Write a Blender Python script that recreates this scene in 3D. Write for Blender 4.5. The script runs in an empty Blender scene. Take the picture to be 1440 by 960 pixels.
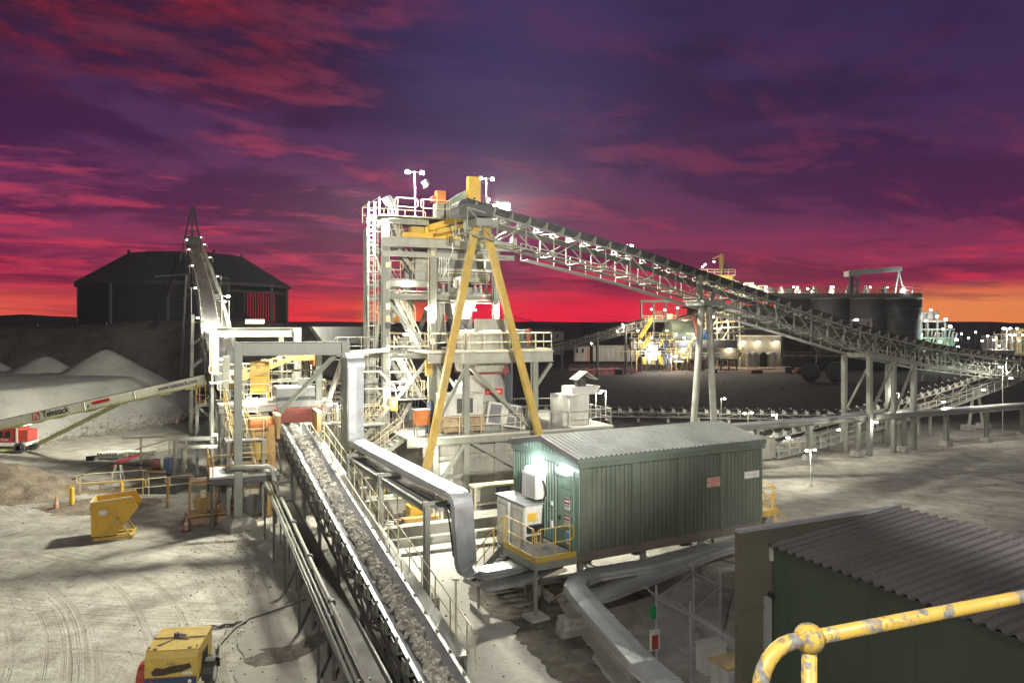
import bpy, math, random
from mathutils import Vector as V, Matrix
R = math.radians
random.seed(7)
scn = bpy.context.scene
COL = scn.collection
F = 1048.0; CX = 720.0; HY = 453.0; H = 10.2       # focal length in photo pixels, image centre, horizon row, eye height
A = V((-.418, .908, 0)); B = V((.908, .418, 0)); Z = V((0, 0, 1))   # the plant's own grid directions

def P(px, py, D): return V(((px-CX)/F*D, D, H-(py-HY)/F*D))
def G(px, py, z=0.0):
    D = (H-z)*F/(py-HY); return V(((px-CX)/F*D, D, z))
def PZ(px, D, z): return V(((px-CX)/F*D, D, z))
def gp(o, b, a, z=0): return V((o[0], o[1], 0)) + B*b + A*a + Z*z
def v3(p): return V((p[0], p[1], p[2]))

# ---------------------------------------------------------------- mesh builder
class MB:
    def __init__(s): s.v = []; s.f = []
    def add(s, vs, fs):
        n = len(s.v); s.v += [tuple(p) for p in vs]; s.f += [tuple(i+n for i in f) for f in fs]; return s
    def box(s, c, size, x=None, y=None, z=None):
        x = V((1, 0, 0)) if x is None else x.normalized(); z = V((0, 0, 1)) if z is None else z.normalized()
        y = z.cross(x) if y is None else y.normalized()
        hx, hy, hz = x*(size[0]/2), y*(size[1]/2), z*(size[2]/2); c = v3(c)
        vs = [c+hx*a+hy*b+hz*d for d in (-1, 1) for a, b in ((-1, -1), (1, -1), (1, 1), (-1, 1))]
        return s.add(vs, [(3, 2, 1, 0), (4, 5, 6, 7), (0, 1, 5, 4), (1, 2, 6, 5), (2, 3, 7, 6), (3, 0, 4, 7)])
    def gbox(s, o, b0, b1, a0, a1, z0, z1):           # a box on the plant grid
        return s.box(gp(o, (b0+b1)/2, (a0+a1)/2, (z0+z1)/2), (b1-b0, a1-a0, z1-z0), B, A)
    def bar(s, p, q, w, h=None, up=None):
        p, q = v3(p), v3(q); h = w if h is None else h; d = q-p; L = d.length
        if L < 1e-6: return s
        d.normalize(); up = V((0, 0, 1)) if up is None else up
        if abs(d.dot(up)) > .98: up = A if abs(d.dot(A)) < .9 else V((1, 0, 0))
        sd = d.cross(up).normalized(); u2 = sd.cross(d)
        return s.box((p+q)/2, (L, w, h), d, -sd, u2)
    def ib(s, p, q, h, w, t=.02, up=None):            # an I section
        p, q = v3(p), v3(q); d = (q-p).normalized(); up = V((0, 0, 1)) if up is None else up
        if abs(d.dot(up)) > .98: up = A
        sd = d.cross(up).normalized(); u2 = sd.cross(d)
        o = u2*(h/2-t/2)
        s.bar(p+o, q+o, w, t, u2); s.bar(p-o, q-o, w, t, u2); s.bar(p, q, t, h-2*t-.002, u2); return s
    def tube(s, pts, r, n=6, close=False, caps=True):
        pts = [v3(p) for p in pts]; m = len(pts); rings = []; pu = None
        for i, p in enumerate(pts):
            if close: d = pts[(i+1) % m]-pts[i-1]
            else: d = pts[min(i+1, m-1)]-pts[max(i-1, 0)]
            if d.length < 1e-9: d = V((0, 0, 1))
            d.normalize()
            if pu is None: pu = V((0, 0, 1)) if abs(d.z) < .9 else V((1, 0, 0))
            sd = d.cross(pu); 
            if sd.length < 1e-6: sd = d.cross(V((1, 0, 0)))
            sd.normalize(); pu = sd.cross(d)
            rr = r[i] if isinstance(r, (list, tuple)) else r
            rings.append([p+(sd*math.cos(t)+pu*math.sin(t))*rr for t in (2*math.pi*k/n for k in range(n))])
        vs = [q for g in rings for q in g]; fs = []
        for i in range(m if close else m-1):
            for k in range(n):
                a, b = i*n+k, i*n+(k+1) % n; j = (i+1) % m
                fs.append((a, b, j*n+(k+1) % n, j*n+k))
        if caps and not close: fs += [tuple(range(n))[::-1], tuple((m-1)*n+k for k in range(n))]
        return s.add(vs, fs)
    def cyl(s, p, q, r, n=12, r2=None): return s.tube([p, q], [r, r if r2 is None else r2], n)
    def prism(s, poly, vec):
        poly = [v3(p) for p in poly]; n = len(poly); vec = v3(vec)
        return s.add(poly+[p+vec for p in poly], [tuple(range(n))[::-1], tuple(range(n, 2*n))]+[(i, (i+1) % n, n+(i+1) % n, n+i) for i in range(n)])
    def quad(s, *p): return s.add(p, [tuple(range(len(p)))])
    def slab(s, pts, t):                              # polygon of finite thickness (downwards)
        return s.prism([v3(p)-Z*t for p in pts], Z*t)
    def lathe(s, c, prof, n=24, ax=None, ref=None):
        c = v3(c); ax = V((0, 0, 1)) if ax is None else ax.normalized()
        x = V((1, 0, 0)) if abs(ax.x) < .9 else V((0, 1, 0)); x = (x-ax*x.dot(ax)).normalized(); y = ax.cross(x)
        vs = []; m = len(prof)
        for r, z in prof:
            for k in range(n):
                t = 2*math.pi*k/n; vs.append(c+ax*z+(x*math.cos(t)+y*math.sin(t))*r)
        fs = [(i*n+k, i*n+(k+1) % n, (i+1)*n+(k+1) % n, (i+1)*n+k) for i in range(m-1) for k in range(n)]
        fs += [tuple(range(n))[::-1], tuple((m-1)*n+k for k in range(n))]
        return s.add(vs, fs)
    def sweep(s, pts, prof, up=None, closed=True, flatup=True):   # profile [(side, up)] along a path
        pts = [v3(p) for p in pts]; m = len(pts); n = len(prof); vs = []
        for i, p in enumerate(pts):
            d = (pts[min(i+1, m-1)]-pts[max(i-1, 0)]).normalized()
            u = V((0, 0, 1)) if up is None else (up[i] if isinstance(up, list) else up)
            sd = d.cross(u).normalized(); u2 = sd.cross(d)
            vs += [p+sd*a+u2*b for a, b in prof]
        fs = []
        for i in range(m-1):
            for k in range(n if closed else n-1):
                fs.append((i*n+k, i*n+(k+1) % n, (i+1)*n+(k+1) % n, (i+1)*n+k))
        if closed: fs += [tuple(range(n))[::-1], tuple((m-1)*n+k for k in range(n))]
        return s.add(vs, fs)
    def corr(s, o, u, ul, w, wl, nrm, pitch=.2, dep=.03, top=.25, bot=.45):   # ribbed sheet: ribs run along w
        u, w, nrm = u.normalized(), w.normalized(), nrm.normalized(); o = v3(o)
        xs = []; x = 0; sl = (1-top-bot)/2
        while x < ul-1e-6:
            for t, dd in ((0, 0), (bot, 0), (bot+sl, dep), (bot+sl+top, dep)):
                if x+t*pitch <= ul: xs.append((x+t*pitch, dd))
            x += pitch
        xs.append((ul, 0)); n = len(xs)
        vs = [o+u*a+nrm*b for a, b in xs]+[o+u*a+nrm*b+w*wl for a, b in xs]
        vs += [p-nrm*.012 for p in vs]
        fs = [(i, i+1, n+i+1, n+i) for i in range(n-1)]+[(2*n+i, 3*n+i, 3*n+i+1, 2*n+i+1) for i in range(n-1)]
        fs += [(i+1, i, 2*n+i, 2*n+i+1) for i in range(n-1)]+[(n+i, n+i+1, 3*n+i+1, 3*n+i) for i in range(n-1)]
        return s.add(vs, fs)
    def rail(s, pts, h=1.05, sp=1.5, r=.024, mid=True, toe=False, rnd=True):  # handrail standing on floor points
        pts = [v3(p) for p in pts]
        if rnd and len(pts) > 1:                      # rounded loop ends
            d0 = (pts[1]-pts[0]).normalized()*.12; d1 = (pts[-1]-pts[-2]).normalized()*.12
            s.tube([pts[0]+d0+Z*(h*.5), pts[0]+Z*(h*.58), pts[0]+Z*(h*.9), pts[0]+d0+Z*h], r, 5)
            s.tube([pts[-1]-d1+Z*(h*.5), pts[-1]+Z*(h*.58), pts[-1]+Z*(h*.9), pts[-1]-d1+Z*h], r, 5)
        for k in range(len(pts)-1):
            p, q = pts[k], pts[k+1]; L = (q-p).length; n = max(1, round(L/sp)); d = (q-p).normalized()
            a = p+d*.12 if rnd and k == 0 else p; b = q-d*.12 if rnd and k == len(pts)-2 else q
            s.tube([a+Z*h, b+Z*h], r, 5)
            if mid: s.tube([a+Z*h*.5, b+Z*h*.5], r*.85, 5)
            if toe: s.bar(p+Z*.06, q+Z*.06, .012, .1)
            for i in range(n+1):
                if i == n and k < len(pts)-2: continue
                t = (i+.0)/n; e = p.lerp(q, t)
                if rnd and i == 0 and k == 0: e = p+d*.16
                if rnd and i == n and k == len(pts)-2: e = q-d*.16
                s.tube([e, e+Z*h], r, 5)
        return s
    def stair(s, p, q, side, w, n=None):              # p top, q bottom, side = unit vector across
        p, q, side = v3(p), v3(q), side.normalized(); n = n or max(2, int(abs(p.z-q.z)/.2))
        for o in (-w/2, w/2): s.bar(p+side*o-Z*.1, q+side*o-Z*.05, .05, .24)
        d = (q-p); d.z = 0; d.normalize()
        for i in range(1, n): s.box(p.lerp(q, i/n), (.25, w-.06, .035), d, side)
        return s
    def srail(s, p, q, h=1.0, r=.024, n=3):           # sloping handrail
        p, q = v3(p), v3(q)
        s.tube([p+Z*h, q+Z*h], r, 5); s.tube([p+Z*h*.5, q+Z*h*.5], r*.85, 5)
        for i in range(n+1): e = p.lerp(q, i/n); s.tube([e, e+Z*h], r, 5)
        return s
    def build(s, name, m, parent=None, smooth=False, label=None, mats=None):
        me = bpy.data.meshes.new(name); o0 = V((0, 0, 0)); q = parent
        while q is not None: o0 = o0+q.location; q = q.parent
        me.from_pydata([(p[0]-o0.x, p[1]-o0.y, p[2]-o0.z) for p in s.v], [], s.f)
        me.materials.append(m)
        if smooth: me.polygons.foreach_set('use_smooth', [True]*len(me.polygons))
        o = bpy.data.objects.new(name, me); COL.objects.link(o)
        if parent is not None: o.parent = parent
        if label: o['label'] = label
        return o

def thing(name, label, cat, loc=(0, 0, 0), group=None):
    o = bpy.data.objects.new(name, None); COL.objects.link(o); o.location = v3(loc); o.empty_display_size = .3
    return tag(o, label, cat, group)
def tag(o, label, cat, group=None, kind=None):
    o['label'] = label; o['category'] = cat
    if group: o['group'] = group
    if kind: o['kind'] = kind
    return o
def struct(o): o['kind'] = 'structure'; return o
def kids(o): return [c for c in ALLKIDS.get(o.name, [])]
ALLKIDS = {}
def copy_tree(o, children, parent=None):
    c = o.copy(); COL.objects.link(c)
    if parent is not None: c.parent = parent
    for ch in children(o): copy_tree(ch, children, c)
    return c
def children(o): return list(o.children)
def duplicate(root, loc, rz, label, group=None):
    c = copy_tree(root, children); c.location = v3(loc); c.rotation_euler = (0, 0, rz); c['label'] = label
    if group: c['group'] = group
    return c

# ---------------------------------------------------------------- node helper and materials
class NT:
    def __init__(s, t): s.t = t
    def n(s, k, **kw):
        x = s.t.nodes.new(k)
        for a, b in kw.items(): setattr(x, a, b)
        return x
    def put(s, sock, v):
        if hasattr(v, 'node') and hasattr(v, 'is_output'): s.t.links.new(v, sock)
        elif hasattr(v, 'outputs'): s.t.links.new(v.outputs[0], sock)
        else: sock.default_value = v
    def m(s, op, a, b=0.0, c=0.0, clamp=False):
        x = s.n('ShaderNodeMath', operation=op, use_clamp=clamp)
        for i, q in enumerate((a, b, c)): s.put(x.inputs[i], q)
        return x.outputs[0]
    def mr(s, v, a, b, c=0.0, d=1.0, smooth=True):
        x = s.n('ShaderNodeMapRange', interpolation_type='SMOOTHSTEP' if smooth else 'LINEAR')
        for i, q in enumerate((v, a, b, c, d)): s.put(x.inputs[i], q)
        return x.outputs[0]
    def mix(s, f, a, b, mode='MIX'):
        x = s.n('ShaderNodeMix', data_type='RGBA', blend_type=mode)
        s.put(x.inputs[0], f); s.put(x.inputs[6], a if not isinstance(a, tuple) else (*a[:3], 1)); s.put(x.inputs[7], b if not isinstance(b, tuple) else (*b[:3], 1))
        return x.outputs[2]
    def ramp(s, v, stops, interp='LINEAR'):
        x = s.n('ShaderNodeValToRGB'); e = x.color_ramp; e.interpolation = interp
        while len(e.elements) < len(stops): e.elements.new(.5)
        for el, (p, c) in zip(e.elements, stops): el.position = p; el.color = (*c[:3], 1)
        s.put(x.inputs[0], v); return x.outputs[0]
    def noise(s, vec, scale, detail=4, rough=.55, dist=0.0, dim='3D'):
        x = s.n('ShaderNodeTexNoise', noise_dimensions=dim)
        if vec is not None: s.put(x.inputs['Vector'], vec)
        x.inputs['Scale'].default_value = scale; x.inputs['Detail'].default_value = detail
        x.inputs['Roughness'].default_value = rough; x.inputs['Distortion'].default_value = dist
        return x.outputs[0]
    def xyz(s, x, y, z):
        c = s.n('ShaderNodeCombineXYZ')
        for i, q in enumerate((x, y, z)): s.put(c.inputs[i], q)
        return c.outputs[0]

MATS = {}
def mat(name, col, rough=.6, metal=0.0, var=.25, scale=1.5, dirt=None, dirt_amt=.45, bump=.0, bscale=30, spec=.5, streak=False):
    """Painted or raw surface with blotchy tone, optional dirt or rust patches and a fine bump."""
    if name in MATS: return MATS[name]
    m = bpy.data.materials.new(name); m.use_nodes = True; MATS[name] = m
    t = NT(m.node_tree); b = m.node_tree.nodes['Principled BSDF']
    co = t.n('ShaderNodeNewGeometry').outputs['Position']
    n1 = t.noise(co, scale, 5, .6)
    k = t.mr(n1, .3, .7, 1-var, 1+var*.6, False)
    x = t.n('ShaderNodeVectorMath', operation='SCALE'); x.inputs[0].default_value = col[:3]; t.put(x.inputs['Scale'], k)
    c = x.outputs[0]
    if dirt:
        v = co
        if streak:
            mp = t.n('ShaderNodeMapping'); t.put(mp.inputs[0], co); mp.inputs['Scale'].default_value = (1, 1, .18); v = mp.outputs[0]
        n2 = t.noise(v, scale*2.6+.7, 6, .7, .3)
        c = t.mix(t.m('MULTIPLY', t.mr(n2, .48, .66), dirt_amt), c, dirt)
    t.put(b.inputs['Base Color'], c)
    t.put(b.inputs['Roughness'], t.mr(n1, .3, .7, max(.05, rough-.1), min(1, rough+.12), False))
    b.inputs['Metallic'].default_value = metal; b.inputs['Specular IOR Level'].default_value = spec
    if bump:
        bp = t.n('ShaderNodeBump'); bp.inputs['Strength'].default_value = bump; bp.inputs['Distance'].default_value = .02
        t.put(bp.inputs['Height'], t.noise(co, bscale, 4, .6)); t.put(b.inputs['Normal'], bp.outputs[0])
    return m
def emit(name, col, st):
    if name in MATS: return MATS[name]
    m = bpy.data.materials.new(name); m.use_nodes = True; MATS[name] = m
    b = m.node_tree.nodes['Principled BSDF']; b.inputs['Base Color'].default_value = (.8, .8, .8, 1)
    b.inputs['Emission Color'].default_value = (*col, 1); b.inputs['Emission Strength'].default_value = st
    m.cycles.emission_sampling = 'NONE'
    return m
DUST = (.30, .27, .22)
STEEL = mat('grey_green_steel', (.235, .25, .215), .55, 0, .22, .9, DUST, .55, streak=True)
PALE = mat('dusty_pale_steel', (.40, .40, .35), .6, 0, .22, 1.2, DUST, .5, streak=True)
DARKS = mat('dark_steel', (.07, .072, .07), .55, 0, .3, 1.2, (.16, .14, .12), .4)
GALV = mat('galvanised_sheet', (.46, .48, .50), .42, .55, .16, 1.4, (.36, .33, .28), .35, streak=True)
CREAM = mat('cream_handrail_paint', (.62, .55, .36), .5, 0, .12, 3, DUST, .35)
YEL = mat('safety_yellow_paint', (.66, .42, .05), .5, 0, .15, 2, (.33, .26, .14), .4)
YELD = mat('dusty_yellow_paint', (.48, .33, .07), .55, 0, .22, 1.2, (.30, .25, .16), .5, streak=True)
OCHRE = mat('rust_stained_ochre', (.42, .27, .10), .7, 0, .3, 1.3, (.16, .09, .045), .5, streak=True)
ORANGE = mat('orange_paint', (.62, .20, .045), .5, 0, .15, 2, DUST, .25)
RED = mat('red_paint', (.36, .045, .035), .55, 0, .2, 2, (.25, .18, .14), .35)
RUST = mat('dark_red_rusty_steel', (.20, .055, .04), .75, 0, .35, 1.5, (.10, .05, .03), .5)
RUBBER = mat('belt_rubber', (.045, .045, .048), .7, 0, .3, 2, (.20, .185, .16), .4)
BELTTOP = mat('dusty_belt_rubber', (.17, .175, .19), .38, 0, .2, .9, (.32, .30, .27), .45)
BLACK = mat('black_plastic', (.02, .02, .022), .5, 0, .3, 3)
CONC = mat('concrete', (.31, .30, .265), .85, 0, .25, .7, (.18, .165, .14), .5, .25, 14, streak=True)
CONCP = mat('pale_concrete', (.38, .37, .34), .85, 0, .2, 1.3, (.22, .20, .17), .4, .2, 18)
WHITE = mat('white_paint', (.72, .72, .68), .5, 0, .1, 2, DUST, .25)
WHITED = mat('dusty_white_paint', (.6, .6, .55), .55, 0, .15, 1.5, (.34, .31, .26), .45, streak=True)
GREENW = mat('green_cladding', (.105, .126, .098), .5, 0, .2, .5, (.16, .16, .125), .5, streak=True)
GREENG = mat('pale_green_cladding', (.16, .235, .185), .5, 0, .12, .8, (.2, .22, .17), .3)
ROOFG = mat('pale_silver_roofing', (.50, .53, .51), .38, .3, .15, .8, (.34, .33, .29), .4, streak=True)
ROOFD = mat('dark_roofing', (.125, .116, .117), .38, .15, .2, .9, (.14, .13, .125), .35)
TAUPE = mat('brown_panel', (.10, .092, .072), .6, 0, .12, .8, (.13, .12, .10), .4, streak=True)
DKGREEN = mat('dark_green_panel', (.050, .068, .050), .55, 0, .15, .35, (.075, .082, .064), .5, streak=True)
GRAT = mat('galvanised_grating', (.36, .36, .34), .5, .3, .2, 2)
BLUE = mat('blue_paint', (.05, .065, .125), .5, 0, .2, 2)
TANK = mat('weathered_tank_steel', (.16, .16, .165), .6, 0, .3, .12, (.10, .085, .08), .4, streak=True)
DUSTY = mat('dust_covered_top', (.5, .48, .43), .95, 0, .2, 2)
PINK = mat('pale_pink_sign', (.5, .34, .30), .6, 0, .1, 3)
LAMP = emit('lit_lamp_lens', (1, .97, .9), 40)
LAMPW = emit('warm_lit_lamp_lens', (1, .80, .5), 25)
LAMPC = emit('cool_lit_lamp_lens', (.88, .94, 1), 60)
LAMPG = emit('green_lit_lamp_lens', (.05, 1, .25), 4)
TXTB = mat('black_lettering', (.015, .015, .015), .6, 0, .05)
TXTR = mat('red_lettering', (.55, .03, .03), .5, 0, .05)
TXTW = mat('white_lettering', (.75, .75, .75), .5, 0, .05)

def text(s, loc, xd, up, size, m, parent, name='lettering', bold=0.0, depth=.004, align='CENTER'):
    c = bpy.data.curves.new(name, 'FONT'); c.body = s; c.size = size; c.align_x = align; c.align_y = 'CENTER'; c.extrude = depth; c.offset = bold
    o = bpy.data.objects.new('glyphs', c); COL.objects.link(o); bpy.context.view_layer.update()
    me = bpy.data.meshes.new_from_object(o.evaluated_get(bpy.context.evaluated_depsgraph_get())); bpy.data.objects.remove(o)
    me.materials.clear(); me.materials.append(m); o = bpy.data.objects.new(name, me); COL.objects.link(o)
    xd = xd.normalized(); up = (up-xd*up.dot(xd)).normalized(); n = xd.cross(up)
    M = Matrix((xd, up, n)).transposed().to_4x4(); loc = v3(loc); q = parent
    while q is not None: loc = loc-q.location; q = q.parent
    M.translation = loc; o.matrix_local = M
    if parent is not None: o.parent = parent; o.matrix_local = M
    return o

# ---------------------------------------------------------------- lamps
LIGHTS = 0
def point(loc, w, col=(1, .93, .78), r=.12, name='lamp_light', parent=None):
    l = bpy.data.lights.new(name, 'POINT'); l.energy = w; l.color = col; l.shadow_soft_size = r
    o = bpy.data.objects.new(name, l); COL.objects.link(o); o.location = v3(loc)
    if parent is not None: o.location = v3(loc)-parent.location; o.parent = parent
    return o
def spot(loc, to, w, ang=120, col=(1, .95, .84), r=.2, blend=.6, parent=None, name='lamp_light'):
    l = bpy.data.lights.new(name, 'SPOT'); l.energy = w; l.color = col; l.shadow_soft_size = r; l.spot_size = R(ang); l.spot_blend = blend
    o = bpy.data.objects.new(name, l); COL.objects.link(o)
    o.rotation_euler = (v3(to)-v3(loc)).to_track_quat('-Z', 'Y').to_euler(); o.location = v3(loc)
    if parent is not None: o.location = v3(loc)-parent.location; o.parent = parent
    return o
LG = 'site area lights on poles'
def pole_light(head, base_z, label, w=400, col=(1, .96, .80), arms=(1,), ax=None, sz=1.0, m=None, pm=None, r=.035):
    """A lamp on a post: post, short arm and a flat lit head per entry in arms (sign = side it reaches to)."""
    head = v3(head); base = V((head.x, head.y, base_z)); ax = B if ax is None else ax
    t = thing('pole_light', label, 'light', base, LG)
    MB().tube([base, head+Z*.05], r*sz, 8).build('pole', pm or PALE, t)
    MB().box(base+Z*.03, (.22*sz, .22*sz, .05)).build('base_plate', pm or PALE, t)
    for s in arms:
        e = head+ax*(.42*s*sz)
        a = MB().tube([head, e], .025*sz, 6).build('arm', pm or PALE, t)
        h = MB().prism([e+ax*(.13*sz*math.cos(q))+A*(.11*sz*math.sin(q))+Z*.02 for q in (2*math.pi*k/10 for k in range(10))], Z*.09*sz).build('lamp_head', pm or PALE, t)
        MB().prism([e+ax*(.12*sz*math.cos(q))+A*(.10*sz*math.sin(q))-Z*.09*sz for q in (2*math.pi*k/10 for k in range(10))], Z*.105*sz).build('lens', m or LAMP, h)
    if w: point(head+ax*(.42*arms[0]*sz)-Z*.22, w, col, .1, parent=t)
    return t
def flood(loc, to, label, w=4000, ang=130, sz=.5, col=(1, .97, .79), m=None, group='floodlights on the tower', rad=None):
    """A floodlight: yoke, finned housing and a lit lens facing its target."""
    loc, to = v3(loc), v3(to); d = (to-loc).normalized(); sd = d.cross(Z).normalized(); up = sd.cross(d)
    t = thing('floodlight', label, 'light', loc, group)
    h = MB().prism([loc+sd*(a*sz*.5)+up*(b*sz*.36) for a, b in ((-1, -1), (1, -1), (1, 1), (-1, 1))], d*-(sz*.28))
    for k in range(5): h.box(loc-d*(sz*.34)+sd*((k-2)*sz*.18), (.012, sz*.12, sz*.5), sd, d, up)
    h.build('housing', DARKS, t)
    MB().prism([loc+d*.004+sd*(a*sz*.44)+up*(b*sz*.30) for a, b in ((-1, -1), (1, -1), (1, 1), (-1, 1))], d*.03).build('lens', m or LAMPC, t)
    y = MB(); 
    for a in (-1, 1): y.bar(loc-d*(sz*.14)+sd*(a*sz*.54), loc-d*(sz*.14)+sd*(a*sz*.54)-Z*(sz*.6), .03, .05)
    y.bar(loc-d*(sz*.14)-sd*(sz*.56)-Z*(sz*.6), loc-d*(sz*.14)+sd*(sz*.56)-Z*(sz*.6), .05, .03); y.build('yoke', DARKS, t)
    if w: spot(loc+d*.12, to, w, ang, col, rad or sz*.4, parent=t)
    return t
# ================================================================ camera, sky
cam = bpy.data.cameras.new('camera'); co = bpy.data.objects.new('camera', cam); COL.objects.link(co); scn.camera = co
co.location = (0, 0, H); co.rotation_euler = (R(90), 0, 0)
cam.sensor_width = 36; cam.lens = F/1440*36; cam.shift_y = -27/1440; cam.clip_start = .1; cam.clip_end = 20000
scn.view_settings.view_transform = 'Standard'; scn.view_settings.look = 'None'; scn.view_settings.gamma = 1
scn.view_settings.exposure = 0; scn.view_settings.use_curve_mapping = False
scn.cycles.use_denoising = True; scn.cycles.max_bounces = 5; scn.cycles.diffuse_bounces = 2; scn.cycles.glossy_bounces = 2
scn.cycles.sample_clamp_indirect = 3; scn.cycles.use_light_tree = True; scn.cycles.caustics_reflective = False; scn.cycles.caustics_refractive = False

w = bpy.data.worlds.new('World'); scn.world = w; w.use_nodes = True
t = NT(w.node_tree); bg = w.node_tree.nodes['Background']
tc = t.n('ShaderNodeTexCoord'); sp = t.n('ShaderNodeSeparateXYZ'); t.put(sp.inputs[0], tc.outputs['Generated'])
x, y, z = sp.outputs
hor = t.m('SQRT', t.m('ADD', t.m('MULTIPLY', x, x), t.m('MULTIPLY', y, y)))
tz = t.m('DIVIDE', z, t.m('MAXIMUM', hor, .02))
az = t.m('ARCTAN2', x, y)
sx, cy_ = t.m('SINE', az), t.m('COSINE', az)
k = t.m('DIVIDE', 1.0, t.m('ADD', t.m('MAXIMUM', tz, 0.0), .085))
# cloud layers seen in perspective: a flat sheet of cloud overhead, streaked across the view
pu = t.m('MULTIPLY', sx, k); pv = t.m('MULTIPLY', cy_, k)
vec = t.xyz(t.m('ADD', t.m('MULTIPLY', pu, .75), t.m('MULTIPLY', pv, .10)), t.m('ADD', t.m('MULTIPLY', pv, 1.0), t.m('MULTIPLY', pu, -.22)), 3.7)
n1 = t.noise(vec, .75, 9, .60, .5)
n2 = t.noise(t.xyz(t.m('MULTIPLY', pu, 1.15), t.m('ADD', t.m('MULTIPLY', pv, 1.45), t.m('MULTIPLY', pu, -.55)), 9.1), 1.25, 12, .66, .35)
n5 = t.noise(t.xyz(t.m('MULTIPLY', pu, 1.6), t.m('ADD', t.m('MULTIPLY', pv, 1.5), t.m('MULTIPLY', pu, -.3)), 4.4), 1.5, 12, .62, .2)
n3 = t.noise(t.xyz(t.m('MULTIPLY', az, 2.2), t.m('ADD', t.m('MULTIPLY', tz, 26.0), t.m('MULTIPLY', az, 1.2)), 1.3), 1.7, 8, .62, .5)  # thin layers low down
e = t.m('MULTIPLY', t.m('MAXIMUM', tz, 0.0), 2.0, clamp=True)     # 0..1 over elevations 0..27 degrees
gap = t.ramp(e, [(0, (.46, .014, .05)), (.05, (.46, .024, .070)), (.13, (.33, .032, .092)), (.26, (.19, .031, .098)), (.45, (.085, .027, .094)), (.68, (.058, .027, .10)), (.88, (.038, .021, .080)), (1, (.028, .018, .066))])
dark = t.ramp(e, [(0, (.26, .008, .03)), (.08, (.16, .014, .05)), (.2, (.095, .013, .06)), (.4, (.052, .012, .058)), (.7, (.022, .009, .042)), (1, (.014, .008, .034))])
lit = t.ramp(e, [(0, (.80, .03, .05)), (.06, (.66, .03, .06)), (.16, (.58, .038, .09)), (.35, (.38, .045, .105)), (.6, (.22, .035, .08)), (1, (.20, .026, .055))])
mlit = t.mr(n2, .49, .64); mdark = t.mr(n1, .45, .56)
leftish = t.mr(sx, -.5, .5, 1.0, .5, True)
c = t.mix(t.m('MULTIPLY', mdark, .85), gap, dark)
c = t.mix(t.m('MULTIPLY', t.m('MULTIPLY', mlit, leftish), .85), c, lit)
# red mass of cloud, upper left
redm = t.m('MULTIPLY', t.m('MULTIPLY', t.mr(sx, -.18, -.42), t.mr(tz, .24, .36)), t.mr(n5, .44, .56))
c = t.mix(t.m('MULTIPLY', t.m('MULTIPLY', t.mr(sx, -.1, -.5), t.mr(tz, .2, .4)), .55), c, (.060, .014, .036))
c = t.mix(t.m('MULTIPLY', redm, .9), c, t.mix(t.mr(n5, .5, .68), (.15, .014, .034), (.33, .028, .045)))
# the upper right is darker and bluer
c = t.mix(t.m('MULTIPLY', t.m('MULTIPLY', t.mr(sx, .05, .45), t.mr(tz, .16, .38)), .72), c, t.mix(t.mr(n1, .42, .6), (.040, .024, .090), (.020, .013, .050)))
c = t.mix(t.m('MULTIPLY', t.m('MULTIPLY', t.mr(az, -.28, .0), t.mr(az, .28, .06)), t.m('MULTIPLY', t.mr(tz, .14, .32), .72)), c, (.055, .034, .125))
dm = t.m('MULTIPLY', t.mr(sx, -.25, .35), t.m('MULTIPLY', t.mr(tz, .05, .14), .38))
c = t.mix(dm, c, (.045, .018, .065))
# low layers
low = t.mr(tz, .02, .13, 1.0, 0.0)
c = t.mix(t.m('MULTIPLY', t.m('MULTIPLY', low, t.mr(n3, .42, .60)), .75), c, (.17, .014, .045))
c = t.mix(t.m('MULTIPLY', t.m('MULTIPLY', low, t.mr(n3, .50, .36)), .75), c, (.72, .028, .06))
# afterglow band on the horizon; its colour changes along the skyline
glow = t.ramp(t.mr(az, -.65, .65, 0, 1, False), [(0, (.90, .15, .08)), (.14, (.86, .06, .06)), (.26, (.86, .016, .045)), (.34, (.90, .06, .04)), (.375, (.96, .42, .06)), (.405, (.92, .12, .04)), (.45, (.90, .010, .045)), (.62, (.88, .014, .055)), (.78, (.92, .10, .06)), (.88, (.96, .30, .08)), (1, (.82, .28, .12))])
c = t.mix(t.m('MULTIPLY', t.mr(tz, .008, .052, 1.0, 0.0), t.mr(n3, .68, .46, .40, 1.0)), c, glow)
# the orange of the right-hand skyline reaches higher
rt = t.m('MULTIPLY', t.mr(az, .47, .54), t.mr(tz, .012, .052, 1.0, 0.0))
c = t.mix(t.m('MULTIPLY', rt, t.mr(n3, .66, .40, .1, .95)), c, (.90, .25, .07))
# away from the sunset the sky is dusky blue
front = t.mr(y, -.15, .55)
c = t.mix(front, (.040, .041, .055), c)
c = t.mix(t.mr(z, .42, .75), c, (.042, .042, .058))
c = t.mix(t.mr(z, -.02, -.001, 1.0, 0.0), c, (.01, .008, .01))
t.put(bg.inputs[0], c); bg.inputs[1].default_value = 1.0

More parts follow.
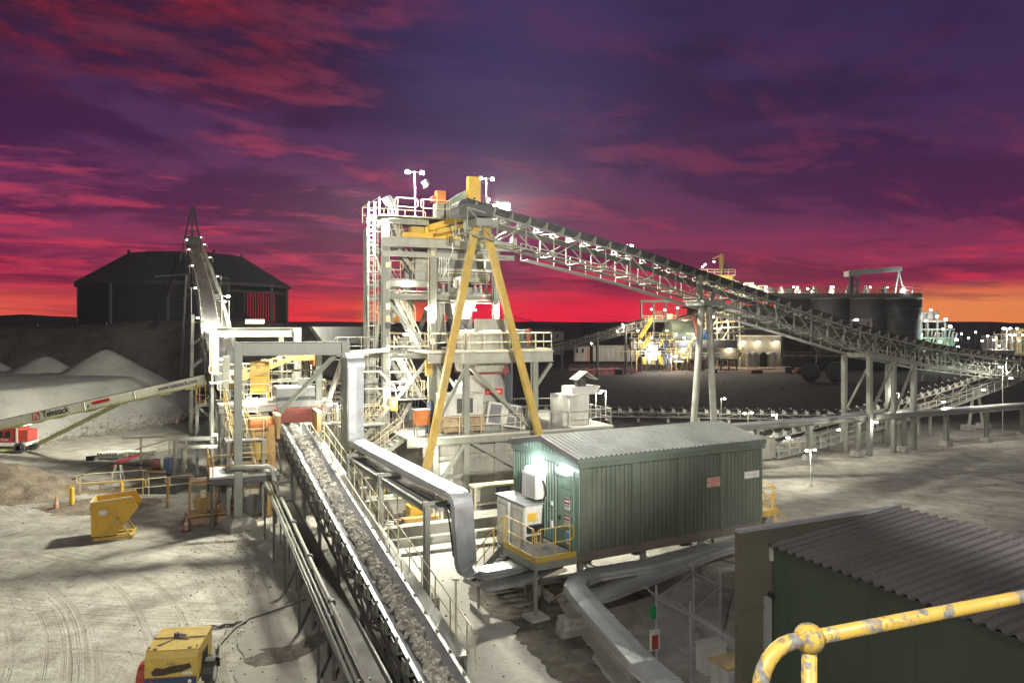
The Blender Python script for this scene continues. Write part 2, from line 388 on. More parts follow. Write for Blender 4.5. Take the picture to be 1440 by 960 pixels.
# ================================================================ ground
def ground_mat():
    m = bpy.data.materials.new('dusty_ground'); m.use_nodes = True; t = NT(m.node_tree); b = m.node_tree.nodes['Principled BSDF']
    co = t.n('ShaderNodeNewGeometry').outputs['Position']; s = t.n('ShaderNodeSeparateXYZ'); t.put(s.inputs[0], co)
    big = t.noise(co, .16, 5, .6, .4); med = t.noise(co, .9, 7, .65, .3); fin = t.noise(co, 7, 6, .7)
    c = t.ramp(med, [(.3, (.20, .186, .162)), (.46, (.325, .308, .272)), (.6, (.405, .388, .348)), (.75, (.48, .462, .42))])
    c = t.mix(t.mr(big, .52, .68, 0, .45), c, (.21, .185, .15))
    c = t.mix(t.mr(fin, .52, .72, 0, .5), c, (.12, .105, .085))
    # wheel tracks: arcs round a turning point, broken up by noise
    def tracks(cx, cy, f, lo, hi):
        dx = t.m('SUBTRACT', s.outputs[0], cx); dy = t.m('SUBTRACT', s.outputs[1], cy)
        r = t.m('SQRT', t.m('ADD', t.m('MULTIPLY', dx, dx), t.m('MULTIPLY', dy, dy)))
        r = t.m('ADD', r, t.m('MULTIPLY', big, 2.0))
        n = t.noise(t.xyz(r, t.m('MULTIPLY', t.m('ARCTAN2', dy, dx), .9), 0.0), f, 5, .65)
        return t.mr(n, lo, hi), n
    t1, h1 = tracks(-30, 14, 2.6, .54, .64)
    t2, h2 = tracks(22, 30, 1.9, .53, .62)
    zone = t.mr(t.noise(co, .07, 2), .40, .56)
    def ruts(cx, cy, wob):                                # pairs of tyre bands with fine tread lines inside them
        dx = t.m('SUBTRACT', s.outputs[0], cx); dy = t.m('SUBTRACT', s.outputs[1], cy)
        r = t.m('ADD', t.m('SQRT', t.m('ADD', t.m('MULTIPLY', dx, dx), t.m('MULTIPLY', dy, dy))), t.m('MULTIPLY', t.noise(co, .05, 1, .4), wob))
        band = t.noise(t.xyz(r, 3.3, t.m('MULTIPLY', t.m('ARCTAN2', dy, dx), .15)), .95, 2, .5); fine = t.noise(t.xyz(r, t.m('MULTIPLY', t.m('ARCTAN2', dy, dx), .25), 8.0), 6.5, 3, .6)
        return t.m('MULTIPLY', t.mr(band, .48, .58), t.mr(fine, .44, .60))
    ru = t.m('MULTIPLY', t.m('MAXIMUM', ruts(-30, 12, 3.0), t.m('MULTIPLY', ruts(-6, 62, 4.0), .7)), t.mr(t.noise(co, .12, 3, .6), .36, .56))
    ru = t.m('MULTIPLY', ru, t.mr(s.outputs[0], -3, -9))
    c = t.mix(t.m('MULTIPLY', ru, .42), c, (.17, .152, .126))
    c = t.mix(t.m('MULTIPLY', t.m('MULTIPLY', t1, zone), .3), c, (.16, .145, .12))
    c = t.mix(t.m('MULTIPLY', t2, .26), c, (.17, .155, .13))
    far = t.mr(s.outputs[1], 64, 84)  # unlit ground beyond the yard: its darkness is painted into the colour
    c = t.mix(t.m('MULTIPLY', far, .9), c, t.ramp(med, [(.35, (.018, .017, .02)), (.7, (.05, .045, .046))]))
    t.put(b.inputs['Base Color'], c); b.inputs['Roughness'].default_value = .92; b.inputs['Specular IOR Level'].default_value = .25
    bp = t.n('ShaderNodeBump'); bp.inputs['Strength'].default_value = .8; bp.inputs['Distance'].default_value = .16
    hgt = t.m('ADD', t.m('ADD', t.m('MULTIPLY', med, .8), t.m('MULTIPLY', fin, .35)), t.m('ADD', t.m('MULTIPLY', ru, -.16), t.m('MULTIPLY', h2, .10)))
    t.put(bp.inputs['Height'], hgt); t.put(b.inputs['Normal'], bp.outputs[0]); return m
GM = ground_mat()
def earth(name, stops, sc=.5, bump=.8, dist=.25, fine=6):
    m = bpy.data.materials.new(name); m.use_nodes = True; t = NT(m.node_tree); b = m.node_tree.nodes['Principled BSDF']
    co = t.n('ShaderNodeNewGeometry').outputs['Position']; n = t.noise(co, sc, 8, .68, .3); f = t.noise(co, fine, 6, .7)
    c = t.ramp(n, stops); c = t.mix(t.mr(f, .5, .72, 0, .4), c, stops[0][1]); t.put(b.inputs['Base Color'], c)
    b.inputs['Roughness'].default_value = .95; b.inputs['Specular IOR Level'].default_value = .2
    bp = t.n('ShaderNodeBump'); bp.inputs['Strength'].default_value = bump; bp.inputs['Distance'].default_value = dist
    t.put(bp.inputs['Height'], t.m('ADD', n, t.m('MULTIPLY', f, .35))); t.put(b.inputs['Normal'], bp.outputs[0]); return m
MOUND = earth('brown_mine_waste', [(.3, (.10, .08, .072)), (.5, (.18, .15, .13)), (.7, (.25, .215, .19))], .35, .9, .5, 2.5)
GRAV = earth('grey_crushed_gravel', [(.3, (.27, .265, .245)), (.5, (.33, .325, .30)), (.7, (.38, .37, .345))], .5, .5, .06, 16)
DIRT = earth('loose_brown_dirt', [(.3, (.13, .105, .08)), (.5, (.21, .175, .135)), (.7, (.29, .245, .19))], 1.4, 1, .2, 9)
MUD = earth('wet_dark_mud', [(.3, (.07, .062, .053)), (.5, (.13, .117, .10)), (.7, (.22, .20, .17))], 1.6, 1, .12, 11)
WETC = earth('smooth_dusty_apron', [(.3, (.19, .18, .16)), (.5, (.27, .26, .235)), (.7, (.33, .315, .285))], .55, .25, .03, 9)
from mathutils import noise as mnoise
def fbm(x, y, s, o=4): 
    return sum(mnoise.noise(V((x*s*2**i, y*s*2**i, i*7.3)))/2**i for i in range(o))
g = MB()
ys = [-30]+[-12+i*1.0 for i in range(0, 66)]+[56, 62, 70, 80, 95, 120, 160, 240, 400, 620, 800]
xs = [-900, -700, -400, -200, -110, -80, -62, -52]+[-46+i*1.15 for i in range(81)]+[52, 62, 80, 110, 200, 400, 700, 900]
for j, yy in enumerate(ys):
    for xx in xs:
        f_ = 1.0 if abs(xx) < 48 and -10 < yy < 53 else 0
        g.v.append((xx, yy, -.03+f_*(fbm(xx, yy, .35)*.012)))
nx = len(xs)
g.f = [(j*nx+i, j*nx+i+1, (j+1)*nx+i+1, (j+1)*nx+i) for j in range(len(ys)-1) for i in range(nx-1)]
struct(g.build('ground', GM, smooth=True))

def field(x0, x1, y0, y1, nx, ny, fn):
    b = MB()
    for j in range(ny+1):
        for i in range(nx+1):
            xx, yy = x0+(x1-x0)*i/nx, y0+(y1-y0)*j/ny; b.v.append((xx, yy, fn(xx, yy)))
    b.f = [(j*(nx+1)+i, j*(nx+1)+i+1, (j+1)*(nx+1)+i+1, (j+1)*(nx+1)+i) for j in range(ny) for i in range(nx)]
    return b
def sst(a, b, x): 
    q = max(0, min(1, (x-a)/(b-a))); return q*q*(3-2*q)
def mound(x, y):
    e_ = sst(-16, -27, x)                                   # right-hand end runs down
    h = 9.7*sst(112+fbm(x, 0, .05)*3+fbm(x, y, .5)*.7, 127, y)*e_
    h += sst(118, 128, y)*e_*(fbm(x, y, .06)*.5)
    h += 2.0*math.exp(-((x+104)/14)**2-((y-160)/22)**2)
    h += 1.2*math.exp(-((x+62)/7)**2-((y-127)/4)**2)+1.1*math.exp(-((x+47)/9)**2-((y-128)/4)**2)
    h -= .5*max(0, fbm(x*1.0, y*.12, .8, 3))*sst(112, 118, y)*sst(130, 124, y)*e_
    return h-.06
m_ = field(-170, -10, 104, 330, 190, 120, mound); m_.v = [(a, 104+(b-104)**1.0, c) for a, b, c in m_.v]
struct(m_.build('mound_terrain', MOUND, smooth=True))
# low dark scrubland and ridges out to the skyline
for nm, x0, x1, yy, hh in (('distant_ridge', -520, 500, 640, 10.6), ('plain_rise', 120, 900, 520, 9.6)):
    b = field(x0, x1, yy-60, yy+90, 90, 8, lambda x, y: -.1+(hh+fbm(x, 0, .02)*.7)*sst(yy-60, yy, y)*sst(x0, x0+90, x)*sst(x1, x1-90, x))
    struct(b.build(nm, mat('distant_scrub', (.03, .026, .026), .95, 0, .4, .05), smooth=True))

def cone_pile(c, h, slope, seed, name, label, m, mx=None, grp=None, rx=1.0, n=70, cat='gravel pile', rough=.12):
    r = h/slope+1.2; mx_ = mx or 99
    def fn(x, y):
        d = math.hypot((x-c[0])/rx, y-c[1]); d = d*(1+.05*fbm(x+seed, y, .12, 2))
        z = h-(d*slope if d > .7 else d*d/1.4*slope+.35*slope*(d > 9)); z = min(z, mx_)
        z = h - slope*(math.sqrt(d*d+.5)-.7); z = min(z, mx_)
        return max(-.25, z+fbm(x+seed*3, y, .5, 4)*rough)
    b = field(c[0]-r*rx, c[0]+r*rx, c[1]-r, c[1]+r, n, n, fn)
    o = b.build(name, m, smooth=True); tag(o, label, cat, grp); return o
GPG = 'pale gravel piles by the stacker'
cone_pile((-49.0, 90), 6.9, .66, 1, 'gravel_pile', 'tallest grey gravel pile, with a blunt double peak behind the white stacker boom', GRAV, grp=GPG)
cone_pile((-58.3, 93), 6.0, .66, 2, 'gravel_pile', 'rounded grey gravel pile partly hidden behind the tallest gravel pile', GRAV, grp=GPG)
cone_pile((-68, 97), 5.4, .66, 3, 'gravel_pile', 'low grey gravel pile cut by the left edge of the photo', GRAV, grp=GPG)
def windrow(x, y):
    # distance inside a plan polygon, limited by the angle of repose
    poly = [(-40.6, 62), (-34.6, 81), (-37, 88), (-60, 100), (-95, 100), (-95, 58), (-60, 55)]; d = 99
    for i in range(len(poly)):
        ax_, ay_ = poly[i]; bx_, by_ = poly[(i+1) % len(poly)]
        ex, ey = bx_-ax_, by_-ay_; L = math.hypot(ex, ey); d = min(d, ((x-ax_)*-ey+(y-ay_)*ex)/L)
    return max(-.3, min(4.1+fbm(x, y, .1)*.1, d*.62)+fbm(x, y, .45, 4)*.07)
tag(field(-96, -33, 54, 101, 110, 90, windrow).build('gravel_bund', GRAV, smooth=True), 'long flat-topped bund of grey gravel in front of the pointed piles', 'gravel pile', GPG)
cone_pile((-31.0, 45.0), 1.6, .50, 5, 'dirt_pile', 'low brown dirt heap left of the yellow bollards', DIRT, cat='dirt pile', rx=1.35, rough=.45)
cone_pile((-23.0, 41.6), .32, .24, 6, 'dirt_pile', 'small scrape of brown dirt at the foot of the yellow bollard', DIRT, cat='dirt pile', rx=1.5, rough=.14, n=40)

def sheet(name, pix, m, z=.0, jag=.0):
    q = [G(px, py) for px, py in pix]; out = []
    for k in range(len(q)):
        a, b_ = q[k], q[(k+1) % len(q)]; n = max(1, int((b_-a).length/.12)) if jag else 1
        for i in range(n): p = a.lerp(b_, i/n); out.append(p+V((fbm(p.x, p.y, .45, 6)*jag, fbm(p.y, p.x, .5, 6)*jag, 0))+Z*z)
    b = MB(); b.slab(out, .012); return struct(b.build(name, m))
sheet('concrete_apron', [(344, 762), (352, 800), (349, 860), (338, 960), (330, 1080), (640, 1080), (540, 880), (470, 770), (400, 700)], WETC, .002, .5)
sheet('concrete_strip', [(520, 730), (760, 740), (830, 800), (860, 880), (900, 990), (900, 1100), (690, 1100), (600, 880)], CONCP, .0)
sheet('mud_patch', [(655, 800), (790, 795), (800, 850), (870, 980), (790, 960), (735, 900), (690, 850)], MUD, .006, .9)
sheet('mud_streak', [(345, 930), (390, 905), (470, 880), (480, 900), (430, 925), (360, 945)], MUD, .007, .8)
wat = mat('puddle_water', (.02, .02, .025), .06, 0, .1, 2, spec=.8)
sheet('puddle', [(800, 526), (825, 521), (860, 519.5), (905, 521), (890, 526), (850, 528)], wat, .03)
sheet('plant_pad', [(800, 512), (1130, 510), (1180, 516), (1120, 523), (800, 521)], mat('pinkish_dirt_pad', (.30, .21, .17), .9, 0, .25, .2), .02)

# loose stones and spilled ore lying about the yard: far too many to count
st_b = MB(); r8 = random.Random(31)
ico_ = [(0, 0, -1), (.9, 0, -.3), (-.3, .85, -.3), (-.5, -.8, -.3), (.4, .5, .6), (-.6, .1, .7), (.2, -.6, .65)]
icf_ = [(0, 2, 1), (0, 3, 2), (0, 1, 3), (1, 2, 4), (2, 5, 4), (2, 3, 5), (3, 6, 5), (3, 1, 6), (1, 4, 6), (4, 5, 6)]
for k in range(5200):
    if k < 1900: D = r8.uniform(17, 38); x_ = -11.9-(D-35.4)*.442+r8.gauss(-1.2, 1.5)
    elif k < 2500: D = r8.uniform(17, 33); x_ = -8.2+(36-D)*.5+r8.gauss(1.6, 1.2)
    else: D = r8.uniform(18, 52); x_ = r8.uniform(-.72*D, .66*D)
    s_ = .016*math.exp(r8.gauss(0, .55)); a_ = r8.uniform(0, 6.28); c_, n_ = math.cos(a_)*s_, math.sin(a_)*s_
    st_b.add([(x_+v[0]*c_-v[1]*n_*r8.uniform(.7, 1.2), D+v[0]*n_+v[1]*c_, -.02+s_*.6+v[2]*s_*.8) for v in ico_], icf_)
edge_ = [V((-41, 60.5, 0)), V((-40.2, 62, 0)), V((-34.3, 81, 0)), V((-36.6, 88, 0))]
for k in range(1500):
    i_ = r8.choice((1, 1, 1, 2)); p = edge_[i_].lerp(edge_[i_+1], r8.random()); o_ = r8.gauss(.1, .7); s_ = .05*math.exp(r8.gauss(0, .6)); zz = max(0, -o_*.62)
    st_b.add([(p.x+o_+v[0]*s_, p.y+v[1]*s_*r8.uniform(.7, 1.2), zz+s_*.3+v[2]*s_*.7) for v in ico_], icf_)
tag(st_b.build('loose_stone', earth('yard_stone', [(.3, (.17, .155, .13)), (.5, (.27, .25, .215)), (.7, (.38, .355, .31))], 3, .2, .02, 30)), 'loose stones and spilled rock scattered over the yard', 'stones', None, 'stuff')
# ================================================================ foreground handrail
def peel_mat():
    m = bpy.data.materials.new('peeling_yellow_paint'); m.use_nodes = True; t = NT(m.node_tree); b = m.node_tree.nodes['Principled BSDF']
    co = t.n('ShaderNodeNewGeometry').outputs['Position']
    n = t.noise(co, 19, 9, .70, .6); f = t.noise(co, 70, 4, .6); n4 = t.noise(co, 5, 3, .5)
    worn = t.m('ADD', t.mr(n, .52, .53, 0, 1), 0.0); speck = t.mr(f, .66, .68)
    msk = t.m('MAXIMUM', t.m('MULTIPLY', worn, t.mr(n4, .38, .47)), t.m('MULTIPLY', speck, .9))
    edge = t.m('SUBTRACT', t.mr(n, .495, .515, 0, 1), worn)
    yel = t.mix(t.mr(f, .3, .7), (.68, .47, .095), (.58, .40, .10))
    c = t.mix(t.m('MULTIPLY', t.m('MULTIPLY', edge, t.mr(n4, .44, .52)), .8), yel, (.22, .11, .035))
    c = t.mix(msk, c, t.ramp(f, [(.35, (.15, .155, .165)), (.65, (.30, .31, .33))]))
    t.put(b.inputs['Base Color'], c); t.put(b.inputs['Roughness'], t.mr(msk, 0, 1, .38, .6, False)); 
    bp = t.n('ShaderNodeBump'); bp.inputs['Strength'].default_value = .5; bp.inputs['Distance'].default_value = .003
    t.put(bp.inputs['Height'], t.m('SUBTRACT', t.m('MULTIPLY', f, .3), msk)); t.put(b.inputs['Normal'], bp.outputs[0]); return m
PEEL = peel_mat()
ball = P(1138, 897, 2.0)
rt_ = thing('handrail', 'peeling yellow tubular handrail with a ball joint, close in the bottom right corner', 'handrail', (ball.x, ball.y, ball.z-1.0))
dirr = V((.80, .335, -.012)).normalized()
MB().tube([ball+dirr*.0, ball+dirr*2.6], .0195, 32).build('top_rail', PEEL, rt_, True)
prof = [(max(1e-4, .040*math.sin(math.pi*i/16)), -.040*math.cos(math.pi*i/16)) for i in range(17)]
MB().lathe(ball, prof, 32).build('ball_joint', PEEL, rt_, True)
MB().tube([ball-Z*1.0, ball-Z*.5, ball], .020, 32).build('post', PEEL, rt_, True)
cv = [ball-dirr*.0, ball-dirr*.05]
cc = ball-dirr*.062-Z*.115; 
for i in range(0, 13):
    a = math.pi*i/12; cv.append(cc-dirr*(.105*math.sin(a))+Z*(.115*math.cos(a)))
cv += [ball-dirr*.0-Z*.23]
MB().tube(cv, .0205, 32).build('return_bend', PEEL, rt_, True)

# ================================================================ near dark-roofed shed with its fire wall
def frame_thing(name, label, cat, o): return thing(name, label, cat, (o[0], o[1], 0))
S0 = V((5.2, 17.0, 0)); sh = thing('equipment_shed', 'dark green shed with a dark ribbed roof beside a brown fire wall, bottom right', 'shed', S0)
zl, zr = 5.02, 5.44
b0, b1, aN = .94, 5.05, -8.5
slope = (zr-zl)/(b1-b0)
MB().box(gp(S0, b0+.05, aN/2, zl/2-.05), (.08, -aN-.1, zl-.1), B, A).build('wall', DKGREEN, sh)
MB().box(gp(S0, b1-.3, aN/2, zl/2), (.08, -aN-.1, zl), B, A).build('wall', DKGREEN, sh)
wd = (B*(b1-b0+.15)+Z*(zr-zl)).normalized(); nr = A.cross(wd); nr = nr if nr.z > 0 else -nr
MB().corr(gp(S0, b0-.12, aN, zl-.02), A, -aN-.02, wd, b1-b0+.3, nr, .25, .07, .26, .40).build('roof', ROOFD, sh)
MB().bar(gp(S0, b0-.0, -.03, zl-.10), gp(S0, b0-.0, aN, zl-.10), .02, .10).build('eave_flashing', DKGREEN, sh)
MB().bar(gp(S0, b0-.04, -.035, zl-.36), gp(S0, b0-.04, -.035, zl-.06), .06, .09).build('downpipe_head', PALE, sh)
pj = MB()
for k in range(8): pj.box(gp(S0, b0+.006, aN+.6+k*1.05, zl/2-.1), (.012, .03, zl-.25), B, A)
for k in range(8):
    for j in range(9): pj.box(gp(S0, b0+.004, aN+.7+k*1.05, .5+j*.5), (.014, .03, .03), B, A)
pj.build('panel_joint', DKGREEN, sh)
sc_ = MB()
for k in range(34):
    for j in (.35, 1.6, 2.9, 4.0):
        sc_.lathe(gp(S0, b0-.12, 0, zl-.02)+A*(aN+.25*k+.18)+wd*j+nr*.07, [(.013, 0), (.013, .012), (.004, .016)], 6, nr)
sc_.build('screw', GALV, sh)
fw = thing('fire_wall', 'tall brown panelled fire wall with a bare metal top edge beside the dark shed', 'wall', S0)
for i, (q0, q1) in enumerate(((0, 2.0), (2.0, 3.6), (3.6, 5.38))):
    MB().gbox(S0, 0.0, 5.1, .0, .09, q0, q1-.02).build('panel', TAUPE, fw)
MB().gbox(S0, -.04, 5.14, -.03, .12, 5.4, 5.47).build('top_capping', GALV, fw)
MB().gbox(S0, -.06, .045, -.04, .10, 0, 5.398).build('end_post', TAUPE, fw)
for q in (1.98, 3.58): MB().gbox(S0, .05, .9, -.025, -.002, q-.02, q+.05).build('rail', TAUPE, fw)
MB().gbox(S0, .70, .86, -.10, -.003, 2.6, 3.85).build('cable_duct', GALV, fw)
MB().cyl(gp(S0, .80, -.10, 3.92), gp(S0, .80, -.2, 3.92), .06, 12).build('lamp_fitting', BLACK, fw)

# ================================================================ switchroom
C0 = V((2.35, 26.5, 0)); L = V((7.9, 4.3, 0)).normalized(); Wd = V((-.478, .878, 0)); LEN, WID = 9.0, 4.75
def sp_(l, w_, z): return C0+L*l+Wd*w_+Z*z
sw = thing('switchroom', 'green steel-clad switchroom on short stilts with a pale gabled roof', 'building', C0)
def lbox(l0, l1, w0, w1, z0, z1, b=None): return (b or MB()).box(sp_((l0+l1)/2, (w0+w1)/2, (z0+z1)/2), (abs(l1-l0), abs(w1-w0), abs(z1-z0)), L, Wd)
zb, ze, zrg = 2.0, 5.02, 5.85
# long front wall: ribbed cladding with deep cover strips
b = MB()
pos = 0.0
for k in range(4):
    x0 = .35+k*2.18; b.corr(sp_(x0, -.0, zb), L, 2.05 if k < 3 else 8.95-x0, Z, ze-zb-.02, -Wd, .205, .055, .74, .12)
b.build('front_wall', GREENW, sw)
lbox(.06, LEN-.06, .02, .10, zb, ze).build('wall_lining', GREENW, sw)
for k in range(4): 
    x0 = .32+k*2.18; lbox(x0-.2 if k else .02, x0+.02 if k else .34, -.15, .0, zb-.04, ze-.02).build('cover_strip', GREENW, sw)
lbox(LEN-.1, LEN+.02, -.10, .1, zb, ze).build('corner_strip', GREENW, sw)
lbox(-.06, LEN+.10, -.19, .05, ze, ze+.34).build('fascia', GREENW, sw)
# gable wall with the door (faces the platform)
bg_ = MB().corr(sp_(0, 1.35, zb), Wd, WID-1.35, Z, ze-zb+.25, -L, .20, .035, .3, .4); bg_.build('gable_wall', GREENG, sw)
lbox(0.0, .08, .0, WID, zb, ze).build('gable_lining', GREENG, sw)
lbox(-.03, .12, -.1, .04, zb-.02, ze).build('corner_post', GREENG, sw)
lbox(-.10, .06, -.12, WID+.05, ze+.0, ze+.30).build('gable_fascia', GREENG, sw)
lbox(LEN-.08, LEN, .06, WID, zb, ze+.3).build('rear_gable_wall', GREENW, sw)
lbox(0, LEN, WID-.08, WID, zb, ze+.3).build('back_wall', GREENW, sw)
# door
dr = lbox(-.05, -.002, .34, 1.22, zb+.02, zb+2.12).build('door', GREENG, sw)
lbox(-.085, -.052, 1.08, 1.16, zb+.95, zb+1.1).build('handle', BLACK, dr)
for q in (.3, 1.1, 1.85): lbox(-.08, -.052, .345, .375, zb+q, zb+q+.12).build('hinge', DARKS, dr)
lbox(-.04, -.001, .25, .33, zb, zb+2.85).build('door_frame', GREENG, sw); lbox(-.04, -.001, 1.24, 1.31, zb, zb+2.85).build('door_frame', GREENG, sw)
lbox(-.04, -.001, .34, 1.23, zb+2.16, zb+2.24).build('door_frame', GREENG, sw)
b = MB().corr(sp_(-.004, .35, zb+2.26), Wd, .86, Z, .4, -L, .1, .02, .3, .4); b.build('louvre_panel', GREENG, sw)
# signs by the door
def sign(l, w_, z, wd_, h, nm, lab, parts):
    s = lbox(l-.012, l, w_-wd_/2, w_+wd_/2, z-h/2, z+h/2).build(nm, WHITE, sw, label=lab)
    for (cw, cz, ww, hh, m) in parts: 
        lbox(l-.016, l-.0125, cw-ww/2, cw+ww/2, cz-hh/2, cz+hh/2).build('marking', m, s)
    return s
for q, lab in ((1.62, 'upper red and white danger sign'), (1.02, 'lower red and white danger sign')):
    s = sign(-.052, .62, zb+q, .34, .42, 'danger_sign', lab, [(.62, zb+q+.10, .32, .20, BLACK)])
    e = MB(); c_ = sp_(-.0695, .62, zb+q+.10); e.lathe(c_, [(.001, 0), (.14, 0), (.14, .002), (.001, .002)], 24, -L)
    e.v = [tuple(c_+(V(p)-c_).dot(Wd)*Wd*1.0+Z*((V(p)-c_).z*.6)+L*((V(p)-c_).dot(L))) for p in e.v]; e.build('oval_mark', TXTR, s)
    text('DANGER', sp_(-.074, .62, zb+q+.10), -Wd, Z, .072, TXTW, s, bold=.003)
    text('HIGH VOLTAGE', sp_(-.068, .62, zb+q-.06), -Wd, Z, .045, TXTB, s); text('KEEP OUT', sp_(-.068, .62, zb+q-.13), -Wd, Z, .045, TXTB, s)
SKYB = mat('blue_sign_face', (.03, .22, .55), .5, 0, .05)
sign(-.052, .56, zb+.42, .24, .46, 'mandatory_sign', 'blue and white mandatory sign', [(.56, zb+.49, .19, .24, SKYB), (.56, zb+.30, .19, .05, TXTB)])
lbox(-.1, -.045, 1.62, 1.75, zb+1.35, zb+1.5).build('siren', WHITE, sw); lbox(-.12, -.045, 1.60, 1.72, zb+.55, zb+.78).build('push_button_box', WHITE, sw)
# front signs
def fsign(x0, z0, w_, h, m, nm, lab, lines):
    s = lbox(x0, x0+w_, -.125, -.10, z0, z0+h).build(nm, m, sw, label=lab)
    for i, (tx, sz_, mm) in enumerate(lines): text(tx, sp_(x0+w_/2, -.128, z0+h*(1-(i+.75)/(len(lines)+.5))), L, Z, sz_, mm, s)
fsign(5.98, zb+1.72, .86, .36, PINK, 'notice_sign', 'faded pink notice with three lines of red lettering', [('SUBSTATION', .10, TXTR), ('NO UNAUTHORISED', .085, TXTR), ('ENTRY', .10, TXTR)])
fsign(8.0, zb+1.86, .82, .27, WHITED, 'name_sign', 'plain white name plate', [('SWITCHROOM', .1, mat('faded_grey_lettering', (.38, .38, .37), .6))])
# roof
zo = ze+.30
for s0, nm in ((-1, 'roof_slope'), (1, 'roof_slope')):
    if s0 < 0: o_, wv = sp_(-.14, -.16, zo+.06), Wd*(WID/2+.16)+Z*(zrg-zo-.06)
    else: o_, wv = sp_(-.14, WID+.16, zo+.06), -Wd*(WID/2+.16)+Z*(zrg-zo-.06)
    nn = L.cross(wv); nn = nn if nn.z > 0 else -nn
    MB().corr(o_, L, LEN+.24, wv, wv.length-.03, nn, .22, .05, .2, .5).build(nm, ROOFG, sw)
MB().prism([sp_(-.15, WID/2-.16, zrg-.02), sp_(-.15, WID/2, zrg+.05), sp_(-.15, WID/2+.16, zrg-.02)], L*(LEN+.26)).build('ridge_cap', ROOFG, sw)
for l_ in (-.155, LEN+.11):       # barge boards on the gables
    for w0, w1, z0, z1 in ((-.18, WID/2, zo-.04, zrg-.09), (WID/2, WID+.18, zrg-.09, zo-.04)):
        MB().bar(sp_(l_, w0, z0), sp_(l_, w1, z1), .03, .20).build('barge_board', ROOFD if l_ < 0 else GREENW, sw)
gi = MB(); gi.prism([sp_(-.10, -.1, ze+.285), sp_(-.10, WID+.1, ze+.285), sp_(-.10, WID/2, zrg-.08)], L*.06)
for k in range(21):
    w_ = .1+k*.225; hh_ = (zrg-.1-ze-.3)*(1-abs(w_-WID/2)/(WID/2+.2))
    if hh_ > .04: lbox(-.125, -.101, w_-.05, w_+.05, ze+.29, ze+.29+hh_, gi)
gi.build('gable_infill', GREENG, sw)
lbox(-.16, LEN+.12, -.23, -.165, zo-.10, zo+.05).build('eave_gutter', mat('grey_green_trim', (.11, .135, .115), .5, 0, .1), sw)
# skid base and stilts
lbox(-.05, LEN+.05, -.06, .10, zb-.33, zb-.005).build('skid_beam', mat('brown_skid_steel', (.16, .135, .115), .6, 0, .15, 1), sw)
lbox(-.05, LEN+.05, WID-.1, WID+.06, zb-.33, zb-.005).build('skid_beam', STEEL, sw)
lbox(0, LEN, .12, WID-.12, zb-.2, zb-.01).build('floor', DARKS, sw)
for k in range(5): lbox(.2+k*2.1, .35+k*2.1, .11, WID-.11, zb-.33, zb-.21).build('cross_beam', STEEL, sw)
for l_ in (.25, 3.1, 6.0, 8.7):
    for w_ in (.25, WID-.25): lbox(l_-.09, l_+.09, w_-.09, w_+.09, .12, zb-.34).build('leg', STEEL, sw); 
for l_ in (.25, 3.1, 6.0, 8.7):
    for w_ in (.25, WID-.25): lbox(l_-.35, l_+.35, w_-.35, w_+.35, 0, .14).build('footing', CONCP, sw)
for l_, l2 in ((.3, 3.0), (6.1, 8.6)): MB().bar(sp_(l_, .25, zb-.4), sp_(l2, .25, .3), .06).build('brace', STEEL, sw)
# lit lamp over the door
lt = thing('bulkhead_light', 'bright white batten lamp above the green switchroom door', 'light', sp_(-.1, .78, zb+2.72), 'lamps on the switchroom')
lbox(-.17, -.04, .45, 1.15, zb+2.66, zb+2.72).build('housing', WHITE, lt)
lbox(-.19, -.05, .47, 1.13, zb+2.72, zb+2.86).build('lens', LAMPC, lt)
point(sp_(-.5, .8, zb+2.7), 20, (.92, .97, 1), .15, parent=lt)
# AC condenser and cabinets on the gable
ac = thing('air_conditioner', 'white box air conditioner high on the green gable wall with a lamp on top', 'air conditioner', sp_(-.1, 2.75, zb+1.55))
lbox(-.50, -.04, 2.15, 3.2, zb+1.5, zb+2.42).build('casing', WHITED, ac)
for k in range(9): lbox(-.52, -.50, 2.22+k*.11, 2.25+k*.11, zb+1.56, zb+2.36).build('fin', GALV, ac)
lbox(-.505, -.06, 3.2, 3.24, zb+1.55, zb+2.35).build('side_panel', DARKS, ac)
MB().tube([sp_(-.2, 2.12, zb+2.2), sp_(-.2, 1.98, zb+2.1), sp_(-.15, 1.95, zb+1.7), sp_(-.2, 2.05, zb+1.5)], .03, 8).build('hose', BLACK, ac, True)
lt = thing('bulkhead_light', 'bright white lamp lying on top of the air conditioner', 'light', sp_(-.3, 2.7, zb+2.43), 'lamps on the switchroom')
lbox(-.46, -.08, 2.25, 3.05, zb+2.43, zb+2.48).build('housing', WHITE, lt); lbox(-.44, -.1, 2.28, 3.0, zb+2.48, zb+2.62).build('lens', LAMPC, lt)
point(sp_(-.6, 2.7, zb+2.9), 20, (.92, .97, 1), .15, parent=lt)
